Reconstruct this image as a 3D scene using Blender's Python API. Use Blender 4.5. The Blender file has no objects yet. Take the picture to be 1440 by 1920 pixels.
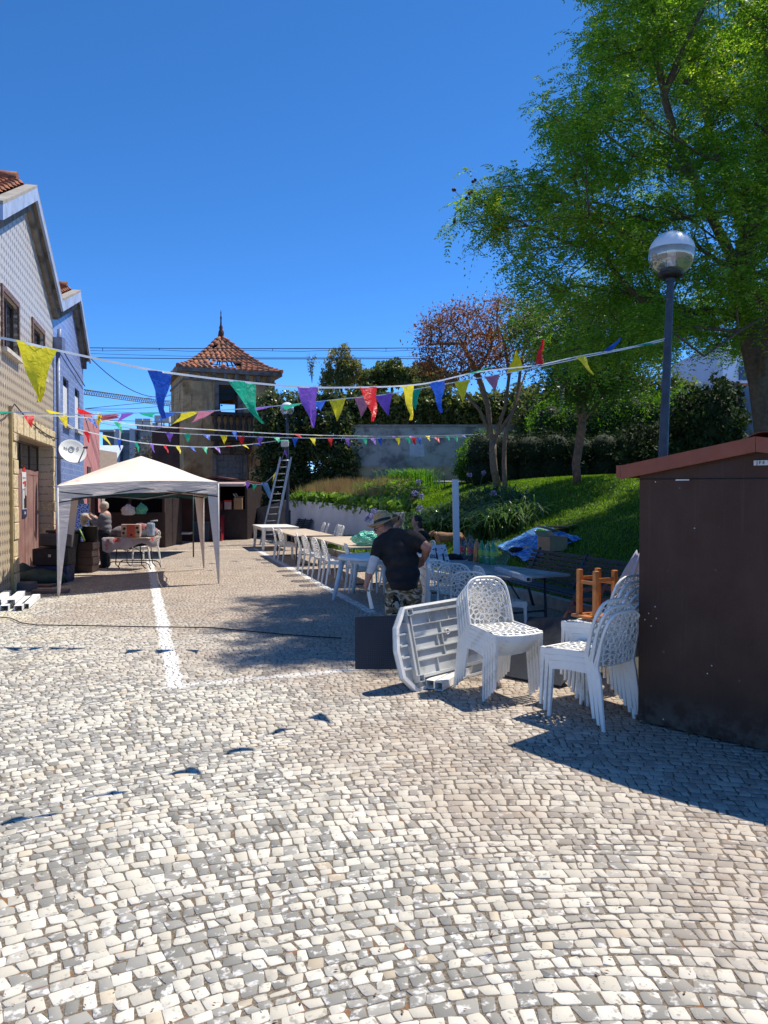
import bpy, bmesh, math, random
import numpy as np
from mathutils import Vector, Matrix, Euler, Quaternion
R = math.radians
sc = bpy.context.scene
col = sc.collection
# ---------------------------------------------------------------- camera
F, CX, CY, CH, PITCH = 1430.0, 720.0, 960.0, 1.7, math.atan(31/1430)
cam = bpy.data.objects.new('camera', bpy.data.cameras.new('camera')); col.objects.link(cam)
cam.location = (0, 0, CH); cam.rotation_euler = (R(90)-PITCH, 0, 0)
cam.data.sensor_fit = 'VERTICAL'; cam.data.sensor_height = 24; cam.data.lens = 24*F/1920
cam.data.clip_start = 0.05; cam.data.clip_end = 3000
sc.camera = cam
# ---------------------------------------------------------------- sky and sun
SUN = Vector((0.47, 0.30, 1.0)).normalized()
elev = math.asin(SUN.z); azim = math.atan2(SUN.x, SUN.y)
w = bpy.data.worlds.new("World"); sc.world = w; w.use_nodes = True
nt = w.node_tree; nt.nodes.clear()
sky = nt.nodes.new('ShaderNodeTexSky'); sky.sky_type = 'NISHITA'; sky.sun_disc = False
sky.sun_elevation = elev; sky.sun_rotation = azim
sky.altitude = 4000; sky.air_density = 0.75; sky.dust_density = 0.0; sky.ozone_density = 5.0
hs = nt.nodes.new('ShaderNodeHueSaturation'); hs.inputs['Saturation'].default_value = 1.19; hs.inputs['Hue'].default_value = 0.4945; hs.inputs['Value'].default_value = 1.0
bg = nt.nodes.new('ShaderNodeBackground'); bg.inputs['Strength'].default_value = 0.15
wo = nt.nodes.new('ShaderNodeOutputWorld')
nt.links.new(sky.outputs[0], hs.inputs['Color']); tn = nt.nodes.new('ShaderNodeMix'); tn.data_type = 'RGBA'; tn.blend_type = 'MULTIPLY'; tn.inputs[0].default_value = 1.0; tn.inputs[7].default_value = (1.06, 1.04, 1.15, 1)
nt.links.new(hs.outputs[0], tn.inputs[6]); nt.links.new(tn.outputs[2], bg.inputs[0]); nt.links.new(bg.outputs[0], wo.inputs[0])
sl = bpy.data.lights.new('sun', 'SUN'); sl.energy = 4.45; sl.angle = R(0.53); sl.color = (1.0, 0.93, 0.82)
so = bpy.data.objects.new('sun', sl); col.objects.link(so)
so.rotation_euler = SUN.to_track_quat('Z', 'Y').to_euler(); so.location = (20, 12, 40)
vs = sc.view_settings; vs.view_transform = 'Standard'; vs.look = 'None'; vs.exposure = 0.62; vs.gamma = 1.0; vs.use_curve_mapping = False
sc.cycles.max_bounces = 8; sc.cycles.transparent_max_bounces = 16
# ---------------------------------------------------------------- where things stand
def at(px, py, Y):
    dx = (px-CX)/F; dy = (CY-py)/F
    d = Vector((dx, math.cos(PITCH)+dy*math.sin(PITCH), -math.sin(PITCH)+dy*math.cos(PITCH)))
    return Vector((0, 0, CH)) + d*(Y/d.y)
def gr(px, py, H=0.0):
    dx = (px-CX)/F; dy = (CY-py)/F
    d = Vector((dx, math.cos(PITCH)+dy*math.sin(PITCH), -math.sin(PITCH)+dy*math.cos(PITCH)))
    return Vector((0, 0, CH)) + d*((H-CH)/d.z)
SD = Vector((-.285, .958, 0)); SN = Vector((.958, .285, 0))      # street direction and its right-hand normal
def st(s, t, z=0.0): return SD*s + SN*t + Vector((0, 0, z))
def zt(Y, t, z=0.0):                                            # point at depth Y on the line of offset t
    return Vector(((t-.285*Y)/.958, Y, z))
def lawn_h(x, y):
    t = .958*x+.285*y
    t0 = min(5.8, max(4.7, 5.8-.1*(y-12)))
    if t < t0: return 0.0
    h = .16 + .3*(t-t0)
    return h if h < 2.0 else 2.0 + .35*(1-math.exp(-(h-2.0)/.35))
def lawnhit(px, py):
    o = Vector((0, 0, CH)); d = (at(px, py, 10)-o)/10
    Y = 4.0
    while Y < 40:
        p = o+d*Y
        if p.z <= lawn_h(p.x, p.y): return Vector((p.x, p.y, lawn_h(p.x, p.y)))
        Y += .02
    return p
# ---------------------------------------------------------------- materials
class N:
    """tiny node expression helper"""
    def __init__(s, m):
        s.m = m; s.t = m.node_tree; s.nodes = s.t.nodes; s.geo = None
    def new(s, typ, **kw):
        n = s.nodes.new(typ)
        for k, v in kw.items(): setattr(n, k, v)
        return n
    def put(s, sock, v):
        if hasattr(v, 'links') or isinstance(v, bpy.types.NodeSocket): s.t.links.new(v, sock)
        else: sock.default_value = v
    def math(s, op, a, b=None, c=None, clamp=False):
        n = s.new('ShaderNodeMath', operation=op, use_clamp=clamp)
        s.put(n.inputs[0], a)
        if b is not None: s.put(n.inputs[1], b)
        if c is not None: s.put(n.inputs[2], c)
        return n.outputs[0]
    def pos(s, kind='Object'):
        return s.new('ShaderNodeTexCoord').outputs[kind]
    def xyz(s, v):
        n = s.new('ShaderNodeSeparateXYZ'); s.put(n.inputs[0], v); return n.outputs
    def comb(s, x, y, z=0.0):
        n = s.new('ShaderNodeCombineXYZ'); s.put(n.inputs[0], x); s.put(n.inputs[1], y); s.put(n.inputs[2], z); return n.outputs[0]
    def noise(s, vec, scale, detail=3.0, rough=.55, dist=0.0):
        n = s.new('ShaderNodeTexNoise'); s.put(n.inputs['Vector'], vec); n.inputs['Scale'].default_value = scale
        n.inputs['Detail'].default_value = detail; n.inputs['Roughness'].default_value = rough; n.inputs['Distortion'].default_value = dist
        return n.outputs[0]
    def voro(s, vec, scale, feature='F1', out=0, rnd=1.0):
        n = s.new('ShaderNodeTexVoronoi', feature=feature); s.put(n.inputs['Vector'], vec); n.inputs['Scale'].default_value = scale
        n.inputs['Randomness'].default_value = rnd
        return n.outputs[out]
    def mapr(s, v, a, b, c=0.0, d=1.0, smooth=True):
        n = s.new('ShaderNodeMapRange', interpolation_type='SMOOTHSTEP' if smooth else 'LINEAR')
        s.put(n.inputs[0], v)
        for i, q in enumerate((a, b, c, d)): n.inputs[i+1].default_value = q
        return n.outputs[0]
    def mix(s, f, a, b, mode='MIX'):
        n = s.new('ShaderNodeMix', data_type='RGBA', blend_type=mode)
        s.put(n.inputs[0], f)
        for i, q in ((6, a), (7, b)):
            s.put(n.inputs[i], (*q, 1.0) if isinstance(q, tuple) and len(q) == 3 else q)
        return n.outputs[2]
    def ramp(s, f, stops, interp='LINEAR'):
        n = s.new('ShaderNodeValToRGB'); s.put(n.inputs[0], f); e = n.color_ramp.elements; n.color_ramp.interpolation = interp
        while len(e) < len(stops): e.new(.5)
        for q, (p, c) in zip(e, stops): q.position = p; q.color = (*c, 1)
        return n.outputs[0]
    def scale(s, v, vec):
        n = s.new('ShaderNodeVectorMath', operation='MULTIPLY'); s.put(n.inputs[0], v); n.inputs[1].default_value = vec; return n.outputs[0]
    def attr(s, name):
        n = s.new('ShaderNodeAttribute'); n.attribute_name = name; return n.outputs
def newmat(name, rough=.6, spec=.5, metal=0.0):
    m = bpy.data.materials.new(name); m.use_nodes = True
    n = N(m); b = m.node_tree.nodes['Principled BSDF']
    b.inputs['Roughness'].default_value = rough; b.inputs['Metallic'].default_value = metal
    b.inputs['Specular IOR Level'].default_value = spec
    return m, n, b
def bump(n, b, h, strength=.3, dist=.01):
    k = n.new('ShaderNodeBump'); k.inputs['Strength'].default_value = strength; k.inputs['Distance'].default_value = dist
    n.put(k.inputs['Height'], h); n.t.links.new(k.outputs[0], b.inputs['Normal'])
MATS = {}
def mat(name, c, rough=.6, var=.12, scale=6.0, metal=0.0, spec=.4, bm=0.0, bs=40.0, c2=None, sc2=3.0, lo=.45, hi=.62, trans=0.0):
    """plain worn surface: colour with two scales of variation, optional blotches of c2"""
    if name in MATS: return MATS[name]
    m, n, b = newmat(name, rough, spec, metal)
    p = n.pos()
    f = n.noise(p, scale, 5, .6)
    k1 = tuple(max(0, x*(1-var)) for x in c); k2 = tuple(min(1, x*(1+var)) for x in c)
    cc = n.mix(n.mapr(f, .3, .7), k1, k2)
    if c2: cc = n.mix(n.mapr(n.noise(p, sc2, 6, .65), lo, hi), cc, c2)
    n.put(b.inputs['Base Color'], cc)
    n.put(b.inputs['Roughness'], n.mapr(n.noise(p, scale*3, 3), .3, .7, max(0.02, rough-.1), min(1, rough+.1)))
    if bm: bump(n, b, n.noise(p, bs, 4, .6), bm, .02)
    if trans: b.inputs['Transmission Weight'].default_value = trans
    MATS[name] = m; return m
def leafmat(name, c1, c2, c3=None, tr=.45, rough=.5):
    if name in MATS: return MATS[name]
    m, n, b = newmat(name, rough, .35)
    isl = n.new('ShaderNodeNewGeometry').outputs['Random Per Island']
    big = n.noise(n.pos(), .9, 2)
    stops = [(0, c1), (1, c2)] if not c3 else [(0, c1), (.6, c2), (1, c3)]
    f = n.math('ADD', n.math('MULTIPLY', isl, .65), n.mapr(big, .35, .65, 0, .35), clamp=True)
    cc = n.ramp(f, stops)
    n.put(b.inputs['Base Color'], cc)
    t = n.new('ShaderNodeBsdfTranslucent')
    hsv = n.new('ShaderNodeHueSaturation'); hsv.inputs['Value'].default_value = 1.9; hsv.inputs['Hue'].default_value = .485; hsv.inputs['Saturation'].default_value = 1.1
    n.put(hsv.inputs['Color'], cc); n.t.links.new(hsv.outputs[0], t.inputs[0])
    mx = n.new('ShaderNodeMixShader'); mx.inputs[0].default_value = tr
    n.t.links.new(b.outputs[0], mx.inputs[1]); n.t.links.new(t.outputs[0], mx.inputs[2])
    n.t.links.new(mx.outputs[0], n.nodes['Material Output'].inputs[0])
    MATS[name] = m; return m
# ---------------------------------------------------------------- object bookkeeping
def tag(o, label=None, cat=None, group=None, kind=None):
    if label: o['label'] = label
    if cat: o['category'] = cat
    if group: o['group'] = group
    if kind: o['kind'] = kind
    return o
def thing(name, label, cat, loc=(0, 0, 0), rz=0.0, group=None, rot=None):
    o = bpy.data.objects.new(name, None); col.objects.link(o); o.empty_display_size = .1
    o.location = loc; o.rotation_euler = rot if rot else (0, 0, rz)
    return tag(o, label, cat, group)
def link(name, me, parent=None):
    o = bpy.data.objects.new(name, me); col.objects.link(o)
    if parent: o.parent = parent
    return o
def copy_tree(o, parent=None):
    c = o.copy(); col.objects.link(c)
    if parent: c.parent = parent
    for ch in o.children: copy_tree(ch, c)
    return c
class MB:
    def __init__(s): s.v = []; s.f = []; s.mi = []; s.cur = 0; s.sm = []
    def add(s, vs, fs, smooth=False):
        k = len(s.v); s.v += [Vector(q) for q in vs]
        for f in fs: s.f.append([i+k for i in f]); s.mi.append(s.cur); s.sm.append(smooth)
        return s
    def box(s, c, d, rz=0.0, M=None, taper=1.0):
        x, y, z = d[0]/2, d[1]/2, d[2]/2
        vs = [Vector((sx*x*(taper if sz < 0 else 1), sy*y*(taper if sz < 0 else 1), sz*z)) for sz in (-1, 1) for sx, sy in ((-1, -1), (1, -1), (1, 1), (-1, 1))]
        if rz: q = Matrix.Rotation(rz, 3, 'Z'); vs = [q@v for v in vs]
        if M is not None: vs = [M@v for v in vs]
        vs = [v+Vector(c) for v in vs]
        return s.add(vs, [(3, 2, 1, 0), (4, 5, 6, 7), (0, 1, 5, 4), (1, 2, 6, 5), (2, 3, 7, 6), (3, 0, 4, 7)])
    def tube(s, pts, r, n=8, cap=True, smooth=True, sq=None):
        pts = [Vector(p) for p in pts]
        rs = r if isinstance(r, (list, tuple)) else [r]*len(pts)
        k = len(s.v); up = Vector((0, 0, 1)); prev = None
        for i, p in enumerate(pts):
            d = (pts[min(i+1, len(pts)-1)]-pts[max(i-1, 0)])
            if d.length < 1e-9: d = Vector((0, 0, 1))
            d.normalize()
            if prev is None:
                a = d.cross(Vector((0, 0, 1)) if abs(d.z) < .9 else Vector((1, 0, 0))).normalized()
            else:
                a = (prev - d*prev.dot(d))
                a = a.normalized() if a.length > 1e-6 else d.orthogonal().normalized()
            prev = a; b = d.cross(a)
            for j in range(n):
                an = 2*math.pi*(j+.5)/n
                s.v.append(p + (a*math.cos(an)+b*math.sin(an))*rs[i])
        for i in range(len(pts)-1):
            for j in range(n):
                s.f.append([k+i*n+j, k+i*n+(j+1) % n, k+(i+1)*n+(j+1) % n, k+(i+1)*n+j]); s.mi.append(s.cur); s.sm.append(smooth)
        if cap:
            s.f.append([k+j for j in range(n)][::-1]); s.mi.append(s.cur); s.sm.append(False)
            m = k+(len(pts)-1)*n
            s.f.append([m+j for j in range(n)]); s.mi.append(s.cur); s.sm.append(False)
        return s
    def lathe(s, prof, n=20, c=(0, 0, 0), smooth=True, M=None):
        k = len(s.v); c = Vector(c)
        for r, z in prof:
            for j in range(n):
                a = 2*math.pi*j/n; v = Vector((r*math.cos(a), r*math.sin(a), z))
                if M is not None: v = M@v
                s.v.append(v+c)
        for i in range(len(prof)-1):
            for j in range(n):
                s.f.append([k+i*n+j, k+i*n+(j+1) % n, k+(i+1)*n+(j+1) % n, k+(i+1)*n+j]); s.mi.append(s.cur); s.sm.append(smooth)
        return s
    def prism(s, poly, vec, smooth=False):
        """poly: list of 3D points, extruded by vec"""
        vec = Vector(vec); n = len(poly)
        vs = [Vector(p) for p in poly] + [Vector(p)+vec for p in poly]
        fs = [tuple(range(n))[::-1], tuple(range(n, 2*n))] + [(i, (i+1) % n, n+(i+1) % n, n+i) for i in range(n)]
        return s.add(vs, fs)
    def ell(s, c, r, n=12, m=8, M=None):
        prof = [(max(1e-4, math.sin(math.pi*i/m)), -math.cos(math.pi*i/m)) for i in range(m+1)]
        k = len(s.v); s.lathe(prof, n)
        for i in range(k, len(s.v)):
            v = s.v[i]; v = Vector((v.x*r[0], v.y*r[1], v.z*r[2]))
            if M is not None: v = M@v
            s.v[i] = v+Vector(c)
        return s
    def build(s, name, mats, parent=None, world=False, bevel=0.0, shear=None):
        if not isinstance(mats, (list, tuple)): mats = [mats]
        off = Vector(parent.location) if (parent and world) else Vector((0, 0, 0))
        me = bpy.data.meshes.new(name)
        me.from_pydata([tuple(v-off) for v in s.v], [], s.f); me.update()
        for m in mats: me.materials.append(m)
        me.polygons.foreach_set('material_index', s.mi); me.polygons.foreach_set('use_smooth', s.sm)
        bm_ = bmesh.new(); bm_.from_mesh(me); bmesh.ops.recalc_face_normals(bm_, faces=bm_.faces); bm_.to_mesh(me); bm_.free()
        o = link(name, me, parent)
        if bevel:
            b = o.modifiers.new('bevel', 'BEVEL'); b.width = bevel; b.segments = 2; b.limit_method = 'ANGLE'; b.angle_limit = R(40)
        return o
def npmesh(name, verts, nper, mats, parent=None, attrs=None, smooth=False, world=True):
    """verts: (N*nper,3) array, every nper verts one face"""
    verts = np.asarray(verts, np.float32).reshape(-1, 3)
    if parent and world: verts = verts-np.array(parent.location, np.float32)
    nv = len(verts); nf = nv//nper
    me = bpy.data.meshes.new(name)
    me.vertices.add(nv); me.vertices.foreach_set('co', verts.ravel())
    me.loops.add(nv); me.loops.foreach_set('vertex_index', np.arange(nv, dtype=np.int32))
    me.polygons.add(nf); me.polygons.foreach_set('loop_start', np.arange(0, nv, nper, dtype=np.int32))
    me.update(calc_edges=True); me.validate()
    for m in (mats if isinstance(mats, (list, tuple)) else [mats]): me.materials.append(m)
    return link(name, me, parent)
def text(name, s, size, M, m, parent=None, ext=.002, sx=1.0):
    cu = bpy.data.curves.new(name, 'FONT'); cu.body = s; cu.size = size; cu.extrude = ext; cu.align_x = 'CENTER'; cu.align_y = 'CENTER'
    tmp = bpy.data.objects.new(name+'_tmp', cu); col.objects.link(tmp)
    bpy.context.view_layer.update()
    me = bpy.data.meshes.new_from_object(tmp.evaluated_get(bpy.context.evaluated_depsgraph_get()))
    bpy.data.objects.remove(tmp)
    me.transform(Matrix.Diagonal((sx, 1, 1, 1))); me.transform(M); me.materials.clear(); me.materials.append(m)
    return link(name, me, parent)
def frame_mat(o, ex, ez):
    """4x4 from origin, x axis, z axis(out of the surface); y is up in the plane"""
    ex = Vector(ex).normalized(); ez = Vector(ez).normalized(); ey = ez.cross(ex)
    M = Matrix((ex, ey, ez)).transposed().to_4x4(); M.translation = Vector(o); return M
rng = np.random.default_rng(7); random.seed(7)
def U(a, b): return random.uniform(a, b)
# ---------------------------------------------------------------- common materials
WHITEP = mat('white_plastic', (.80, .78, .73), .38, .06, 5, c2=(.56, .52, .44), sc2=7, lo=.5, hi=.75)
CREAMP = mat('ivory_plastic', (.70, .68, .58), .4, .05, 5)
METAL = mat('dark_metal', (.022, .028, .04), .42, .2, 8, spec=.5)
STEEL = mat('dull_aluminium', (.45, .46, .47), .4, .12, 12, metal=.8)
BLACKM = mat('black_paint', (.012, .013, .015), .45, .2, 8)
WOODT = mat('plywood_board', (.50, .41, .30), .6, .10, 5, c2=(.40, .32, .23), sc2=2.5)
GREYT = mat('grey_board', (.30, .29, .28), .55, .12, 4, c2=(.2, .19, .18), sc2=3)
CARD = mat('cardboard', (.36, .22, .12), .8, .1, 5)
ROPE = mat('white_tape', (.72, .74, .76), .5, .1, 9)
# ================================================================ ground
def paved_ground():
    m, n, b = newmat('joint_dirt', .95, .1)
    p = n.pos()
    c = n.mix(n.mapr(n.noise(p, 1.6, 4), .4, .65), (.095, .075, .052), (.14, .10, .065))
    c = n.mix(n.mapr(n.noise(p, 90, 3), .35, .7), c, (.23, .20, .16))
    c = n.mix(n.mapr(n.noise(p, 5.5, 4, .7), .60, .68), c, (.24, .11, .045)); c = n.mix(n.mapr(n.noise(p, 4.2, 4, .7), .66, .72), c, (.09, .11, .035))
    n.put(b.inputs['Base Color'], c); bump(n, b, n.noise(p, 150, 3), .5, .01)
    g = MB(); S = 1500
    ys = [-30, 0, 33, 60, S]; xs = [-S, -40, 40, S]
    V = [(x, y, 0) for y in ys for x in xs]
    Fs = [(j*4+i, j*4+i+1, (j+1)*4+i+1, (j+1)*4+i) for j in range(4) for i in range(3)]
    g.add(V, Fs)
    tag(g.build('ground', m), kind='structure')
paved_ground()

def stones():
    # rows of hand-cut stones laid in wide arcs
    C = np.array([0.9, -0.6]); q = 0.066
    tops = []; sides = []; cols = []
    r = 1.3; k = 0
    ph = rng.uniform(0, 6.28, 8)
    def bnd(k, s):   # waviness shared by neighbouring rows
        kk = k*0.9
        return .016*np.sin(s*1.3+kk*.35+ph[0]) + .006*np.sin(s*3.3+kk*1.1+ph[1]) + .003*np.sin(s*9+kk*2.9+ph[2]) + .05*np.sin(s*.7+kk*.11+ph[3])
    T8 = []; R1 = []
    rr = [1.3]
    while rr[-1] < 36: rr.append(rr[-1]+q*(.86+.28*rng.random()))
    for k in range(len(rr)-1):
        r0, r1 = rr[k], rr[k+1]; rm = (r0+r1)/2
        amax = math.radians(82); L = 2*amax*rm
        wd = q*(.66+.62*rng.random(int(L/q*1.2)+80)); e = np.cumsum(wd)
        e = e[e < L]
        if len(e) < 3: continue
        a0 = math.pi/2-amax+e/rm + rng.normal(0, .0, len(e))
        lo = a0[:-1]; hi = a0[1:]
        j = lambda sd: rng.normal(0, sd, len(lo))
        # corners (r, a): shared boundary function + jitter
        def pt(rk, ki, a, inr, ina):
            s = a*rm
            rad = rk + bnd(ki, a*rk) + inr + j(.0036)
            ang = a + (ina + j(.0040))/rm
            return np.stack([C[0]+rad*np.cos(ang), C[1]+rad*np.sin(ang)], -1)
        gph = .0023+.0024*rng.random(len(lo))
        c = .010+.010*rng.random(len(lo)); wdt = (hi-lo)*rm
        sk = j(.0035)/rm
        A = pt(r0, k, lo-sk, gph, gph); B = pt(r0, k, hi-sk, gph, -gph); D = pt(r1, k+1, hi+sk, -gph, -gph); E = pt(r1, k+1, lo+sk, -gph, gph)
        P = np.stack([A, B, D, E], 1)                   # n,4,2
        cen = P.mean(1)
        X, Y = cen[:, 0], cen[:, 1]
        t = .958*X+.285*Y
        fx = -3.0-.2588*Y
        keep = (Y > 1.6) & (Y < 33.5) & (np.abs(X) < .60*Y+1.4) & (t < np.clip(5.8-.1*(Y-12), 4.7, 5.8)+.03) & (X > fx)
        P = P[keep]
        if len(P): T8.append(P); R1.append(rng.random((len(P), 3)))
    P_all = np.concatenate(T8); R_all = np.concatenate(R1); cy_ = P_all[:, :, 1].mean(1)
    meshes = []
    for sel, near in ((cy_ < 9.5, True), (cy_ >= 9.5, False)):
        P, Rn = P_all[sel], R_all[sel]; nS = len(P)
        nxt = np.roll(P, -1, 1); prv = np.roll(P, 1, 1); cen = P.mean(1, keepdims=True)
        if near:      # worn corners: 8-gon top, small bevel, skirt
            f1 = .05+.16*rng.random((nS, 4, 1))**1.5; f2 = .05+.16*rng.random((nS, 4, 1))**1.5
            a = P+(prv-P)*f1; bb = P+(nxt-P)*f2
            a = a+(P-a)*.25*rng.random((nS, 4, 1)); bb = bb+(P-bb)*.25*rng.random((nS, 4, 1))
            O = np.stack([a, bb], 2).reshape(nS, 8, 2)+rng.normal(0, .0014, (nS, 8, 2)); K = 8
        else: O = P; K = 4
        top = cen+(O-cen)*(.955 if near else .97)
        z = .0012+.0018*rng.random((nS, 1)); tilt = rng.normal(0, .011, (nS, 1, 2)); zz_ = z+((top-cen)*tilt).sum(-1)
        V = np.zeros((nS, 3*K, 3), np.float32)
        V[:, :K, :2] = top; V[:, :K, 2] = zz_+.0008; V[:, K:2*K, :2] = O; V[:, K:2*K, 2] = zz_-.0003; V[:, 2*K:, :2] = cen+(O-cen)*1.02; V[:, 2*K:, 2] = -.002
        base = (np.arange(nS)*3*K)[:, None]; i = np.arange(K); i2 = (i+1) % K
        s1 = np.stack([i+K, i2+K, i2, i], -1).reshape(-1); s2 = np.stack([i+2*K, i2+2*K, i2+K, i+K], -1).reshape(-1)
        loops = np.concatenate([base+np.arange(K), base+np.concatenate([s1, s2])], 1).reshape(-1).astype(np.int32)
        starts1 = np.concatenate([[0], K+4*np.arange(2*K)]); starts = (np.arange(nS)[:, None]*(K+8*K)+starts1).reshape(-1).astype(np.int32)
        me = bpy.data.meshes.new('paving')
        me.vertices.add(nS*3*K); me.vertices.foreach_set('co', V.reshape(-1))
        me.loops.add(len(loops)); me.loops.foreach_set('vertex_index', loops)
        me.polygons.add(len(starts)); me.polygons.foreach_set('loop_start', starts)
        me.update(calc_edges=True)
        me.attributes.new('rnd', 'FLOAT_VECTOR', 'POINT').data.foreach_set('vector', np.repeat(Rn, 3*K, 0).astype(np.float32).reshape(-1))
        meshes.append(me); print('stones', nS)
    # ---- stone material
    m, n, b = newmat('limestone_setts', .8, .3)
    p = n.pos(); x, y, zz = n.xyz(p)
    rv = n.attr('rnd')[1]; r1, r2, r3 = n.xyz(rv)
    big = n.noise(p, .55, 3, .6)
    grey_f = n.mapr(n.math('ADD', r1, n.mapr(big, .35, .65, -.20, .20)), .47, .66)
    off = n.new('ShaderNodeVectorMath', operation='MULTIPLY_ADD'); n.put(off.inputs[0], rv); off.inputs[1].default_value = (40, 40, 40); n.put(off.inputs[2], p)
    pv = off.outputs[0]
    cream = n.mix(r2, (.44, .41, .34), (.60, .57, .49))
    cream = n.mix(n.mapr(n.noise(pv, 28, 5, .65), .56, .66), cream, (.30, .285, .25))
    grey = n.mix(r2, (.19, .185, .165), (.30, .29, .26))
    grey = n.mix(n.mapr(n.noise(pv, 22, 4, .6), .52, .64), grey, (.58, .56, .52))
    c = n.mix(grey_f, cream, grey)
    odd = n.mapr(r3, .975, .98, 0, .5); c = n.mix(odd, c, (.52, .42, .28))
    # street coordinates
    t = n.math('ADD', n.math('MULTIPLY', x, .958), n.math('MULTIPLY', y, .285))
    s = n.math('ADD', n.math('MULTIPLY', x, -.285), n.math('MULTIPLY', y, .958))
    nz = n.noise(p, .35, 4, .6)
    # brown trodden dust on the far and right-hand paving, none close by
    far = n.mapr(n.math('ADD', y, n.math('ADD', n.math('MULTIPLY', x, 1.3), n.mapr(nz, .3, .7, -2.5, 2.5, False))), 3.2, 7.8)
    lft = n.mapr(n.math('SUBTRACT', t, n.math('MULTIPLY', y, .0)), -3.2, -.6)
    dust = n.math('MULTIPLY', far, n.mapr(lft, 0, 1, .45, 1))
    c = n.mix(n.math('MULTIPLY', dust, n.mapr(n.noise(p, 9, 4), .3, .7, .55, .95)), c, (.33, .255, .195))
    # yellow-ish stain on the left
    yel = n.math('MULTIPLY', n.mapr(n.noise(p, .8, 3), .5, .66), n.mapr(t, -.2, -2.2))
    c = n.mix(n.math('MULTIPLY', yel, .35), c, (.72, .62, .40))
    c = n.mix(n.mapr(n.noise(p, 1.1, 5, .6), .56, .72, 0, .35), c, (.24, .21, .17))
    # white paint lines, worn
    worn = n.mapr(n.noise(p, 7, 5, .7), .36, .56)
    wob = n.mapr(n.noise(p, 3.0, 2), .3, .7, -.025, .025, False)
    def line(q, ctr, hw, soft, lo=None, axis=None, a=None, bq=None):
        d = n.math('ABSOLUTE', n.math('ADD', n.math('SUBTRACT', q, ctr), wob))
        f = n.mapr(d, hw+soft, hw-soft)
        f = n.math('MULTIPLY', f, n.mapr(axis, a-.15, a+.1)); return n.math('MULTIPLY', f, n.mapr(axis, bq+.3, bq-.2))
    tl_ = n.math('ADD', t, n.math('MULTIPLY', n.math('SUBTRACT', y, 6.73), .0262))
    l1 = n.math('MULTIPLY', line(tl_, .15, .075, .02, axis=s, a=6.95, bq=21.0), n.mapr(worn, 0, 1, .85, 1))
    l2 = n.math('MULTIPLY', line(t, 2.98, .075, .02, axis=s, a=10.6, bq=24.6), n.mapr(worn, 0, 1, .5, 1))
    s3 = n.math('SUBTRACT', s, n.math('MULTIPLY', t, .105))
    l3 = n.math('MULTIPLY', line(s3, 6.99, .055, .05, axis=t, a=.12, bq=3.0), n.mapr(worn, 0, 1, .30, .75))
    l4 = n.math('MULTIPLY', line(s, 24.3, .06, .03, axis=t, a=-3.5, bq=3.0), n.mapr(worn, 0, 1, .4, .9))
    pa = n.math('MAXIMUM', n.math('MAXIMUM', l1, l2), n.math('MAXIMUM', l3, l4))
    c = n.mix(pa, c, (.68, .67, .645))
    n.put(b.inputs['Base Color'], c)
    h = n.noise(pv, 75, 4, .6)
    bump(n, b, n.math('ADD', h, n.math('MULTIPLY', n.noise(pv, 18, 2), .8)), .4, .003)
    for me in meshes:
        me.materials.append(m); tag(link('paving', me), kind='structure')
stones()

# kerb and lawn
def lawn():
    m, n, b = newmat('lawn_soil', .9, .1); p = n.pos()
    c = n.mix(n.mapr(n.noise(p, 3, 4), .35, .65), (.045, .085, .014), (.085, .135, .025))
    c = n.mix(n.mapr(n.noise(p, 40, 4), .4, .7), c, (.035, .07, .01))
    n.put(b.inputs['Base Color'], c); bump(n, b, n.noise(p, 120, 4), .8, .03)
    ys = np.linspace(2, 33.4, 105); us = np.concatenate([[0], np.linspace(.02, 26, 88)])
    V = []; Fc = []
    for y in ys:
        t0 = min(5.8, max(4.7, 5.8-.1*(y-12)))
        for u in us:
            t = t0+u; x = (t-.285*y)/.958
            V.append((x, y, lawn_h(x, y) if u > 0 else .004))
    W = len(us)
    for j in range(len(ys)-1):
        for i in range(W-1): Fc.append((j*W+i, j*W+i+1, (j+1)*W+i+1, (j+1)*W+i))
    g = MB(); g.add(V, Fc, True); o = g.build('lawn', m); tag(o, kind='structure')
    # grass blades
    gm = leafmat('grass_blade', (.055, .125, .012), (.10, .20, .022), (.17, .26, .05), .5)
    NB = 150000
    y = 6+27*rng.random(NB)**.85; t0 = np.clip(5.8-.1*(y-12), 4.7, 5.8); t = t0+11*rng.random(NB)
    x = (t-.285*y)/.958
    ok = (np.abs(x)/y < .36); x, y = x[ok], y[ok]
    hz = np.array([lawn_h(a, c_) for a, c_ in zip(x, y)])
    n_ = len(x); a = rng.uniform(0, 6.28, n_); L = .03+.035*rng.random(n_); wdt = .005+.0006*y
    ln = rng.normal(0, .018, (n_, 2))
    P = np.zeros((n_, 3, 3)); P[:, 0] = np.stack([x-np.cos(a)*wdt, y-np.sin(a)*wdt, hz], -1); P[:, 1] = np.stack([x+np.cos(a)*wdt, y+np.sin(a)*wdt, hz], -1)
    P[:, 2] = np.stack([x+ln[:, 0], y+ln[:, 1], hz+L], -1)
    o = npmesh('grass', P, 3, gm); tag(o, 'short green lawn grass sloping up behind the tables', 'grass', kind='stuff')
    k = MB(); cm = mat('kerb_stone', (.30, .28, .25), .85, .2, 5, bm=.4)
    for i in range(24):
        y0 = 5.2+i*1.15; y1 = y0+1.14
        def pt(y, d, z): 
            t = min(5.8, max(4.7, 5.8-.1*(y-12)))+d; return Vector(((t-.285*y)/.958, y, z))
        k.prism([pt(y0, -.12, 0), pt(y1, -.12, 0), pt(y1, 0.02, 0), pt(y0, 0.02, 0)], (0, 0, .17))
    tag(k.build('kerb', cm, bevel=.012), kind='structure')
lawn()
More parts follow.
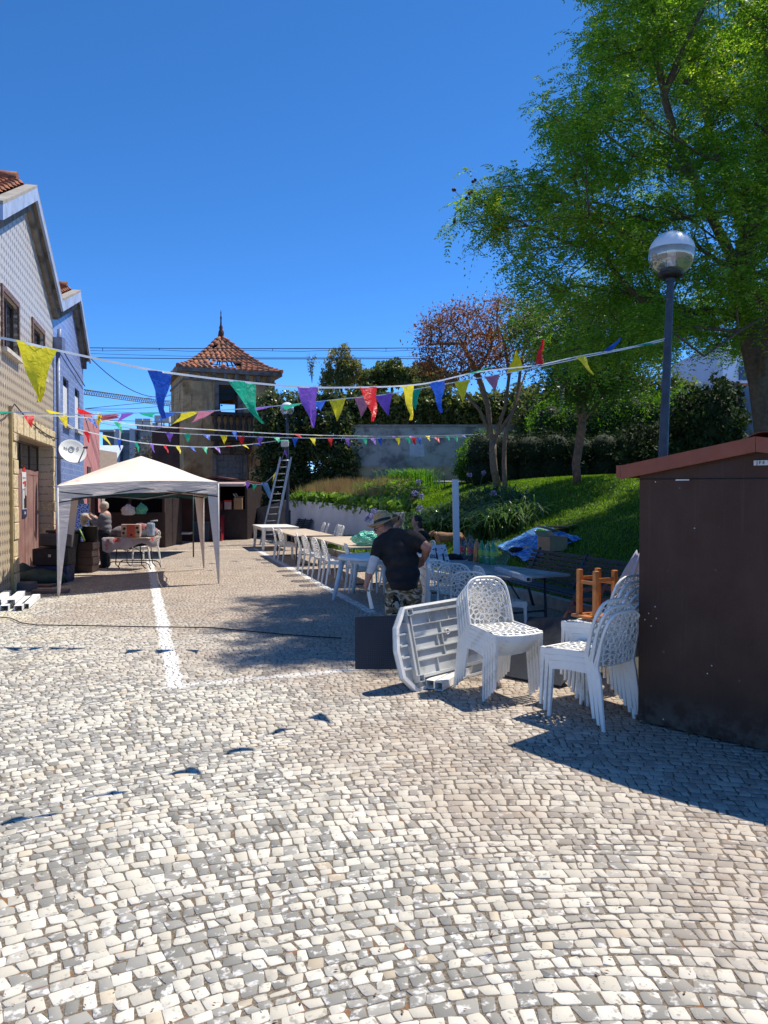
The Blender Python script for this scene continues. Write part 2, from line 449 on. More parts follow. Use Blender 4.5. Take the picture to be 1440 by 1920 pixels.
def litter():
    P = []
    for _ in range(900):
        y = 1.9+16*random.random()**1.7; x = U(-.52, .52)*y; t = .958*x+.285*y
        if t < 5.6 and x > -2.8-.2588*y: P.append((x, y, .009))
    o_ = np.array(P); n_ = len(o_); a = rng.uniform(0, 6.28, n_); s = .004+.008*rng.random(n_)
    d = np.stack([np.cos(a), np.sin(a), np.zeros(n_)], -1)*s[:, None]; e = np.stack([-np.sin(a), np.cos(a), np.zeros(n_)], -1)*(s*.45)[:, None]; up = np.zeros((n_, 3)); up[:, 2] = .003*rng.random(n_)
    o = npmesh('dry_leaf_litter', np.stack([o_-d, o_+e+up, o_+d, o_-e+up], 1), 4, mat('dry_litter', (.16, .09, .045), .9, .4, 30)); tag(o, 'tiny dry leaf bits scattered over the paving', 'litter', kind='stuff')
litter()

# ================================================================ foliage tools
def leaves(name, P, size, m, parent=None, aspect=.5, drop=0.0, fold=True):
    """P (N,3) centres; size array; diamond leaves with random orientation"""
    n_ = len(P); d = rng.normal(size=(n_, 3)); d[:, 2] -= drop; d /= np.linalg.norm(d, axis=1)[:, None]
    e = rng.normal(size=(n_, 3)); e = np.cross(d, e); e /= np.linalg.norm(e, axis=1)[:, None]
    s = np.broadcast_to(np.asarray(size), (n_,))[:, None]*(.6+.8*rng.random((n_, 1)))
    Q = np.stack([P-d*s, P+e*s*aspect-d*s*.15, P+d*s, P-e*s*aspect-d*s*.15], 1)
    return npmesh(name, Q, 4, m, parent)
def blob_points(n_, blobs, shell=.55):
    """points in a union of ellipsoids, denser towards the skin; blobs rows: cx cy cz rx ry rz"""
    B = np.array(blobs, float); vol = B[:, 3]*B[:, 4]*B[:, 5]; pr = vol**.75; pr /= pr.sum()
    i = rng.choice(len(B), n_, p=pr); d = rng.normal(size=(n_, 3)); d /= np.linalg.norm(d, axis=1)[:, None]
    r = (shell+(1-shell)*rng.random((n_, 1))**.6)
    lump = 1+.16*np.sin(d[:, :1]*7+i[:, None]*2.1)+.12*np.sin(d[:, 1:2]*9+i[:, None])+.12*np.sin(d[:, 2:3]*8-i[:, None]*1.3)
    return B[i, :3]+d*r*lump*B[i, 3:]
class Tree:
    def __init__(s, trunk, r0, seed=1):
        s.nodes = [Vector(p) for p in trunk]; s.par = [-1]+list(range(len(trunk)-1)); s.trunk_n = len(trunk); s.r0 = r0
        s.rs = random.Random(seed); s.tips = []; s.start = 1
    def limb(s, pts, frm):
        """explicit limb through pts from node index"""
        k = frm
        for p in pts: s.nodes.append(Vector(p)); s.par.append(k); k = len(s.nodes)-1
        return k
    def grow(s, pts, step=.45, jit=.07, sag=.0, pen=.15, first=None):
        base = s.nodes[min(s.trunk_n-1, len(s.nodes)-1)]
        pts = sorted(pts, key=lambda p: (Vector(p)-base).length)
        dist = {}
        A = np.array([tuple(v) for v in s.nodes]); plen = [0.0]*len(s.nodes)
        for i in range(1, len(s.nodes)): plen[i] = plen[s.par[i]]+(s.nodes[i]-s.nodes[s.par[i]]).length
        A = A.tolist(); first = s.trunk_n-1 if first is None else first
        for p in pts:
            p = Vector(p); arr = np.array(A); dd = np.linalg.norm(arr-np.array(tuple(p)), axis=1)+pen*np.array(plen)
            dd[:first] += 100
            k = int(dd.argmin()); a = s.nodes[k]; L = (p-a).length; n_ = max(1, int(L/step))
            pd = (a-s.nodes[s.par[k]]).normalized() if s.par[k] >= 0 else Vector((0, 0, 1))
            for i in range(1, n_+1):
                f = i/n_; q = a.lerp(p, f) + pd*(L*.22*math.sin(math.pi*f)*(1-f)) + Vector([s.rs.gauss(0, jit) for _ in range(3)])*(1 if i < n_ else 0)
                q.z += sag*math.sin(math.pi*f)*L
                s.nodes.append(q); s.par.append(k); plen.append(plen[k]+(q-s.nodes[k]).length); A.append(tuple(q)); k = len(s.nodes)-1
            s.tips.append(k)
    def radii(s, rmin=.008, ex=2.3):
        n_ = len(s.nodes); w_ = [0.0]*n_; ch = [0]*n_
        for i in range(1, n_): ch[s.par[i]] += 1
        for i in range(n_-1, -1, -1):
            w_[i] += 1.0 if ch[i] == 0 else .35
            if s.par[i] >= 0: w_[s.par[i]] += w_[i]
        w0 = w_[0]
        s.r = [max(rmin, s.r0*(x/w0)**(1/ex)) for x in w_]
        return s.r
    def mesh(s, mb_trunk, mb_limbs, rmin=.008, ex=2.3, sides=6):
        s.radii(rmin, ex); n_ = len(s.nodes)
        kids = [[] for _ in range(n_)]
        for i in range(1, n_): kids[s.par[i]].append(i)
        seen = [False]*n_
        tp = s.nodes[:s.trunk_n]
        mb_trunk.tube(tp, [s.r[i] for i in range(s.trunk_n)], 12)
        for i in range(s.trunk_n): seen[i] = True
        order = sorted(range(s.trunk_n, n_), key=lambda i: -s.r[i])
        for i in order:
            if seen[i]: continue
            ch = [s.par[i], i]; seen[i] = True; k = i
            while True:
                c = [q for q in kids[k] if not seen[q]]
                if not c: break
                k = max(c, key=lambda q: s.r[q]); seen[k] = True; ch.append(k)
            rr = [min(s.r[ch[0]], s.r[ch[1]]*1.25)]+[s.r[q] for q in ch[1:]]
            mb_limbs.tube([s.nodes[q] for q in ch], rr, sides if rr[0] > .03 else 4, cap=False)
def inpoly(x, y, poly):
    c = False; j = len(poly)-1
    for i in range(len(poly)):
        xi, yi = poly[i]; xj, yj = poly[j]
        if (yi > y) != (yj > y) and x < (xj-xi)*(y-yi)/(yj-yi)+xi: c = not c
        j = i
    return c
def fronds(name, C, spread, per, m, parent, L=.30, pairs=7, ll=.055, lw=.012, droop=.5, up=.3):
    """feathery compound leaves around every centre in C (N,3)"""
    C = np.repeat(np.asarray(C, float), per, 0); n_ = len(C)
    d = rng.normal(size=(n_, 3)); d[:, 2] = d[:, 2]*.55+up; d /= np.linalg.norm(d, axis=1)[:, None]
    o = C+rng.normal(size=(n_, 3))*spread
    side = np.cross(d, [0, 0, 1.0]); side /= np.linalg.norm(side, axis=1)[:, None]+1e-9
    Ls = L*(.6+.7*rng.random((n_, 1)))
    out = []
    for k in range(pairs):
        u = (k+.6)/pairs
        p = o+d*Ls*u; p[:, 2:] -= droop*Ls*u*u
        tan = d-np.array([0, 0, 2*droop*u]); tan /= np.linalg.norm(tan, axis=1)[:, None]
        ln = ll*(1-.5*abs(u-.4)); 
        for sg in (-1, 1):
            dd = side*sg*.85+tan*.45+rng.normal(size=(n_, 3))*.16; dd[:, 2] -= .15
            dd /= np.linalg.norm(dd, axis=1)[:, None]
            wv = np.cross(dd, np.cross(side, tan)+rng.normal(size=(n_, 3))*.4); wv /= np.linalg.norm(wv, axis=1)[:, None]+1e-9
            out.append(np.stack([p, p+dd*ln*.45+wv*lw, p+dd*ln, p+dd*ln*.45-wv*lw], 1))
    Q = np.concatenate(out, 0)
    return npmesh(name, Q, 4, m, parent)

# ================================================================ trees
BARK = mat('grey_brown_bark', (.11, .085, .06), .9, .3, 14, bm=.8, bs=30)
BARKR = mat('reddish_smooth_bark', (.23, .12, .075), .8, .25, 9, c2=(.13, .09, .07), sc2=6, bm=.4)
JAC = leafmat('feathery_leaf', (.06, .145, .020), (.13, .26, .034), (.40, .46, .075), .58)
CROWN = [(1140, -320), (1128, 0), (1118, 60), (1108, 110), (1085, 160), (1045, 190), (1050, 220), (1020, 255), (1000, 285), (1002, 315), (985, 350), (915, 355), (885, 372), (858, 405), (848, 432), (870, 440), (925, 425), (965, 455), (985, 510), (985, 550), (1010, 595), (1045, 625), (1075, 690), (1140, 700), (1180, 690), (1260, 670), (1340, 660), (1440, 655), (1560, 650), (1700, 560), (1750, 200), (1700, -320)]
def big_tree():
    base = Vector((6.75, 13.2, lawn_h(6.75, 13.2)-.05))
    T = thing('feathery_leaved_tree', 'huge spreading green tree with feathery leaves filling the upper right, over the lamp post', 'tree', base)
    trunk = [base, base+Vector((-.05, 0, .7)), at(1428, 720, 13.1), at(1405, 610, 13.0), at(1392, 520, 12.9), at(1400, 455, 12.9)]
    t = Tree(trunk, .21, 3)
    k = len(trunk)-1
    # main limbs read off the photograph
    a1 = t.limb([at(1345, 450, 12.6), at(1290, 408, 12.2), at(1235, 388, 11.9)], k)
    t.limb([at(1180, 392, 11.8), at(1080, 405, 12.0), at(1000, 415, 12.4), at(920, 410, 12.7), at(870, 420, 12.9)], a1)
    a2 = t.limb([at(1330, 400, 12.6), at(1270, 270, 12.2), at(1245, 180, 11.9), at(1280, 90, 11.6)], k-1)
    t.limb([at(1200, 225, 12.1), at(1120, 225, 12.3), at(1075, 190, 12.4)], a2-2)
    t.limb([at(1425, 380, 13.2), at(1440, 240, 13.6), at(1450, 90, 14)], k)
    t.limb([at(1500, 400, 13.6), at(1580, 300, 14)], k)
    t.limb([at(1330, 240, 13.8), at(1350, 60, 14.3)], k)
    t.limb([at(1440, 590, 12.0), at(1385, 622, 11.2), at(1320, 668, 10.6)], 2)
    pts = []; rs = random.Random(5)
    cen = []
    for _ in range(6000):
        if len(pts) > 1900: break
        x = rs.uniform(820, 1750); y = rs.uniform(-320, 720)
        if not inpoly(x, y, CROWN): continue
        # depth range narrows towards the outline
        edge = min(1.0, .18+(x-820)/420)
        Y = 13.0+rs.uniform(-.8*3.2, 3.2+2.6*max(0, min(1, (x-1120)/200)))*edge
        q = at(x, y, Y)
        if q.x-.47*q.z < -1.30-.14*(q.y-.30*q.z-7.5) or q.y-.30*q.z < 7.4: continue
        if any((q-c_).length < .70 for c_ in cen): continue
        cen.append(q); R_ = rs.uniform(.75, 1.25)
        for _ in range(6): pts.append(q+Vector((rs.gauss(0, .27), rs.gauss(0, .27), rs.gauss(0, .13)))*R_)
    t.grow(pts, .42, .05, sag=.04, pen=.4, first=k-2)
    tr = MB(); lb = MB(); t.mesh(tr, lb, .007, 2.25)
    tr.build('trunk', BARK, T, world=True); lb.build('branch', BARK, T, world=True)
    C = np.array([tuple(t.nodes[i]) for i in t.tips])
    thin = [i for i in range(t.trunk_n, len(t.nodes)) if t.r[i] < .025]
    C2 = np.array([tuple(t.nodes[i]) for i in random.Random(2).sample(thin, min(len(thin), 120))])
    C = np.concatenate([C, C2])
    fronds('crown', C, .13, 15, JAC, T, L=.46, pairs=9, ll=.085, lw=.013, droop=.62, up=.30)
    # seed pods at the left tip
    
    tips_ = sorted([t.nodes[i] for i in t.tips], key=lambda q: q.x/q.y)[:5]
    for q in tips_:
        for _ in range(2):
            pm = MB(); e_ = q+Vector((U(-.22, -.1), 0, U(0, .25))); pm.ell(e_, (.028, .012, .032), 8, 6); pm.tube([q, e_], .003, 4); pm.build('seed_pod', mat('pod_brown', (.05, .025, .02), .7), T, world=True)
big_tree()
def mid_tree():
    b = lawnhit(1083, 905)
    T = thing('young_feathery_tree', 'slim tree with a reddish forked trunk and drooping green crown before the hedge', 'tree', b)
    Y = b.y
    trunk = [b-Vector((0, 0, .1)), at(1080, 870, Y), at(1088, 820, Y), at(1092, 790, Y)]
    t = Tree(trunk, .115, 8); k = 3
    a = t.limb([at(1082, 765, Y), at(1088, 740, Y), at(1105, 700, Y), at(1110, 650, Y-.3)], k)
    t.limb([at(1108, 772, Y), at(1130, 745, Y-.2), at(1150, 700, Y-.4), at(1170, 640, Y-.5)], k)
    t.limb([at(1095, 750, Y), at(1080, 715, Y+.3), at(1060, 670, Y+.4)], k)
    rs = random.Random(9); pts = []
    poly = [(960, 590), (1010, 560), (1100, 540), (1230, 560), (1250, 640), (1210, 700), (1150, 735), (1120, 742), (1075, 735), (1030, 690), (985, 650)]
    while len(pts) < 260:
        x = rs.uniform(950, 1260); y = rs.uniform(530, 745)
        if inpoly(x, y, poly): pts.append(at(x, y, Y+rs.uniform(-2, 2)))
    t.grow(pts, .4, .04, first=3)
    tr = MB(); lb = MB(); t.mesh(tr, lb, .008, 2.2)
    tr.build('trunk', BARKR, T, world=True); lb.build('branch', BARKR, T, world=True)
    C = np.array([tuple(t.nodes[i]) for i in t.tips]+[tuple(t.nodes[i]) for i in range(t.trunk_n+12, len(t.nodes), 3)])
    fronds('crown', C, .28, 15, leafmat('dark_feathery_leaf', (.018, .055, .010), (.040, .10, .016), (.10, .19, .03), .4), T, L=.42, pairs=6, ll=.085, lw=.018, droop=.9, up=.1)
mid_tree()
def red_tree():
    b = lawnhit(935, 915)
    Y = b.y
    T = thing('red_leaved_tree', 'multi-stemmed tree with sparse rusty red leaves left of the big green tree', 'tree', b)
    trunk = [b-Vector((0, 0, .1)), at(926, 880, Y), at(924, 850, Y), at(924, 826, Y)]
    t = Tree(trunk, .12, 4); k = 3
    E = []
    stems = [[(915, 805), (900, 770), (870, 735), (835, 700), (800, 670)], [(918, 800), (915, 760), (895, 700), (870, 650), (850, 610)], [(935, 800), (948, 760), (955, 700), (945, 640), (930, 600)],
             [(940, 805), (968, 760), (975, 700), (985, 640), (1000, 600)], [(945, 800), (990, 770), (1030, 730), (1060, 695)]]
    for i, s_ in enumerate(stems):
        E.append(t.limb([at(x, y, Y+(-.5+.25*i)*j*.4) for j, (x, y) in enumerate(s_)], k if i != 2 else 2))
    # separate straight stem
    b2 = lawnhit(947, 915)
    poly = [(785, 690), (780, 660), (800, 640), (790, 610), (830, 575), (880, 565), (930, 560), (1000, 570), (1035, 610), (1040, 660), (1000, 700), (900, 690), (840, 720), (790, 705)]
    rs = random.Random(3); pts = []
    while len(pts) < 300:
        x = rs.uniform(780, 1040); y = rs.uniform(560, 720)
        if inpoly(x, y, poly) and (x < 1000 or rs.random() < .5): pts.append(at(x, y, Y+rs.uniform(-1.5, 1.5)*(1-abs(x-910)/180)))
    t.grow(pts, .35, .05, sag=-.03, pen=.1, first=4)
    tr = MB(); lb = MB(); t.mesh(tr, lb, .009, 2.4)
    tr.build('trunk', mat('pale_brown_bark', (.20, .14, .10), .85, .25, 10, bm=.4), T, world=True); lb.build('branch', MATS['pale_brown_bark'], T, world=True)
    s2 = MB(); s2.tube([b2-Vector((0, 0, .1)), at(945, 870, Y), at(946, 820, Y), at(955, 790, Y), at(985, 700, Y)], [.09, .08, .07, .05, .03], 8)
    s2.build('stem', MATS['pale_brown_bark'], T, world=True)
    tips = np.array([tuple(t.nodes[i]) for i in t.tips])
    red = leafmat('rusty_leaf', (.11, .05, .02), (.19, .08, .03), (.11, .14, .04), .4)
    P = np.repeat(tips, 46, 0); P = P+rng.normal(size=P.shape)*np.array([.24, .22, .16])
    P = P[rng.random(len(P)) < .85]
    leaves('crown', P, .050, red, T, .4)
red_tree()
def conifer_bits():
    # low bright shrub at the foot of the red tree and the tall back hedge
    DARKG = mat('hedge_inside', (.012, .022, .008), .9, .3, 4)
    def shrub(name, label, cat, blobs, n_, size, m, group=None, aspect=.5, stem=None, core=.6, shell=.6):
        B = np.array(blobs, float); b0 = Vector((B[0, 0], B[0, 1], B[:, 2].min()-B[:, 5].max()))
        T = thing(name, label, cat, b0, group=group)
        leaves('foliage', blob_points(n_, blobs, shell), size, m, T, aspect)
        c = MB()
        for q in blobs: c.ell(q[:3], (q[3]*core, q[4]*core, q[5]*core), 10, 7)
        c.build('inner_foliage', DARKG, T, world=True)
        s = MB(); s.tube([(B[0, 0], B[0, 1], b0.z+.1), tuple(B[0, :3])], [.07, .04], 6); s.build('stem', BARK, T, world=True)
        return T
    g1 = leafmat('ivy_leaf', (.028, .048, .012), (.06, .09, .024), (.17, .19, .06), .25, .35)
    g2 = leafmat('yew_leaf', (.030, .085, .010), (.070, .17, .02), (.12, .26, .03), .45)
    g3 = leafmat('hedge_leaf', (.010, .022, .007), (.022, .042, .012), (.045, .075, .02), .15, .8)
    g4 = leafmat('olive_leaf', (.10, .12, .04), (.17, .18, .06), (.26, .22, .05), .35)
    g5 = leafmat('thicket_leaf', (.045, .07, .016), (.10, .13, .035), (.22, .24, .08), .35, .4)
    def blobrow(p0, p1, n_, rx, ry, rz, jz=.2):
        out = []
        for i in range(n_):
            f = i/(n_-1) if n_ > 1 else .5; p = Vector(p0).lerp(Vector(p1), f)
            out.append([p.x, p.y, p.z+U(-jz, jz), rx*U(.85, 1.15), ry, rz*U(.85, 1.15)])
        return out
    # ivy-covered mass left of the grey wall
    bl = []
    for z in (1.2, 2.4, 3.6, 4.8): bl += blobrow((-5.0, 34.4, z), (-1.9, 33.6, z), 4, .9, .9, .95)
    bl += blobrow((-5.0, 34.6, 5.7), (-1.2, 34.4, 6.0), 4, .9, .9, .7)
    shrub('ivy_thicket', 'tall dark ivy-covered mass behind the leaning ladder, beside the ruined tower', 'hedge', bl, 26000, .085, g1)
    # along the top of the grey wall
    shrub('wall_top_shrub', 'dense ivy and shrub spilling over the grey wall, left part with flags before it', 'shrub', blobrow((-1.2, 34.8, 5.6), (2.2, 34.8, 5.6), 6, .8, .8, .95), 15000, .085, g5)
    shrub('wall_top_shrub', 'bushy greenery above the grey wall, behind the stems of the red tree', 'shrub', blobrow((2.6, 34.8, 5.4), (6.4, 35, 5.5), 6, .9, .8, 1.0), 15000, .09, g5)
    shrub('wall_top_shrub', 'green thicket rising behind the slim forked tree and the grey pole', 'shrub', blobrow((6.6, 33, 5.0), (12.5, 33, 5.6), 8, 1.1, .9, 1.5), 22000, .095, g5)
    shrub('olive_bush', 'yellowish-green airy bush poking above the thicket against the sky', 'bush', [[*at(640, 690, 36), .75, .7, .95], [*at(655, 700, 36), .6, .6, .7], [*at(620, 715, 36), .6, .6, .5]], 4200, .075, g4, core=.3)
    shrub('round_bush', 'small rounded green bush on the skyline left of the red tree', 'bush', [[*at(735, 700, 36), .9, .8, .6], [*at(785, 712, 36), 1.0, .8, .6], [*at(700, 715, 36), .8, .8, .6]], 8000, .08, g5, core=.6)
    shrub('brown_bush', 'brownish bush on the skyline under the tip of the red tree', 'bush', [[*at(800, 700, 36.5), .8, .8, .55], [*at(830, 712, 36.5), .7, .8, .5]], 4500, .07, leafmat('dry_leaf', (.10, .06, .03), (.16, .10, .04), (.10, .11, .04), .3), core=.4)
    # sprigs above the skyline
    for i, (px, py, hgt) in enumerate([(585, 700, 1.1), (645, 668, 1.0), (612, 705, .8), (668, 690, .8), (715, 690, .7)]):
        b = at(px, py+18, 36); T = thing('tall_sprig', 'thin leafy sprig standing above the thicket, ' + ['close to the tower roof', 'tallest, over the olive bush', 'between the tower roof and the olive bush', 'right of the olive bush', 'bare twigged, left of the red tree'][i], 'sprig', b, group='sprigs on the skyline')
        s = MB(); P = []
        for k in range(6):
            a = U(-.35, .35); top = b+Vector((a*.7, U(-.2, .2), hgt*U(.6, 1.05)+.3)); s.tube([b, b.lerp(top, .5)+Vector((U(-.04, .04), 0, 0)), top], [.014, .01, .004], 4)
            for q in range(34 if i != 4 else 5): P.append(tuple(b.lerp(top, U(.3, 1))+Vector((U(-.1, .1), U(-.1, .1), U(-.05, .05)))))
        s.build('twig', BARK, T, world=True); leaves('foliage', np.array(P), .05, g4 if i != 0 else g5, T, .4)
    # yew-like hedge on the right: bright sprays above, dark below
    hb = []
    for z in (2.5, 3.3): hb += blobrow((3.6, 27.6, z), (11.6, 25.2, z), 11, .75, .8, .7, .1)
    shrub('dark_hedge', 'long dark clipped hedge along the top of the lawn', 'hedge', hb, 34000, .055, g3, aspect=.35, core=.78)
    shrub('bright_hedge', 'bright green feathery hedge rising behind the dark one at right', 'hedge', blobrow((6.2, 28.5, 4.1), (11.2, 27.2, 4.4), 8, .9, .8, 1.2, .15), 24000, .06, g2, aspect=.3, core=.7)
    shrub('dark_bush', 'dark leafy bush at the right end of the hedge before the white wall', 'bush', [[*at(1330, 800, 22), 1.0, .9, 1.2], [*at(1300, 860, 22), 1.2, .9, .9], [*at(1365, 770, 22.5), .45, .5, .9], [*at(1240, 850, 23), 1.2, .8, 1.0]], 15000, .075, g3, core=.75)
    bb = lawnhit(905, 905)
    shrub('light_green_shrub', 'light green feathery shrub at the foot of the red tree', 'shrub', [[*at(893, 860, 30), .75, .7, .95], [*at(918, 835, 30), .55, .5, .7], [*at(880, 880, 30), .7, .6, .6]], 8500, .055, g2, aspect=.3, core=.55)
conifer_bits()
# ================================================================ houses on the left
FD = Vector((-.2505, .968, 0)).normalized(); FN = Vector((.968, .2505, 0)).normalized()   # facade direction, outward normal
P0 = Vector((-6.53, 13.4, 0))
def fp(s, d, z): return P0+FD*s+FN*d+Vector((0, 0, z))
MF = frame_mat((0, 0, 0), FD, FN).to_3x3()
def fbox(mb, s0, s1, d0, d1, z0, z1):
    mb.prism([fp(s0, d0, z0), fp(s1, d0, z0), fp(s1, d1, z0), fp(s0, d1, z0)], (0, 0, z1-z0)); return mb
def facade_coords(n):
    x, y, z = n.xyz(n.pos('Object'))
    return n.math('ADD', n.math('MULTIPLY', x, FD.x), n.math('MULTIPLY', y, FD.y)), z
def azulejo():
    m, n, b = newmat('patterned_tile', .32, .4)
    u, z = facade_coords(n); p = n.pos()
    T = .165
    def cell(q, o): return n.math('SUBTRACT', n.math('FRACT', n.math('ADD', n.math('DIVIDE', q, T), o)), .5)
    cu, cz = cell(u, 0), cell(z, 0)
    au, az = n.math('ABSOLUTE', cu), n.math('ABSOLUTE', cz)
    mx = n.math('MAXIMUM', au, az); mn = n.math('MINIMUM', au, az)
    sx_ = n.math('ABSOLUTE', cell(u, .5)); sz_ = n.math('ABSOLUTE', cell(z, .5))
    cross = n.mapr(n.math('ADD', mx, n.math('ADD', n.math('MULTIPLY', mn, .95), n.math('MULTIPLY', n.math('SUBTRACT', n.noise(p, 30, 3), .5), .35))), .43, .33)
    dia = n.mapr(n.math('ADD', n.math('MAXIMUM', sx_, sz_), n.math('MULTIPLY', n.math('MINIMUM', sx_, sz_), 1.0)), .15, .09)
    pat = n.math('MAXIMUM', cross, n.math('MULTIPLY', dia, .5))
    spk = n.mapr(n.noise(p, 38, 3, .6), .42, .6)
    pat = n.math('MULTIPLY', pat, n.mapr(spk, 0, 1, .6, 1))
    base = n.mix(n.noise(p, 22, 4), (.45, .36, .245), (.62, .53, .38))
    base = n.mix(n.mapr(z, 3.8, 5.6), base, n.mix(n.noise(p, 22, 4), (.47, .45, .41), (.64, .62, .57)))
    col_ = n.mix(n.math('MULTIPLY', pat, .95), base, (.12, .09, .085))
    g = n.math('MAXIMUM', n.mapr(n.math('ABSOLUTE', n.math('SUBTRACT', n.math('ABSOLUTE', cell(u, .5)), 0)), .02, .008), n.mapr(n.math('ABSOLUTE', cell(z, .5)), .02, .008))
    col_ = n.mix(n.math('MULTIPLY', g, .15), col_, (.30, .26, .2))
    chip = n.mapr(n.noise(p, 3.2, 5, .7), .68, .71); col_ = n.mix(chip, col_, (.66, .62, .54))
    n.put(b.inputs['Base Color'], col_); return m
def bluetile():
    m, n, b = newmat('blue_tile', .25, .5)
    u, z = facade_coords(n); p = n.pos()
    v = n.comb(u, z, 0.0)
    br = n.new('ShaderNodeTexBrick'); n.put(br.inputs['Vector'], v); br.offset = 0.5
    br.inputs['Scale'].default_value = 1.0; br.inputs['Brick Width'].default_value = .30; br.inputs['Row Height'].default_value = .15; br.inputs['Mortar Size'].default_value = .006
    br.inputs['Color1'].default_value = (.16, .22, .46, 1); br.inputs['Color2'].default_value = (.22, .29, .54, 1); br.inputs['Mortar'].default_value = (.55, .60, .72, 1)
    c = n.mix(n.mapr(n.noise(p, 3, 5), .4, .7), br.outputs[0], (.24, .32, .60))
    c = n.mix(n.mapr(n.noise(p, 5, 5, .7), .66, .7), c, (.6, .62, .66))
    n.put(b.inputs['Base Color'], c); return m
AZ = azulejo(); BT = bluetile()
STONE = mat('rough_yellow_stone', (.60, .49, .30), .9, .22, 16, c2=(.30, .22, .13), sc2=14, lo=.55, hi=.68, bm=.9, bs=24)
BLUEP = mat('pale_blue_paint', (.33, .42, .62), .6, .15, 3, c2=(.20, .22, .25), sc2=3.5, lo=.5, hi=.75)
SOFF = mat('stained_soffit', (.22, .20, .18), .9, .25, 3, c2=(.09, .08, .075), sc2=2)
RUST = mat('terracotta', (.34, .11, .055), .85, .28, 9, c2=(.16, .085, .06), sc2=5, bm=.3)
GLASSD = mat('dark_glass', (.015, .018, .022), .08, .2, 3, spec=.8)
DOORM = mat('faded_brown_door', (.27, .145, .125), .6, .14, 3, c2=(.33, .20, .17), sc2=1.4)
CONC = mat('concrete', (.30, .28, .25), .9, .2, 5, bm=.3)
def gable_house(name, label, s0, s1, sp, ze0, zp, ze1, tile, openings, depth=7.0):
    T = thing(name, label, 'house', fp((s0+s1)/2, 0, 0))
    # wall: cut into vertical strips round the openings
    def top(s): return ze0+(zp-ze0)*(s-s0)/(sp-s0) if s < sp else zp+(ze1-zp)*(s-sp)/(s1-sp)
    wl = MB(); cuts = sorted({s0, s1, sp} | {o[0] for o in openings} | {o[1] for o in openings})
    for a, b_ in zip(cuts[:-1], cuts[1:]):
        mid = (a+b_)/2; segs = [(0, None)]; ops = sorted([o for o in openings if o[0] < mid < o[1]], key=lambda o: o[2])
        z = 0
        for o in ops:
            if o[2] > z: wl.prism([fp(a, 0, z), fp(b_, 0, z), fp(b_, 0, o[2]), fp(a, 0, o[2])], -FN*.3)
            z = o[3]
        wl.prism([fp(a, 0, z), fp(b_, 0, z), fp(b_, 0, top(b_)), fp(a, 0, top(a))], -FN*.3)
    # side walls and back
    for s in (s0+.001, s1-.15): wl.prism([fp(s, -.3, 0), fp(s+.149, -.3, 0), fp(s+.149, -depth, 0), fp(s, -depth, 0)], (0, 0, min(ze0, ze1)-.02))
    wl.prism([fp(s0, -depth, 0), fp(s1, -depth, 0), fp(s1, -depth, ze1-.02), fp(sp, -depth, zp-.02), fp(s0, -depth, ze0-.02)], FN*.2)
    wl.build('wall', tile, T, world=True)
    return T, top
def roof_pair(T, s0, s1, sp, ze0, zp, ze1, over=.17, depth=7.0, ext=.02):
    """two pitched planes with barge boards, soffit and tile rows"""
    for (sa, za, sg) in ((s0, ze0, -1), (s1, ze1, 1)):
        sl = (zp-za)/abs(sp-sa); se = sa+sg*ext; ze = za-sl*ext
        a0 = fp(sp, over, zp+.03); a1 = fp(se, over, ze+.03); dvec = -FN*(depth+over)
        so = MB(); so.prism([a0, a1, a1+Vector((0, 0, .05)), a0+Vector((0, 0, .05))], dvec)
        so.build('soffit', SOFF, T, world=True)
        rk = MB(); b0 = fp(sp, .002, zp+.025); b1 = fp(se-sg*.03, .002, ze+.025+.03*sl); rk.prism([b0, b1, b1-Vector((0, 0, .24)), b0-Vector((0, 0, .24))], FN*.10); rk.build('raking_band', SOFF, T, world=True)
        hb = .24 if sg < 0 else .17
        bb = MB(); q0 = fp(sp, over, zp-.02); q1 = fp(se, over, ze-.02)
        bb.prism([q0, q1, q1+Vector((0, 0, hb)), q0+Vector((0, 0, hb))], FN*.05)
        bb.build('barge_board', BLUEP, T, world=True)
        cp = MB(); q0 = fp(sp, over-.16, zp+hb-.018); q1 = fp(se, over-.16, ze+hb-.018)
        cp.prism([q0, q1, q1+Vector((0, 0, .06)), q0+Vector((0, 0, .05))], FN*.21)
        cp.build('coping', CONC, T, world=True)
        tl = MB(); L = math.hypot(sp-se, zp-ze); rows = int(L/.32); ncol = 14
        ex = (fp(se, 0, ze)-fp(sp, 0, zp)).normalized(); nn = ex.cross(FN); nn = nn if nn.z > 0 else -nn
        for i in range(rows):
            for j in range(ncol):
                c0 = fp(sp, over-.30-j*.21, zp+.25)+ex*(i*.32); 
                pts = [c0+nn*(.03), c0+ex*.38+nn*(.075)]
                k = len(tl.v)
                for e_, p_ in enumerate(pts):
                    for q in range(5):
                        an = math.pi*q/4; tl.v.append(p_-FN*(.105*math.cos(an))+nn*(.07*math.sin(an)))
                for q in range(4): tl.f.append([k+q, k+q+1, k+5+q+1, k+5+q]); tl.mi.append(0); tl.sm.append(True)
                tl.f.append([k+5+q for q in range(5)]); tl.mi.append(0); tl.sm.append(False)
        tl.build('roof', RUST, T, world=True)
    rg = MB(); 
    for j in range(9): rg.tube([fp(sp, over-.3-j*.36, zp+.36), fp(sp, over-.3-j*.36-.38, zp+.385)], [.12, .10], 8)
    rg.build('ridge_tile', RUST, T, world=True)
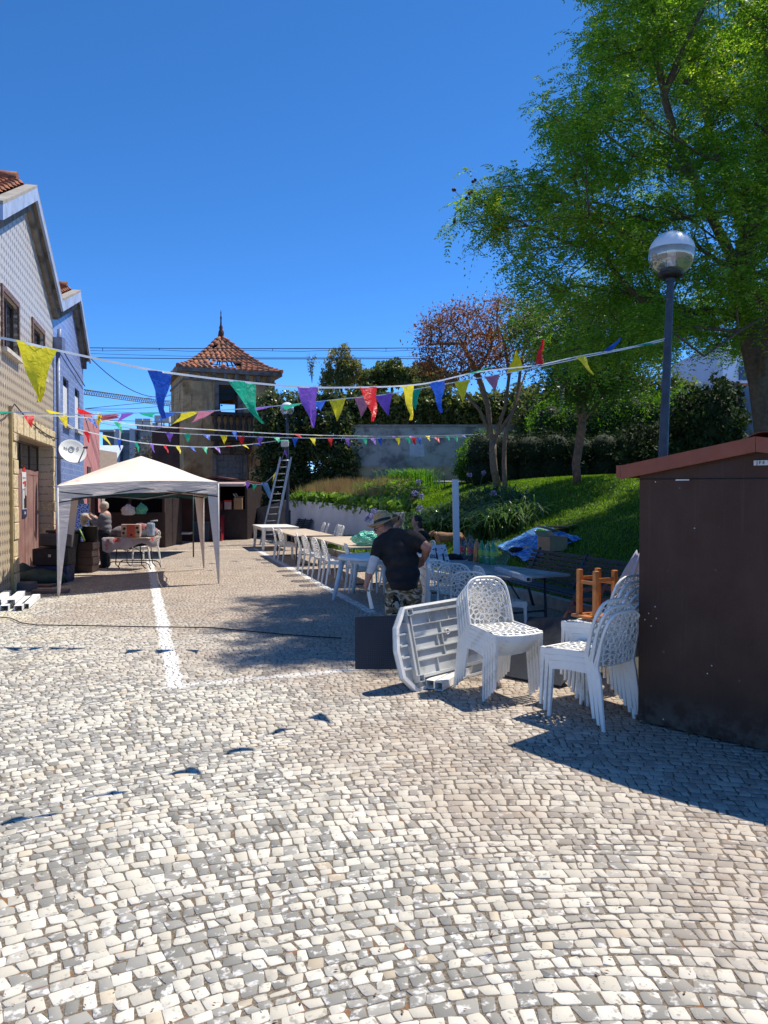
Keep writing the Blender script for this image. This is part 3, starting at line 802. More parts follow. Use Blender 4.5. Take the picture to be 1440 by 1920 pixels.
def window(T, s0, s1, z0, z1, frame, sill=True, shutter=False, revc=None, fr=.06):
    f = MB(); d = -.11
    for a, b_, c, e in ((s0, s0+fr, z0, z1), (s1-fr, s1, z0, z1), (s0+fr, s1-fr, z0, z0+fr), (s0+fr, s1-fr, z1-fr, z1), ((s0+s1)/2-.03, (s0+s1)/2+.03, z0+fr, z1-fr)):
        fbox(f, a, b_, d, d+.05, c, e)
    w_ = f.build('window', frame, T, world=True)
    g = MB(); fbox(g, s0+.01, s1-.01, d+.01, d+.02, z0+.01, z1-.01)
    o = g.build('pane', GLASSD, w_); 
    for v in o.data.vertices: v.co -= T.location
    if shutter:
        h = MB(); k = int((z1-z0)*.8/.05)
        for i in range(k): fbox(h, s0+fr, s1-fr, d+.06, d+.075, z1-fr-(i+1)*.05+.004-(z1-z0)*.14, z1-fr-i*.05-(z1-z0)*.14)
        o = h.build('shutter', mat('white_shutter', (.72, .74, .76), .5, .05), w_)
        for v in o.data.vertices: v.co -= T.location
    if sill:
        s_ = MB(); fbox(s_, s0-.08, s1+.08, -.10, .09, z0-.07, z0); o = s_.build('sill', mat('pale_stone', (.55, .52, .47), .8, .15), w_)
        for v in o.data.vertices: v.co -= T.location
    if revc:
        r = MB()
        fbox(r, s0-.10, s0-.002, .002, .03, z0, z1+.1); fbox(r, s1+.002, s1+.10, .002, .03, z0, z1+.1); fbox(r, s0-.002, s1+.002, .002, .03, z1+.002, z1+.1)
        o = r.build('surround', revc, w_)
        for v in o.data.vertices: v.co -= T.location
def S_of(px):    # facade position seen at picture column px
    k = (px-CX)/F; Y = (-6.53+.2588*13.4)/(k+.2588); return (Y-13.4)/.968
BRT = mat('brown_tile_surround', (.12, .07, .05), .5, .35, 22, c2=(.30, .18, .12), sc2=26, lo=.5, hi=.6)
sd0, sd1 = S_of(28), S_of(96)
win1 = (S_of(8), S_of(36), 4.18, 5.12); win2 = (S_of(64), S_of(84), 4.2, 5.15)
T1, _ = gable_house('tiled_house', 'gabled house clad in beige patterned tiles with a big brown door, nearest on the left', -1.5, 4.44, 1.4, 6.02, 7.40, 6.02, AZ, [(sd0, sd1, 0, 2.8), win1, win2])
roof_pair(T1, -1.5, 4.44, 1.4, 6.02, 7.40, 6.02)
window(T1, *win1, mat('brown_frame', (.06, .04, .03), .5), True, False, BRT); window(T1, *win2, MATS['brown_frame'], True, False, BRT)
def door():
    d = MB(); W = sd1-sd0; k = 12
    for i in range(k):
        a = sd0+W*i/k; fbox(d, a+.006, a+W/k-.006, -.30, -.26+(.006 if i % 3 else 0), 0.02, 2.2)
    fbox(d, sd0, sd1, -.29, -.25, 2.14, 2.24)
    o = d.build('garage_door', DOORM, T1, world=True)
    g = MB(); 
    for i in range(4): fbox(g, sd0+W*i/4+.03, sd0+W*(i+1)/4-.03, -.29, -.275, 2.26, 2.74)
    q = g.build('pane', GLASSD, o)
    for v in q.data.vertices: v.co -= T1.location
    g = MB()
    for i in range(5): fbox(g, sd0+W*i/4-.028, sd0+W*i/4+.028, -.30, -.255, 2.25, 2.75)
    fbox(g, sd0, sd1, -.30, -.25, 2.75, 2.8)
    q = g.build('frame', MATS['brown_frame'], o)
    for v in q.data.vertices: v.co -= T1.location
    # stone surround: courses of roughly dressed blocks
    s_ = MB()
    def blocks(a, b_, z0, z1, along):
        q = z0 if along == 'z' else a
        end = z1 if along == 'z' else b_
        while q < end-.02:
            h = min(U(.22, .38), end-q)
            j = U(.0, .03)
            if along == 'z': fbox(s_, a+U(-.01, .012), b_+U(-.012, .01), -.298, .045+j, q+.006, q+h-.006)
            else: fbox(s_, q+.006, q+h-.006, -.298, .045+j, z0, z1+U(-.01, .02))
            q += h
    blocks(sd0-.36, sd0-.003, 0, 2.803, 'z'); blocks(sd1+.003, sd1+.26, 0, 2.803, 'z'); blocks(sd0-.36, sd1+.26, 2.806, 3.15, 'x')
    s_.build('door_surround', STONE, T1, world=True, bevel=.012)
    # narrow timber strip beside the surround
    p = MB(); fbox(p, sd0-.42, sd0-.37, .002, .05, 0, 3.25); fbox(p, sd1+.0, sd1+.015, .09, .10, .3, 2.6)
    p.build('trim_strip', mat('yellow_trim', (.45, .33, .14), .7), T1, world=True)
    # poster on the door
    ps = MB()
    cs = S_of(70)
    def pb(mb, u0, u1, v0, v1, d): fbox(mb, cs+u0, cs+u1, -.25, -.25+d, 1.72+v0, 1.72+v1)
    pb(ps, -.21, .21, -.46, .46, .006)
    P = tag(ps.build('poster', mat('poster_white', (.72, .70, .68), .4, .02)), 'white and red notice with dark blue foot stuck on the brown garage door', 'poster')
    def sub(nm, m_, boxes):
        g = MB()
        for bx in boxes: fbox(g, cs+bx[0], cs+bx[1], -.244, -.238, 1.72+bx[2], 1.72+bx[3])
        o = g.build(nm, m_, P)
    sub('red_print', mat('print_red', (.55, .03, .03), .5), [(-.14, .12, .47, .53), (-.08, .06, .53, .58), (-.13, -.02, .22, .26), (.02, .15, .16, .28)])
    sub('blue_print', mat('print_navy', (.015, .03, .09), .5), [(-.21, .21, -.46, -.30)])
    sub('grey_print', mat('print_grey', (.35, .36, .38), .5), [(-.15, .15, .33, .36), (-.18, -.14, -.28, .1), (-.18, .1, .1, .12)])
    sub('black_print', mat('print_black', (.02, .02, .025), .5), [(.04, .09, -.28, .14), (.10, .19, -.28, -.02), (-.04, .03, -.28, -.08)])
    t_ = text('lettering', 'S', .15, frame_mat(fp(cs-.21+.28, -.237, 1.72+.22), FD, FN), MATS['print_red'], P)
    t_ = text('lettering', 'SSDB', .07, frame_mat(fp(cs+.02, -.237, 1.72-.38), FD, FN), MATS['poster_white'], P)
door()
w3 = (S_of(120), S_of(130.5), 3.5, 4.68); w4 = (S_of(142), S_of(150.5), 3.5, 4.68)
T2, _ = gable_house('blue_tiled_house', 'narrower gabled house clad in blue tiles with white shutters, beyond the beige one', 4.46, 9.75, 7.6, 5.98, 7.0, 5.66, BT, [w3, w4])
roof_pair(T2, 4.46, 9.75, 7.6, 5.98, 7.0, 5.66, over=.17, ext=.0)
window(T2, *w3, mat('dark_frame', (.05, .05, .06), .5), True, True, None, .04); window(T2, *w4, MATS['dark_frame'], True, True, None, .04)
def drain():
    d = MB(); d.tube([fp(4.46, .10, 0), fp(4.46, .10, 5.0)], .05, 10); d.box(fp(4.46, .12, 5.2), (.22, .2, .3)); d.tube([fp(4.46, .10, 5.0), fp(4.46, .14, 5.55)], .05, 8)
    d.build('downpipe', mat('blue_pipe', (.13, .17, .30), .5, .15), T2, world=True)
drain()
def dish():
    c = at(135, 848, 17.3); T = thing('satellite_dish', 'white satellite dish lettered NOS on the corner of the blue tiled house', 'satellite dish', c)
    n_ = (Vector((0.25, 13.0, 1.2+.8))-Vector((c.x+1.8, 17.3, 2.9))); n_ = Vector((.55, -.68, .46)).normalized()
    ex = Vector((0, 0, 1)).cross(n_).normalized(); M = frame_mat((0, 0, 0), ex, n_)
    m = MB(); r = .295
    prof = [(r*k/8, .055*(k/8)**2) for k in range(9)]; prof[0] = (1e-4, 0)
    prof2 = prof+[(r*1.02, .055), (r*1.02, .045)]+[(r*k/8, .055*(k/8)**2-.008) for k in range(8, -1, -1)]; prof2[-1] = (1e-4, -.008)
    m.lathe(prof2, 40, M=M.to_3x3()); m.build('reflector', mat('dish_white', (.68, .70, .70), .45, .04), T)
    M3 = M.to_3x3()
    a = MB(); a.tube([M3@Vector((.08, -.30, .05)), M3@Vector((.19, -.06, .30))], .014, 8); a.build('arm', mat('grey_arm', (.2, .2, .21), .5), T)
    l = MB(); l.tube([M3@Vector((.17, -.05, .30)), M3@Vector((.25, -.02, .27))], [.022, .032], 10); l.build('receiver', BLACKM, T)
    k = MB(); k.tube([M3@Vector((0, 0, -.02)), M3@Vector((0, -.05, -.2)), fp(4.6, .0, c.z-.1)-c], .02, 8); k.build('bracket', MATS['grey_arm'], T)
    tm = mat('logo_grey', (.08, .085, .09), .5)
    for ch, x in (('N', -.135), ('S', .135)): text('lettering', ch, .115, M@Matrix.Translation((x, .08, .028)), tm, T)
    rg = MB(); pts = [M3@Vector((.055*math.cos(q*math.pi/12), .08+.055*math.sin(q*math.pi/12), .024)) for q in range(25)]
    rg.tube(pts, .011, 6); rg.build('ring_emblem', mat('logo_ring', (.28, .29, .30), .5), T)
dish()
# beyond the blue house
def beyond():
    T = thing('pink_house', 'narrow strip of a pink house past the blue tiled house', 'house', fp(12, 0, 0))
    m = MB(); fbox(m, 9.8, 14.2, -5, -.02, 0, 4.3); m.build('wall', mat('pink_wall', (.50, .22, .22), .8, .1, 3), T, world=True)
    g = MB(); fbox(g, 10.6, 11.4, -.02, .01, 1.2, 2.6); g.build('shutter', mat('brown_shutter', (.10, .06, .05), .6), T, world=True)
    T = thing('white_shed_building', 'small pale building with a ribbed metal roof edge past the pink house', 'building', at(195, 929, 52))
    c = T.location; c.z = 0
    m = MB(); m.box((0, 0, 1.95), (3.0, 4, 3.9)); m.build('wall', mat('pale_grey_wall', (.42, .43, .43), .8), T)
    m = MB(); m.prism([Vector((-1.6, -2.2, 3.92)), Vector((1.6, -2.2, 3.92)), Vector((1.4, -.2, 5.0)), Vector((-1.8, -.2, 5.0))], (0, 0, .1)); m.build('roof', mat('pale_sheet', (.55, .62, .66), .5), T)
    m = MB(); m.box((-.5, -2.03, 2.6), (.8, .06, .9)); m.build('window', GLASSD, T)
    T = thing('tan_building', 'narrow tan and brown building between the pink house and the pale shed', 'building', (at(178, 929, 46).x, 46, 0))
    m = MB(); m.box((0, 0, 2.2), (1.3, 4, 4.4)); m.build('wall', mat('tan_wall', (.36, .27, .20), .8), T)
    m = MB(); m.box((-.3, -2.03, 2.2), (.5, .06, 4.2)); m.build('dark_panel', mat('dk_brown', (.07, .045, .04), .8), T)
    # apartment block
    Y = 130; b = at(235, 929, Y); b.z = 0
    T = thing('apartment_block', 'grey modern apartment block with balconies, far behind the tent', 'building', b)
    gp = mat('grey_render', (.20, .23, .27), .7, .08, .4); bl = mat('blue_grey_glass', (.05, .075, .11), .25, .2, .3); wh = mat('white_slab', (.42, .45, .50), .7)
    x0, x1 = at(186, 0, Y).x-b.x, at(292, 0, Y).x-b.x
    def hz(py): return at(0, py, Y).z
    wl = MB(); wl.box(((x0+x1)/2, 6, hz(806)/2), (x1-x0, 12, hz(806))); 
    wl.box((at(268, 0, Y).x-b.x, 6, hz(792)/2), (at(295, 0, Y).x-at(255, 0, Y).x, 10, hz(792)))
    wl.build('wall', gp, T)
    for i in range(7):
        z = hz(809)-i*2.85
        if z < 1: break
        for (a, e) in ((187, 213), (222, 243), (250, 280)):
            g = MB(); g.box(((at(a, 0, Y).x+at(e, 0, Y).x)/2-b.x, -.1, z-1.3), ((at(e, 0, Y).x-at(a, 0, Y).x), .3, 1.9)); g.build('window', bl, T)
        g = MB(); g.box(((at(183, 0, Y).x+at(215, 0, Y).x)/2-b.x, -.9, z), ((at(215, 0, Y).x-at(183, 0, Y).x), 2.2, .3)); g.build('balcony', wh, T)
        g = MB(); g.box(((at(249, 0, Y).x+at(285, 0, Y).x)/2-b.x, -.9, z+.2), ((at(285, 0, Y).x-at(249, 0, Y).x), 2.0, .25)); g.build('balcony', wh, T)
    for px in (217, 246): g = MB(); g.box((at(px, 0, Y).x-b.x, -.5, hz(806)/2), (.9, 1.2, hz(804))); g.build('pilaster', wh, T)
    for px in (262, 277, 298, 312):
        q = at(px, 792 if px < 280 else 786, 120); TT = thing('roof_tank', 'pale box tank on a far rooftop, ' + {262: 'leftmost', 277: 'second from left', 298: 'second from right, larger', 312: 'rightmost, by the tower'}[px], 'water tank', q, group='tanks on the far rooftop')
        g = MB(); g.box((0, 0, 0), (1.1, 1.1, 1.1)); g.build('tank', mat('tank_grey', (.40, .42, .42), .6), TT); g = MB()
        for sx in (-.4, .4): g.tube([(sx, 0, -.5), (sx, 0, -1.5)], .08, 5)
        g.build('leg', mat('tank_leg', (.1, .1, .1), .6), TT)
    # low rooftop these stand on, beyond the wing
    T = thing('far_flat_roofed_block', 'low far block with a dark plant room, just left of the ruined tower', 'building', (at(300, 0, 122).x, 122, 0))
    h = at(0, 800, 120).z; g = MB(); g.box((0, 3, h/2), (6.5, 8, h)); g.build('wall', gp, T); g = MB(); g.box((-1, -1.05, h-2), (3.5, .1, 1.2)); g.build('window', bl, T)
    # crane
    Y = 260; b = at(325, 929, Y); b.z = 0; top = at(328, 738, Y); cm = mat('crane_grey', (.16, .18, .20), .6)
    T = thing('tower_crane', 'distant tower crane with a long lattice jib left of the ruined tower', 'crane', b)
    g = MB(); zt_ = at(0, 762, Y).z
    for dx in (-1.0, 1.0): g.tube([Vector((dx, 0, 0)), Vector((dx, 0, zt_))], .22, 4)
    for i in range(16): z = i*zt_/16; g.tube([(-1, 0, z), (1, 0, z+zt_/16)], .14, 4)
    g.build('mast', cm, T)
    j = MB(); e = at(158, 739, 205)-b; a = Vector((0, 0, zt_)); L = e-a
    up = Vector((0, 0, 1.5))
    j.tube([a, e], .2, 4); j.tube([a+up, e+up*.8], .2, 4)
    for i in range(44): j.tube([a+L*(i/44), a+up+L*((i+.5)/44)], .09, 4); j.tube([a+up+L*((i+.5)/44), a+L*((i+1)/44)], .09, 4)
    c_ = at(350, 760, Y)-b; j.tube([a, c_], .35, 4)
    j.build('jib', cm, T)
    q = MB(); q.tube([a, top-b+Vector((0, 0, 0))], [.5, .2], 4); q.tube([top-b, a+L*.55], .06, 4); q.tube([top-b, c_], .06, 4); q.build('apex_frame', cm, T)
    # street lamp stub and dry tree
    T = thing('bare_brown_tree', 'small half-bare brownish tree before the far apartment block', 'tree', (at(270, 0, 60).x, 60, 0))
    g = MB(); g.tube([(0, 0, 0), (0, 0, 3.5)], .12, 6); g.build('trunk', BARK, T)
    P = blob_points(2600, [[T.location.x, 60, 4.6, 1.1, 1, 1.7], [T.location.x-.7, 60, 3.6, .9, .9, 1.2]], .1); leaves('crown', P, .09, leafmat('dry_brown_leaf', (.10, .08, .05), (.16, .13, .08), (.12, .13, .06), .2), T)
beyond()

# ================================================================ ruined tower
def tower():
    A = Vector(((345-720)/F*36, 36, 0)); E = Vector((.92, .39, 0)).normalized(); Nn = Vector((E.y, -E.x, 0))
    # width so that the right corner meets column 516
    k = (516-720)/F; W = (k*A.y-A.x)/(E.x-k*E.y)
    H = 7.55; D = W
    ctr = A+E*W/2-Nn*D/2
    T = thing('ruined_tower', 'derelict stained square tower with a broken red pointed roof', 'tower', ctr)
    def tp(u, d, z): return A+E*u-Nn*d+Vector((0, 0, z))
    m, n, b = newmat('stained_render', .92, .15); p = n.pos()
    x, y, z = n.xyz(p)
    f = n.noise(p, .8, 7, .62, .3)
    c = n.ramp(f, [(0, (.10, .058, .030)), (.38, (.26, .15, .075)), (.47, (.46, .29, .14)), (.54, (.66, .44, .22)), (.64, (.42, .32, .22)), (1, (.66, .47, .27))])
    c = n.mix(n.mapr(n.noise(n.scale(p, (4, 4, .5)), 1.3, 5, .6), .5, .72), c, (.05, .042, .038))
    c = n.mix(n.math('MULTIPLY', n.mapr(n.noise(p, .5, 3), .50, .56), .6), c, (.44, .31, .17))
    n.put(b.inputs['Base Color'], c); bump(n, b, f, .6, .15)
    def px2u(px, Y0=None):
        k = (px-720)/F; return (k*A.y-A.x)/(E.x-k*E.y)
    def hz(py, u): return CH+(929-py)/F*(A.y+E.y*u)
    wt = .42
    op = (px2u(411), px2u(447), hz(778, 1.5), hz(722, 1.5)); bk = (px2u(403)+.07, px2u(461)-.12, hz(912, 1.6), hz(850, 1.6))
    wl = MB()
    def strip(u0, u1, holes, d0, d1):
        zz = 0
        for (z0, z1) in holes:
            wl.prism([tp(u0, d0, zz), tp(u1, d0, zz), tp(u1, d1, zz), tp(u0, d1, zz)], (0, 0, z0-zz)); zz = z1
        wl.prism([tp(u0, d0, zz), tp(u1, d0, zz), tp(u1, d1, zz), tp(u0, d1, zz)], (0, 0, H-zz))
    us = sorted([0, op[0], op[1], bk[0], bk[1], W])
    for a, b_ in zip(us[:-1], us[1:]):
        mid = (a+b_)/2; hs_ = []
        if bk[0] < mid < bk[1]: hs_.append((bk[2], bk[3]))
        if op[0] < mid < op[1]: hs_.append((op[2], op[3]))
        strip(a, b_, hs_, 0, wt)
    # back wall with an opening in line, so that the sky shows through
    for a, b_, hs_ in ((0, .6, []), (.6, W-.7, [(3.9, 6.6)]), (W-.7, W, [])): strip(a, b_, hs_, D-wt, D)
    wl.prism([tp(0, wt, 0), tp(wt, wt, 0), tp(wt, D-wt, 0), tp(0, D-wt, 0)], (0, 0, H)); wl.prism([tp(W-wt, wt, 0), tp(W, wt, 0), tp(W, D-wt, 0), tp(W-wt, D-wt, 0)], (0, 0, H))
    wl.build('wall', m, T, world=True)
    PS = mat('weathered_pale_stone', (.22, .20, .18), .9, .2, 6, c2=(.12, .105, .09), sc2=3)
    def surround(u0, u1, z0, z1, wd, nm='window_surround', bottom=False):
        g = MB()
        for a, b_, c_, e_ in ((u0-wd, u0, z0, z1+wd), (u1, u1+wd, z0, z1+wd), (u0, u1, z1, z1+wd)):
            g.prism([tp(a, -.05, c_), tp(b_, -.05, c_), tp(b_, .2, c_), tp(a, .2, c_)], (0, 0, e_-c_-.003))
        g.prism([tp(u0-wd-.1, -.14, z1+wd), tp(u1+wd+.1, -.14, z1+wd), tp(u1+wd+.1, .1, z1+wd), tp(u0-wd-.1, .1, z1+wd)], (0, 0, .08))
        g.build(nm, PS, T, world=True)
    surround(*op[:2], op[2], op[3], .2); surround(*bk[:2], bk[2], bk[3], .17)
    # frame remains and foliage lattice in the upper opening
    g = MB(); g.prism([tp(op[0], .15, op[2]+1.02), tp(op[1], .15, op[2]+1.02), tp(op[1], .25, op[2]+1.02), tp(op[0], .25, op[2]+1.02)], (0, 0, .09))
    for u in (op[0]+.03, op[1]-.10): g.prism([tp(u, .15, op[2]), tp(u+.07, .15, op[2]), tp(u+.07, .25, op[2]), tp(u, .25, op[2])], (0, 0, op[3]-op[2]))
    g.prism([tp(op[0]+.1, .2, op[3]-.75), tp(op[1]-.1, .2, op[3]-.6), tp(op[1]-.1, .24, op[3]-.1), tp(op[0]+.1, .24, op[3]-.1)], Nn*.03)
    g.build('window_frame', BLACKM, T, world=True)
    P = []
    for i in range(420): P.append(tuple(tp(U(op[0]-.2, op[1]+.1), D+U(.1, .6), U(op[2], op[2]+1.6))))
    leaves('creeper', np.array(P), .06, leafmat('creeper_leaf', (.01, .015, .008), (.02, .03, .01), None, .1), T)
    # blocked window: cinder blocks
    g = MB(); zz = bk[2]
    while zz < bk[3]-.05:
        h = min(.31, bk[3]-zz); u = bk[0]-(.2 if int(zz*10) % 2 else 0)
        while u < bk[1]:
            a, b_ = max(u, bk[0]), min(u+.58, bk[1])
            if b_-a > .03: g.prism([tp(a+.008, .10, zz+.008), tp(b_-.008, .10, zz+.008), tp(b_-.008, .2, zz+.008), tp(a+.008, .2, zz+.008)], (0, 0, h-.016))
            u += .58
        zz += h
    g.build('blockwork', mat('cinder_block', (.17, .175, .18), .95, .2, 5, bm=.3), T, world=True)
    g = MB(); g.prism([tp(bk[0], .16, bk[2]), tp(bk[1], .16, bk[2]), tp(bk[1], .3, bk[2]), tp(bk[0], .3, bk[2])], (0, 0, bk[3]-bk[2])); g.build('mortar', mat('mortar_grey', (.23, .22, .21), .95), T, world=True)
    # balcony with balusters
    DS = mat('sooty_stone', (.055, .048, .045), .95, .3, 5)
    u0, u1 = px2u(396), px2u(472); zt_ = hz(780, 1.6); zb = hz(828, 1.6)
    g = MB(); 
    for z0, z1, d in ((zt_-.02, zt_+.12, -.75), (zb, zb+.22, -.8)): g.prism([tp(u0, d, z0), tp(u1, d, z0), tp(u1, 0, z0), tp(u0, 0, z0)], (0, 0, z1-z0))
    for u in (u0+.1, (u0+u1)/2-.1, u1-.3): g.prism([tp(u, -.6, zb-.4), tp(u+.18, -.6, zb-.4), tp(u+.18, 0, zb-.6), tp(u, 0, zb-.6)], (0, 0, .4))
    o = g.build('balcony', DS, T, world=True)
    for i in range(7):
        u = u0+.12+(u1-u0-.24)*i/6; g = MB(); c0 = tp(u, -.68, zb+.22); hh = zt_-.02-zb-.22
        g.lathe([(.07, 0), (.09, hh*.12), (.05, hh*.2), (.11, hh*.45), (.05, hh*.75), (.09, hh*.9), (.08, hh)], 8, c=c0-T.location); g.build('baluster', DS, o)
    # cornice and brackets
    g = MB(); o_ = .18
    for z0, z1, q in ((H-.02, H+.16, .30), (H-.42, H-.32, .05)):
        g.prism([tp(-q, -q, z0), tp(W+q, -q, z0), tp(W+q, D+q, z0), tp(-q, D+q, z0)], (0, 0, z1-z0))
    g.build('cornice', PS, T, world=True)
    for i in range(8):
        u = .35+(W-.7)*i/7; g = MB(); g.prism([tp(u-.08, -.22, H-.30), tp(u+.08, -.22, H-.30), tp(u+.08, 0, H-.32), tp(u-.08, 0, H-.32)], (0, 0, .27)); g.build('bracket', PS, T, world=True)
    # roof: bell-cast pyramid of separate tiles with missing ones
    ap = ctr+Vector((0, 0, 9.62)); ov = .30; zb = H+.12
    prof = [(1.0, 0), (.80, .10), (.55, .34), (.30, .64), (.04, 1.0)]     # fraction out, fraction up
    def pr(q):
        for (a, za), (c_, zc) in zip(prof[:-1], prof[1:]):
            if q <= a and q >= c_: return za+(zc-za)*(a-q)/(a-c_)
        return 1.0
    tl = MB(); raf = MB(); hip = MB(); half = W/2+ov
    for fi in range(4):
        ex = [E, -Nn, -E, Nn][fi]; nn_ = [Nn, E, -Nn, -E][fi]
        rows = 11
        def sp(q, t_):   # q out fraction, t_ in -1..1 across
            return ctr+nn_*half*q+ex*half*q*t_+Vector((0, 0, zb+(9.62-zb)*pr(q)))
        for r_ in range(rows):
            q0 = 1.0-.96*r_/rows; q1 = 1.0-.96*(r_+1)/rows-.012; nc = max(1, int(2*half*q0/.27))
            for j in range(nc):
                t0, t1 = -1+2*j/nc, -1+2*(j+1)/nc; tm = (t0+t1)/2
                if fi == 0 and r_ in (2, 3) and -.46 < tm < .34 and not (-.14 < tm < -.04): continue
                if fi == 0 and r_ == 1 and .60 < tm < .70: continue
                if fi == 2 and r_ < 7: continue
                if random.random() < .02: continue
                a, b_, c_, d_ = sp(q0, t0), sp(q0, t1), sp(q1, t1), sp(q1, t0)
                lift = Vector((0, 0, .05)); hump = Vector((0, 0, .09))+nn_*.03; jz = Vector((0, 0, U(-.015, .02)))
                k = len(tl.v)
                for e_, (l, r__) in enumerate(((a+lift, b_+lift), (d_, c_))):
                    for s_ in range(5):
                        f_ = s_/4; tl.v.append(l.lerp(r__, f_*.96+.02)+hump*math.sin(math.pi*f_)+jz)
                for s_ in range(4): tl.f.append([k+s_, k+s_+1, k+5+s_+1, k+5+s_]); tl.mi.append(0); tl.sm.append(True)
                tl.f.append([k+s_ for s_ in range(5)]); tl.mi.append(0); tl.sm.append(False)
        for j in range(9):
            t_ = -1+2*j/8
            raf.tube([sp(q, t_*.98)-Vector((0, 0, .07)) for q in (.98, .8, .55, .3, .06)], .035, 4)
        for q in (.86, .7, .5): raf.tube([sp(q, -1)-Vector((0, 0, .02)), sp(q, 1)-Vector((0, 0, .02))], .02, 4)
        for i in range(12):
            q0 = 1.0-.95*i/12; q1 = q0-.10; hip.tube([sp(q0, 1)+Vector((0, 0, .10)), sp(max(q1, .03), 1)+Vector((0, 0, .07))], [.11, .085], 7)
    tl.build('roof', mat('worn_roof_tile', (.44, .17, .085), .85, .35, 3.5, c2=(.17, .10, .07), sc2=2.2, bm=.3), T, world=True); raf.build('rafter', mat('dark_timber', (.05, .035, .028), .9), T, world=True); hip.build('hip_tile', RUST, T, world=True)
    f = MB(); z0 = 9.5-0
    f.lathe([(.17, 0), (.20, .12), (.10, .22), (.15, .34), (.13, .50), (.08, .62), (.10, .72), (.05, .85), (.035, 1.1), (.05, 1.2), (.02, 1.35), (.03, 1.45), (.008, 1.6)], 8, c=(0, 0, z0))
    f.ell((.07, 0, z0+.45), (.09, .06, .14), 6, 5); f.ell((-.08, 0, z0+.3), (.08, .06, .12), 6, 5)
    f.build('finial', mat('dark_rust', (.09, .035, .028), .9, .3, 8, bm=.5), T)
    # reddish-brown wing on the left
    WT = mat('sooty_red_render', (.085, .045, .038), .95, .35, 1.1, c2=(.20, .085, .04), sc2=.7, lo=.55, hi=.68)
    y0 = 37.2; pts = [(285, 1000), (285, 808), (300, 804), (318, 800), (330, 790), (338, 776), (343, 760), (348, 752), (352, 1000)]
    T3 = thing('ruined_wing', 'low sooty reddish wing attached to the left of the ruined tower', 'building', (at(318, 0, y0).x, y0, 0))
    g = MB(); poly = []
    for px, py in pts:
        q = at(px, py, y0); poly.append(Vector((q.x, y0, 0 if py == 1000 else q.z)))
    g.prism(poly, (0.0, 2.4, 0)); g.build('wall', WT, T3, world=True)
tower()

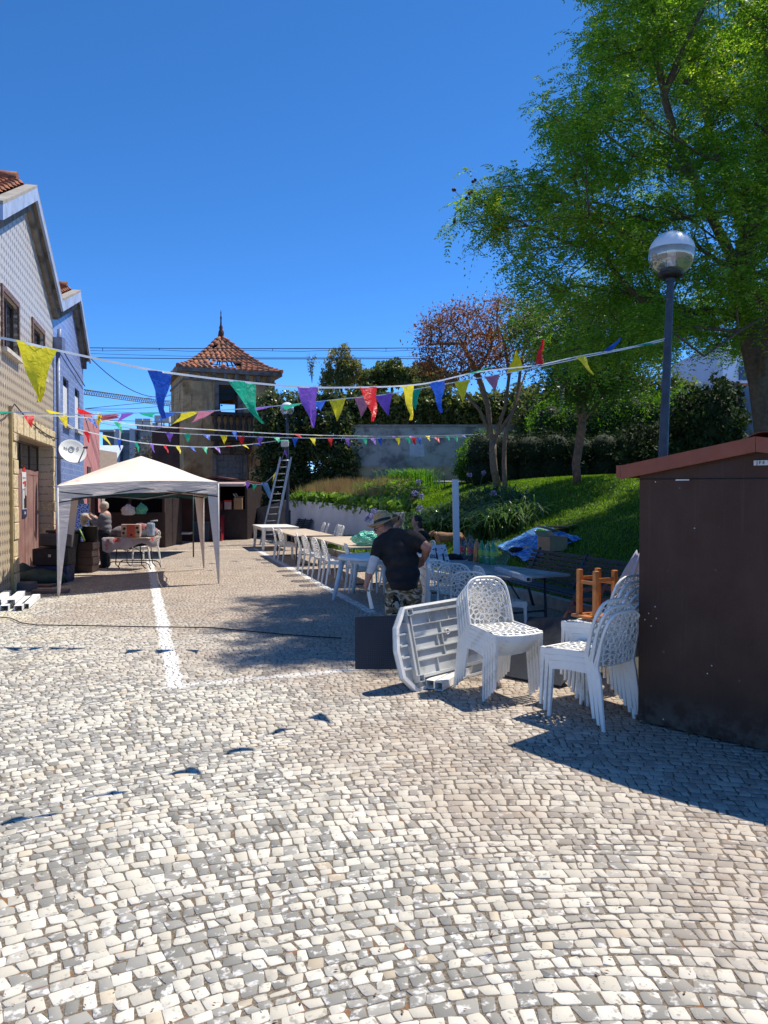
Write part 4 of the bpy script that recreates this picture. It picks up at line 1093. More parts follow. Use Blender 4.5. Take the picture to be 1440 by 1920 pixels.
# ================================================================ far walls, planter, steps
def walls():
    m, n, b = newmat('grey_old_wall', .95, .1); p = n.pos(); x, y, z = n.xyz(p)
    c = n.ramp(n.noise(p, 1.0, 7, .65), [(0, (.10, .095, .09)), (.42, (.24, .23, .22)), (.52, (.46, .45, .42)), (1, (.7, .68, .62))])
    low = n.ramp(n.noise(p, 1.4, 6, .6), [(0, (.16, .12, .08)), (.42, (.42, .31, .18)), (.58, (.62, .48, .30)), (1, (.7, .6, .42))])
    c = n.mix(n.mapr(z, 3.05, 2.9), c, low)
    n.put(b.inputs['Base Color'], c); bump(n, b, n.noise(p, 3, 7, .65), .6, .06)
    T = thing('grey_boundary_wall', 'long stained grey boundary wall behind the lawn under the ivy', 'wall', (3, 33.6, 0))
    g = MB(); g.prism([(-1.6, 33.5, 0), (9.5, 33.5, 0), (9.5, 33.8, 0), (-1.6, 33.8, 0)], (0, 0, 4.70)); g.build('wall_body', m, T, world=True)
    g = MB(); g.prism([(-1.6, 33.44, 4.703), (9.5, 33.44, 4.703), (9.5, 33.85, 4.703), (-1.6, 33.85, 4.703)], (0, 0, .1)); g.build('coping', CONC, T, world=True)
    g = MB(); a, b_ = at(768, 832, 33.47), at(796, 856, 33.47)
    g.prism([Vector((a.x, 33.498, b_.z)), Vector((b_.x, 33.498, b_.z)), Vector((b_.x-.02, 33.498, a.z-.1)), Vector((b_.x, 33.498, a.z)), Vector((a.x, 33.498, a.z))], (0, -.02, 0))
    g.build('white_patch', mat('white_patch', (.55, .60, .68), .8), T, world=True)
    # slanting side of a stair
    T = thing('stair_side_wall', 'slanting grey concrete side of a stair against the boundary wall', 'wall', (at(735, 0, 32.6).x, 32.6, 0))
    g = MB(); poly = [at(700, 889, 32.6), at(758, 862, 32.6), at(762, 862, 32.6), at(762, 910, 32.6), at(700, 910, 32.6)]
    g.prism([Vector((q.x, 32.6, q.z)) for q in poly], (0, .8, 0)); g.build('wall_body', mat('dark_concrete', (.24, .235, .22), .9, .25, 4), T, world=True)
    # white planter wall, curved
    PTS = [(-3.45, 28.0, 1.52), (-2.95, 27.0, 1.50), (-2.3, 25.8, 1.48), (-1.6, 24.6, 1.44), (-.95, 23.3, 1.37), (-.3, 22.2, 1.30), (.45, 21.4, 1.22)]
    T = thing('white_planter_wall', 'curved low white wall holding the flower bed behind the far bench', 'wall', (-1.6, 24.6, 0))
    wm = mat('whitewash', (.52, .55, .60), .85, .08, 2, c2=(.36, .37, .38), sc2=1.6, lo=.55, hi=.75)
    g = MB()
    for (x0, y0, z0), (x1, y1, z1) in zip(PTS[:-1], PTS[1:]):
        d = Vector((x1-x0, y1-y0, 0)).normalized(); nn = Vector((-d.y, d.x, 0))*.2
        if nn.y < 0: nn = -nn
        a, b_ = Vector((x0, y0, 0)), Vector((x1, y1, 0))
        g.add([a, b_, b_+nn, a+nn, a+Vector((0, 0, z0)), b_+Vector((0, 0, z1)), b_+nn+Vector((0, 0, z1)), a+nn+Vector((0, 0, z0))], [(3, 2, 1, 0), (4, 5, 6, 7), (0, 1, 5, 4), (2, 3, 7, 6), (3, 0, 4, 7), (1, 2, 6, 5)])
    g.build('wall_body', wm, T, world=True)
    g = MB(); a = Vector((-3.45, 28.0, 0)); 
    g.prism([a, a+Vector((.12, .3, 0)), a+Vector((-.3, 3.0, 0)), a+Vector((-.6, 3.0, 0))], (0, 0, 1.5)); g.build('wall_return', wm, T, world=True)
    # grey side wall with sloping top left of the lamp
    T = thing('grey_ramp_wall', 'low grey concrete wall with sloping top behind the ladder', 'wall', (-4.6, 30, 0))
    g = MB(); poly = [(-6.2, 32.4, 0), (-3.6, 29.2, 0), (-3.6, 29.2, 1.55), (-6.2, 32.4, .95)]
    g.prism(poly, (.12, .2, 0)); g.build('wall_body', mat('mid_concrete', (.20, .20, .20), .9, .2, 4), T, world=True)
    # bed soil
    g = MB(); xs = []
    V = []; Fs = []
    for i, (x0, y0, z0) in enumerate(PTS):
        for j in range(6):
            f = j/5; q = Vector((x0, y0+.15, z0-.08)).lerp(Vector((x0+1.6-.12*i, min(y0+7.5, 33.3)-i*.75, 2.05)), f); q.z = z0-.08+(2.05-z0)*min(1, f*1.15); V.append(q)
    for i in range(len(PTS)-1):
        for j in range(5): Fs.append((i*6+j, (i+1)*6+j, (i+1)*6+j+1, i*6+j+1))
    g.add(V, Fs, True); tag(g.build('flower_bed_soil', mat('soil', (.09, .06, .035), .95, .3)), kind='structure')
    # planting: big round leaves along the edge, dry grass behind
    def bedpt(f, g_):
        i = min(int(f*(len(PTS)-1)), len(PTS)-2); h = f*(len(PTS)-1)-i
        a = Vector(PTS[i]).lerp(Vector(PTS[i+1]), h); return Vector((a.x+g_*1.3, a.y+.1+g_*4.2, a.z-.05+(2.0-a.z)*min(1, g_*.8)))
    P = []
    for i in range(2600):
        f = U(0, 1)**.9; q = abs(random.gauss(0, .16)); c = bedpt(min(f, .999), q); P.append((c.x, c.y-.12, c.z+U(-.12, .30)))
    o = leaves('large_leaf_ground_cover', np.array(P), .115, leafmat('bergenia_leaf', (.045, .11, .015), (.10, .20, .03), (.20, .32, .07), .35, .3), None, .7); tag(o, 'big rounded bright green leaves spilling over the white wall', 'ground cover', kind='stuff')
    P = []
    for i in range(15000):
        f = U(.02, .8); q = U(.12, 1.0); c = bedpt(f, q); k_ = math.sin(f*31+q*9)+math.sin(f*17-q*23)
        if k_ < -.9 and random.random() < .8: continue
        P.append((c.x, c.y, c.z+.07*k_-.08))
    P = np.array(P); L = .28+.42*rng.random(len(P)); ln = rng.normal(0, .15, (len(P), 2)); wd = .016
    Q = np.zeros((len(P), 3, 3)); Q[:, 0] = P; Q[:, 0, 0] -= wd; Q[:, 1] = P; Q[:, 1, 0] += wd; Q[:, 2] = P; Q[:, 2, :2] += ln; Q[:, 2, 2] += L
    lf = rng.random(len(P)) < .5
    o = npmesh('dry_grass', Q, 3, leafmat('dry_grass_blade', (.19, .12, .055), (.26, .20, .09), (.13, .21, .05), .35)); tag(o, 'tall dry brownish grass in the raised bed', 'grass', kind='stuff')
    P = []
    for i in range(2500):
        c = bedpt(U(.55, .99), U(.2, .9)); P.append((c.x, c.y, c.z+U(0, .55)))
    o = leaves('leafy_ground_cover', np.array(P), .06, leafmat('fresh_leaf', (.05, .13, .015), (.10, .22, .03), (.17, .30, .05), .4), None, .4); tag(o, 'fresh green low plants at the right end of the raised bed', 'ground cover', kind='stuff')
    # white building top right
    T = thing('weathered_white_wall', 'tall weathered white wall with black stains behind the kiosk', 'wall', (at(1395, 0, 27).x, 27, 0))
    m, n, b = newmat('flaking_white', .9, .1); p = n.pos()
    c = n.ramp(n.noise(p, 1.3, 8, .7), [(0, (.55, .57, .60)), (.44, (.5, .52, .55)), (.52, (.20, .20, .21)), (.7, (.13, .13, .135)), (1, (.3, .3, .3))]); n.put(b.inputs['Base Color'], c)
    g = MB(); a = [at(1345, 905, 27), at(1423, 905, 27), at(1423, 722, 27), at(1385, 722, 27), at(1345, 712, 27)]
    g.prism([Vector((q.x, 27, q.z if i > 1 else 1.0)) for i, q in enumerate(a)], (0, .4, 0)); g.build('wall_body', m, T, world=True)
    g = MB(); a = [at(1343, 712, 26.95), at(1385, 722, 26.95), at(1425, 722, 26.95), at(1425, 718, 26.95), at(1385, 718, 26.95), at(1343, 708, 26.95)]
    g.prism([Vector((q.x, 26.95, q.z)) for q in a], (0, .5, 0)); g.build('coping', RUST, T, world=True)
    T = thing('pale_blue_house', 'pale bluish white house with a small dark window at the right edge', 'house', (at(1420, 0, 34).x, 34, 0))
    g = MB(); x0 = at(1362, 0, 34).x; x1 = x0+9; h = at(0, 640, 34).z
    g.prism([(x0, 34, 0), (x1, 34, 0), (x1, 40, 0), (x0, 40, 0)], (0, 0, h)); g.build('wall', mat('pale_blue_wall', (.50, .58, .72), .8, .05, 1), T, world=True)
    g = MB(); a, b_ = at(1386, 688, 33.96), at(1412, 713, 33.96); g.prism([Vector((a.x, 33.9, b_.z)), Vector((b_.x, 33.9, b_.z)), Vector((b_.x, 33.9, a.z)), Vector((a.x, 33.9, a.z))], (0, .13, 0)); o = g.build('window', mat('window_blue', (.04, .06, .12), .2), T, world=True)
    g = MB(); x0 = at(1424, 0, 26).x; g.prism([(x0, 26, 1), (x0+5, 26, 1), (x0+5, 33, 1), (x0, 33, 1)], (0, 0, at(0, 718, 26).z-1)); g.build('side_wall', mat('pale_blue_wall2', (.42, .50, .68), .8, .05, 1), T, world=True)
walls()

# ================================================================ street lamps
def globe_lamp(base, label, lean=0.0, h=4.9, r=.27):
    T = thing('street_lamp', label, 'street lamp', base, group='globe street lamps'); T.rotation_euler = (0, lean, 0)
    LB = mat('lamp_post_blue', (.035, .048, .075), .5, .25, 6, c2=(.07, .08, .09), sc2=9, lo=.6, hi=.7)
    g = MB(); g.lathe([(.10, 0), (.10, 1.15), (.062, 1.25), (.056, 2.2), (.042, h-.62), (.04, h-.56)], 20); g.build('pole', LB, T)
    for z_, rr in ((1.12, .108), (h-.6, .052)):
        g = MB(); g.lathe([(rr, 0), (rr, .05)], 20, c=(0, 0, z_)); g.build('collar', LB, T)
    g = MB(); g.lathe([(.05, h-.56), (.14, h-.54), (.15, h-.50), (.12, h-.44), (.001, h-.44)], 24); g.build('globe_holder', BLACKM, T)
    c = Vector((0, 0, h-.27)); 
    g = MB(); g.lathe([(r*math.sin(a), r*math.cos(a)) for a in [R(q) for q in range(1, 82, 8)]], 36, c=c)
    g.lathe([(r*math.sin(R(81)), r*math.cos(R(81))), (r*.5, r*math.cos(R(81))-.003), (.001, r*math.cos(R(81))-.003)], 36, c=c); g.build('globe_cap', mat('opal_white', (.72, .76, .80), .35, .02), T)
    m, n, b = newmat('smoky_glass', .03, .5); b.inputs['Base Color'].default_value = (.75, .78, .80, 1); b.inputs['Transmission Weight'].default_value = .9; b.inputs['IOR'].default_value = 1.12; b.inputs['Coat Weight'].default_value = 1.0; b.inputs['Coat IOR'].default_value = 2.2
    g = MB(); g.lathe([(r*math.sin(a), r*math.cos(a)) for a in [R(q) for q in range(81, 153, 6)]], 36, c=c); g.build('globe_glass', m, T)
    g = MB(); g.tube([(0, 0, h-.44), (0, 0, h-.30)], .045, 10); g.ell((0, 0, h-.24), (.05, .05, .09), 10, 8); g.build('bulb', mat('bulb_white', (.75, .75, .72), .3), T)
    return T
L1 = Vector(gr(1240, 0, 0)[:]) if False else None
Ylp = 9.2
xb = at(1237, 929, Ylp).x
globe_lamp(Vector((xb-.04, Ylp, 0)), 'near street lamp with a white-topped glass globe, standing behind the brown kiosk', R(2.0), h=4.86)
globe_lamp(Vector((at(540, 929, 27).x, 27, 0)), 'far street lamp with a white-topped globe beside the leaning ladder', R(-.3), h=5.02, r=.24)
def grey_pole():
    b = at(1053, 929, 30); b.z = 1.9
    T = thing('grey_utility_pole', 'short grey post standing among the thicket between the red tree and slim tree', 'post', b)
    g = MB(); g.tube([(0, 0, 0), (0, 0, at(0, 700, 30).z-1.9)], .09, 8); g.build('post', mat('grey_post', (.17, .17, .17), .8), T)
grey_pole()

# ================================================================ cables
CB = mat('cable_black', (.02, .02, .025), .6)
def cable(name, label, pts, r, sag=0.0, spacers=False, group='overhead cables', m=CB):
    P = []
    for a, b_ in zip(pts[:-1], pts[1:]):
        for i in range(17):
            f = i/16; q = a.lerp(b_, f); q.z -= sag*4*f*(1-f); P.append(q)
    g = MB(); g.tube(P, r, 5)
    if spacers:
        P2 = [p-Vector((0, 0, .09+.03*math.sin(i*1.9))) for i, p in enumerate(P)]; g.tube(P2, r*.6, 4)
        for i in range(0, len(P), 2): g.tube([P[i], P2[i]], r*.8, 4)
    o = g.build(name, m); tag(o, label, 'cable', group); return o
cable('overhead_cable', 'upper overhead cable with hangers crossing the whole sky behind the tower', [at(-20, 650, 30), at(830, 652, 30)], .016, .05, True)
cable('overhead_cable', 'second overhead cable just below the upper one', [at(-20, 668, 30), at(800, 672, 30)], .016, .05)
cable('overhead_cable', 'thin overhead cable under the second one', [at(150, 662, 30), at(810, 668, 30)], .008, .1)
cable('overhead_cable', 'slack cable hanging from the blue house eave to the tower', [at(168, 670, 23), at(345, 728, 35.5)], .014, .75)
cable('overhead_cable', 'cable from the blue house corner rising to the tower side', [at(160, 766, 23), at(345, 748, 35.5)], .010, .0)
cable('overhead_cable', 'second thin cable from the blue house corner to the tower side', [at(160, 766, 23), at(345, 754, 35.5)], .010, .12)
cable('overhead_cable', 'thin low cable from the blue house corner, nearly level', [at(160, 768, 23), at(345, 775, 35.5)], .007, .05)
cable('overhead_cable', 'thin cable strung over the dark wing just above the flags', [at(200, 788, 24), at(345, 792, 35.5)], .010, .0)
cable('wall_cable', 'dark cable looped across the beige tiles above the door', [fp(-1.5, .06, 2.85)+Vector((0, 0, .2)), fp(S_of(22), .06, 3.3), fp(S_of(104), .08, 3.02)], .012, .12, group='wall cables')
cable('wall_cable', 'cable running across the blue tiles under the gable to the box', [fp(4.7, .05, 5.3), fp(9.7, .05, 4.95)], .014, .0, group='wall cables')
# ================================================================ bunting
FC = {'y': (.80, .68, .02), 'b': (.015, .10, .55), 'g': (.01, .42, .24), 'p': (.24, .10, .55), 'r': (.65, .01, .015), 'k': (.62, .22, .30)}
FM = {}
for k_, c_ in FC.items():
    m, n, b = newmat('flag_plastic_'+{'y': 'yellow', 'b': 'blue', 'g': 'green', 'p': 'purple', 'r': 'red', 'k': 'pink'}[k_], .4, .35)
    p = n.pos(); cc = n.mix(n.mapr(n.noise(p, 22, 3), .3, .7), c_, tuple(min(1, x*1.15+.01) for x in c_)); n.put(b.inputs['Base Color'], cc); bump(n, b, n.noise(p, 26, 3, .5, 1.0), .4, .02)
    t = n.new('ShaderNodeBsdfTranslucent'); n.t.links.new(cc, t.inputs[0]); mx = n.new('ShaderNodeMixShader'); mx.inputs[0].default_value = .45
    n.t.links.new(b.outputs[0], mx.inputs[1]); n.t.links.new(t.outputs[0], mx.inputs[2]); n.t.links.new(mx.outputs[0], n.nodes['Material Output'].inputs[0]); FM[k_] = m
def bunting(label, ctrl, flags, r=.004, size=(.20, .265), wind=.15):
    """ctrl: (px,py,Y) points of the tape; flags: (px, colour, swing) with optional width scale"""
    C = [at(*c) for c in ctrl]; xs = [c[0] for c in ctrl]
    def curve(px):
        i = 0
        while i < len(xs)-2 and px > xs[i+1]: i += 1
        # catmull-rom through the measured points
        p1, p2 = C[i], C[i+1]; p0 = C[i-1] if i > 0 else p1*2-p2; p3 = C[i+2] if i+2 < len(C) else p2*2-p1
        f = (px-xs[i])/(xs[i+1]-xs[i])
        return .5*((2*p1)+(p2-p0)*f+(2*p0-5*p1+4*p2-p3)*f*f+(3*p1-p0-3*p2+p3)*f**3)
    T = thing('bunting', label, 'bunting', C[len(C)//2], group='strings of coloured flags')
    g = MB(); nn = max(24, int((xs[-1]-xs[0])/12)); pts = [curve(xs[0]+(xs[-1]-xs[0])*i/nn) for i in range(nn+1)]
    for i in range(len(pts)-1):
        a, b_ = pts[i], pts[i+1]; up = Vector((0, 0, r*1.6)); th = Vector((0, .0012, 0))
        g.add([a-up-th, b_-up-th, b_+up-th, a+up-th, a-up+th, b_-up+th, b_+up+th, a+up+th], [(0, 1, 2, 3), (7, 6, 5, 4), (3, 2, 6, 7), (0, 4, 5, 1)])
    g.build('tape', ROPE, T, world=True)
    for fl in flags:
        px, cc, sw = fl[0], fl[1], fl[2]; ws = fl[3] if len(fl) > 3 else 1.0
        a = curve(px); d = (curve(px+3)-curve(px-3)).normalized(); W, H = size[0]*ws, size[1]
        # out-of-plane normal; swing in degrees lifts the flag round its tape, skew pushes the tip sideways
        nn_ = d.cross(Vector((0, 0, 1))).normalized(); an = R(sw); dn = Vector((0, 0, -1))*math.cos(an)+nn_*math.sin(an)
        sk = (fl[4] if len(fl) > 4 else U(-.1, .1))*W
        g = MB(); NR = 7; ph = U(0, 6.3); rows = []
        for i in range(NR+1):
            v = i/NR; wv = W*(1-v)+.004; row = []
            nc = 5
            for j in range(nc):
                u = j/(nc-1)-.5
                q = a+d*(u*wv+sk*v*v+W*.04*math.sin(v*5+ph)*v)+dn*(v*H*(1-.05*math.sin(ph)))+nn_*(.016*math.sin(u*7+v*6+ph)+.05*v*v*math.sin(ph)*wind*4)*math.cos(an)
                row.append(q)
            rows.append(row)
        V = [q for row in rows for q in row]; Fs = [(i*5+j, i*5+j+1, (i+1)*5+j+1, (i+1)*5+j) for i in range(NR) for j in range(4)]
        g.add(V, Fs, True); g.build('flag', FM[cc], T, world=True)
    return T
bunting('nearest bunting with large flags, its biggest yellow flag at the upper left',
    [(-60, 622, 3.55), (35, 640, 3.65), (108, 657, 3.8), (275, 692, 4.15), (325, 700, 4.3), (455, 716, 4.65), (577, 726, 5.0), (690, 726, 5.4), (762, 723, 5.8), (815, 716, 6.2), (900, 697, 6.8), (1010, 684, 7.6), (1085, 668, 8.2), (1180, 651, 8.9), (1250, 634, 9.2)],
    [(72, 'y', 8, 1.06, .05), (301, 'b', -8, .88, .25), (455, 'g', 12, .95, .5), (577, 'p', 10, .92, .1), (690, 'r', 25, .95, -.35), (762, 'y', 20, .9, -.25), (820, 'b', 5, 1.2, .05), (885, 'g', 100, 1.0, -.3), (1010, 'r', 165, .85, 0), (1087, 'y', 35, .9, .1), (1137, 'b', 120, 1.1, -.5), (1200, 'g', 80, 1.2, .5)], r=.0036)
bunting('second bunting tied to the near lamp post, just under the large-flagged one',
    [(-60, 768, 9.6), (0, 772, 9.5), (160, 777, 9.4), (270, 774, 9.3), (345, 773, 9.3), (460, 766, 9.2), (560, 757, 9.2), (640, 748, 9.2), (720, 740, 9.2), (800, 726, 9.2), (880, 712, 9.2), (990, 692, 9.2), (1100, 669, 9.2), (1180, 653, 9.2), (1248, 638, 9.2)],
    [(12, 'g', 75), (52, 'b', 85, 1.2), (108, 'y', 95), (163, 'r', 100), (235, 'p', 60, .8), (278, 'g', 70, 1.2, .6), (318, 'b', 60, .9, -.6), (357, 'y', 50, 1.15, -.6), (390, 'k', 50, 1.1, -.7), (494, 'p', 75, 1.1, -.5), (546, 'g', 70, 1.2, -.3), (598, 'b', 60, .8, .2), (633, 'y', 15, 1.0, .0), (680, 'k', 20, 1.0, -.05), (720, 'p', 10, 1.05, .3), (775, 'g', 15, .95, .1), (868, 'y', 20, .95, .0), (925, 'k', 40, .9, .1), (966, 'y', 150, 1.0, 0)], r=.0034)
bunting('bunting string of small flags crossing just below, from the tiled facade to the red tree',
    [(22, 779, 13.4), (150, 782, 14.5), (260, 797, 16), (400, 806, 18), (520, 813, 20), (620, 816.5, 22), (740, 818, 25), (850, 816, 27), (945, 812, 29)],
    [(52, 'r', 30), (117, 'y', 20), (170, 'b', 40), (222, 'g', 25, 1.3), (297, 'p', 80), (338, 'r', 85), (393, 'y', 80), (436, 'b', 30), (478, 'g', 85), (520, 'p', 80), (556, 'r', 60, 1.2), (594, 'y', 80, 1.1), (630, 'b', 85), (668, 'g', 85), (737, 'p', 60), (770, 'p', 40), (800, 'y', 40), (838, 'g', 20), (866, 'b', 60), (930, 'r', 40)], r=.007, size=(.20, .24))
bunting('bunting string of small regular flags hung before the tower and the boundary wall',
    [(150, 786, 16), (280, 808, 16.5), (420, 816.5, 17.5), (560, 821, 18.5), (700, 821.5, 20), (800, 820, 21), (868, 819, 22)],
    [(318, 'p', 5), (352, 'g', 5, .95), (387, 'b', 50), (420, 'y', 5), (453, 'r', 5), (488, 'p', 5), (519, 'g', 50), (553, 'b', 5), (585, 'y', 25), (616, 'r', 20), (647, 'p', 20), (681, 'g', 15), (699, 'p', 30), (711, 'b', 5), (742, 'y', 15), (761, 'g', 20), (772, 'r', 20), (783, 'b', 20), (816, 'r', 35), (853, 'g', 20)], r=.0055, size=(.175, .215))
bunting('lowest bunting string sagging from the blue house across to the top of the far lamp',
    [(112, 793, 17.6), (150, 806, 18), (197, 817, 19), (255, 829, 20.5), (330, 836, 23), (400, 838, 24.5), (470, 833, 26), (536, 824, 27)],
    [(164, 'r', 5, 1.2, .0), (195, 'y', 30, 1.1, .4), (225, 'b', 10), (256, 'g', 10), (283, 'p', 30, 1.1, -.3), (308, 'r', 35, 1.1, -.4), (333, 'y', 30, 1.1, -.3), (358, 'b', 50), (383, 'g', 35, 1.1, -.2), (406, 'p', 35), (427, 'r', 85), (457, 'y', 60, .7), (479, 'b', 80), (524, 'g', 80), (534, 'g', 75)], r=.008, size=(.22, .28))
bunting('short bunting string draped from the open kiosk up the ladder to the far lamp',
    [(459, 902, 27.6), (476, 908, 27.4), (495, 906, 27.2), (515, 888, 26.9), (528, 862, 26.8), (538, 828, 27)],
    [(464, 'p', 5, 1.2), (477, 'g', 5), (497, 'b', 60), (515, 'y', 20, 1.0, -.2), (526, 'r', 60), (533, 'p', 30, .8)], r=.006, size=(.21, .26))
def pompom():
    c = at(186, 784, 13.5); T = thing('paper_streamer', 'yellow fringed paper streamer with pink tail tangled on the flag line', 'streamer', c)
    g = MB(); h = MB()
    for i in range(70):
        d = Vector((random.gauss(0, 1), random.gauss(0, 1), random.gauss(0, 1))).normalized()*U(.08, .15); d.x *= .8; s_ = d.cross(Vector((0, 0, 1))).normalized()*.008
        g.add([-s_, s_, d+s_, d-s_], [(0, 1, 2, 3)])
    for i in range(14):
        z = (i-7)*.007; h.add([(.02, 0, z), (.30+U(0, .08), U(-.03, .03), z*.6+.03), (.30, U(-.03, .03), z*.6+.045), (.02, 0, z+.008)], [(0, 1, 2, 3)])
    g.build('fringe', FM['y'], T); h.build('tail', FM['k'], T)
pompom()
# ================================================================ brown kiosk on the right
def near_kiosk():
    a = Vector((1.90, 5.67, 0)); e = Vector((.62, -.67, 0)).normalized(); bk = Vector((-e.y, e.x, 0))   # along the gable wall, and back
    if bk.y < 0: bk = -bk
    m, n, b = newmat('kiosk_brown_paint', .6, .2); p = n.pos(); x, y, z = n.xyz(p)
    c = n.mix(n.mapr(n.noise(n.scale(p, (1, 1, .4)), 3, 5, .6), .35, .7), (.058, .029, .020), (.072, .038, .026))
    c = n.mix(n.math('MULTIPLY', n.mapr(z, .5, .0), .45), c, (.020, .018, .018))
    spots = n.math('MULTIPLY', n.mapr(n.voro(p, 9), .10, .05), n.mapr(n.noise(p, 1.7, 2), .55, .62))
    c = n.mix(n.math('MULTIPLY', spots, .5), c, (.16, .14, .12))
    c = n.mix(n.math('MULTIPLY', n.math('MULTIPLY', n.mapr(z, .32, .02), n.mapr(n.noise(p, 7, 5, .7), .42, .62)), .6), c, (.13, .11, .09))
    streak = n.mapr(n.noise(n.scale(p, (14, 14, .5)), 2.0, 4, .6), .56, .72); c = n.mix(n.math('MULTIPLY', streak, .35), c, (.085, .055, .042))
    scr = n.mapr(n.noise(n.scale(p, (9, 9, 2)), 5, 3, .8), .735, .745); c = n.mix(n.math('MULTIPLY', scr, .35), c, (.18, .14, .12))
    n.put(b.inputs['Base Color'], c); n.put(b.inputs['Roughness'], n.mapr(n.noise(p, 5, 4), .3, .7, .38, .6)); bump(n, b, n.noise(p, 120, 3), .25, .004)
    W, Dp, He, Hp = 1.72, 2.1, 1.895, 2.035
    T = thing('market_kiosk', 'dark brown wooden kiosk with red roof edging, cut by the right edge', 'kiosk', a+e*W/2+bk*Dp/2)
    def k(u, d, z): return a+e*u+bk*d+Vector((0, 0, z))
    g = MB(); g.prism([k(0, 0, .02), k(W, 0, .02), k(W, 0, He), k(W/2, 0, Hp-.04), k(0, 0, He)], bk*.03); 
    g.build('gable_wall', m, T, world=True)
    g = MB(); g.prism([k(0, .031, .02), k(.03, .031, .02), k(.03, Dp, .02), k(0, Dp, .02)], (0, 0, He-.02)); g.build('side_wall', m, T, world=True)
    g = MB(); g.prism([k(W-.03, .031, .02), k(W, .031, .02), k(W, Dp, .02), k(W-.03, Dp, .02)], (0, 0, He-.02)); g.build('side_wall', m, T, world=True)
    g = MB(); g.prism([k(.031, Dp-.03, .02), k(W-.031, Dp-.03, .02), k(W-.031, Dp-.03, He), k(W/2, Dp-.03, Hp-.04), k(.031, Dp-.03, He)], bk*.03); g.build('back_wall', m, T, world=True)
    g = MB(); g.prism([k(-.004, -.006, 1.818), k(W+.004, -.006, 1.80), k(W+.004, -.006, 1.806), k(-.004, -.006, 1.824)], bk*.004); g.build('panel_joint', mat('seam_dark', (.008, .007, .007), .8), T, world=True)
    RED = mat('red_edging', (.26, .070, .035), .5, .12, 6, c2=(.32, .12, .06), sc2=9, lo=.6, hi=.75)
    sl = (Hp-He)/(W/2)
    for sg in (0, 1):
        ue, uc = (-.11, W/2-.002) if sg == 0 else (W+.11, W/2+.002); ze = He-sl*.11+.0
        g = MB(); g.prism([k(ue, -.055, ze-.055), k(uc, -.055, Hp-.05), k(uc, -.055, Hp+.05), k(ue, -.055, ze+.045)], -bk*.03); g.build('fascia', RED, T, world=True)
        g = MB(); g.prism([k(ue, -.05, ze), k(uc, -.05, Hp), k(uc, -.05, Hp+.03), k(ue, -.05, ze+.03)], bk*(Dp+.1)); g.build('roof_panel', RED, T, world=True)
    # fascia corner board along the eave
    g = MB(); g.prism([k(-.113, -.085, He-.06), k(-.145, -.085, He-.06), k(-.145, -.085, He+.03), k(-.113, -.085, He+.03)], bk*(Dp+.15)); g.build('fascia', RED, T, world=True)
    # half round ridge cap
    P = []; 
    for i in range(9):
        an = math.pi*i/8; P.append(k(W/2-.13*math.cos(an)+.02, -.0, Hp+.015+.072*math.sin(an)))
    g = MB(); P2 = [k(W/2+.02, 0, Hp+.015)+(q-k(W/2+.02, 0, Hp+.015))*.93 for q in P][::-1]; g.prism(P+P2, bk*(Dp+.05)); g.build('ridge_cap', RUST, T, world=True)
    # small plate JFE and a white strip
    M = frame_mat(k(.865, -.004, 1.915), e, -bk)
    g = MB(); g.add([M@Vector(v) for v in ((-.045, -.0165, 0), (.045, -.0165, 0), (.045, .0165, 0), (-.045, .0165, 0), (-.045, -.0165, .004), (.045, -.0165, .004), (.045, .0165, .004), (-.045, .0165, .004))], [(3, 2, 1, 0), (4, 5, 6, 7), (0, 1, 5, 4), (1, 2, 6, 5), (2, 3, 7, 6), (3, 0, 4, 7)])
    pl = g.build('name_plate', mat('plate_white', (.62, .62, .62), .5), T, world=True)
    text('lettering', 'J F E', .030, Matrix.Translation(-Vector(T.location))@M@Matrix.Translation((0, 0, .005)), MATS['print_black'], pl)
    g = MB(); g.prism([k(.28, -.002, 1.806), k(.38, -.002, 1.806), k(.38, -.002, 1.815), k(.28, -.002, 1.815)], -bk*.004); g.build('label_strip', MATS['plate_white'], T, world=True)
    SC = mat('screw_grey', (.5, .5, .5), .4)
    for u, z in ((.125, 1.80), (.13, .885), (.14, .80), (.10, .74), (.42, 1.47), (.55, .52), (.20, .07), (.05, .78), (.08, .83), (.52, .46)):
        g = MB(); M2 = frame_mat(k(u, -.001, z), e, -bk).to_3x3(); g.lathe([(.0055, 0), (.005, .003), (.0001, .004)], 8, c=k(u, -.001, z), M=M2); g.build('screw', SC, T, world=True)
near_kiosk()

# ================================================================ perforated chairs
def voronoi_cells(nu, nv, x0, x1, y0, y1, jit, rs):
    pts = []
    for j in range(nv):
        for i in range(nu):
            pts.append((x0+(x1-x0)*(i+.5+(0.5 if j % 2 else 0)*.5+rs.uniform(-jit, jit))/nu, y0+(y1-y0)*(j+.5+rs.uniform(-jit, jit))/nv))
    cells = []
    for k, (px, py) in enumerate(pts):
        poly = [(x0, y0), (x1, y0), (x1, y1), (x0, y1)]
        for m_, (qx, qy) in enumerate(pts):
            if m_ == k or (qx-px)**2+(qy-py)**2 > ((x1-x0)*.6)**2: continue
            mx, my = (px+qx)/2, (py+qy)/2; nx, ny = qx-px, qy-py
            out = []
            for a in range(len(poly)):
                p, q = poly[a], poly[(a+1) % len(poly)]
                dp = (p[0]-mx)*nx+(p[1]-my)*ny; dq = (q[0]-mx)*nx+(q[1]-my)*ny
                if dp <= 0: out.append(p)
                if dp*dq < 0: t = dp/(dp-dq); out.append((p[0]+(q[0]-p[0])*t, p[1]+(q[1]-p[1])*t))
            poly = out
            if len(poly) < 3: break
        if len(poly) >= 3: cells.append(poly)
    return cells
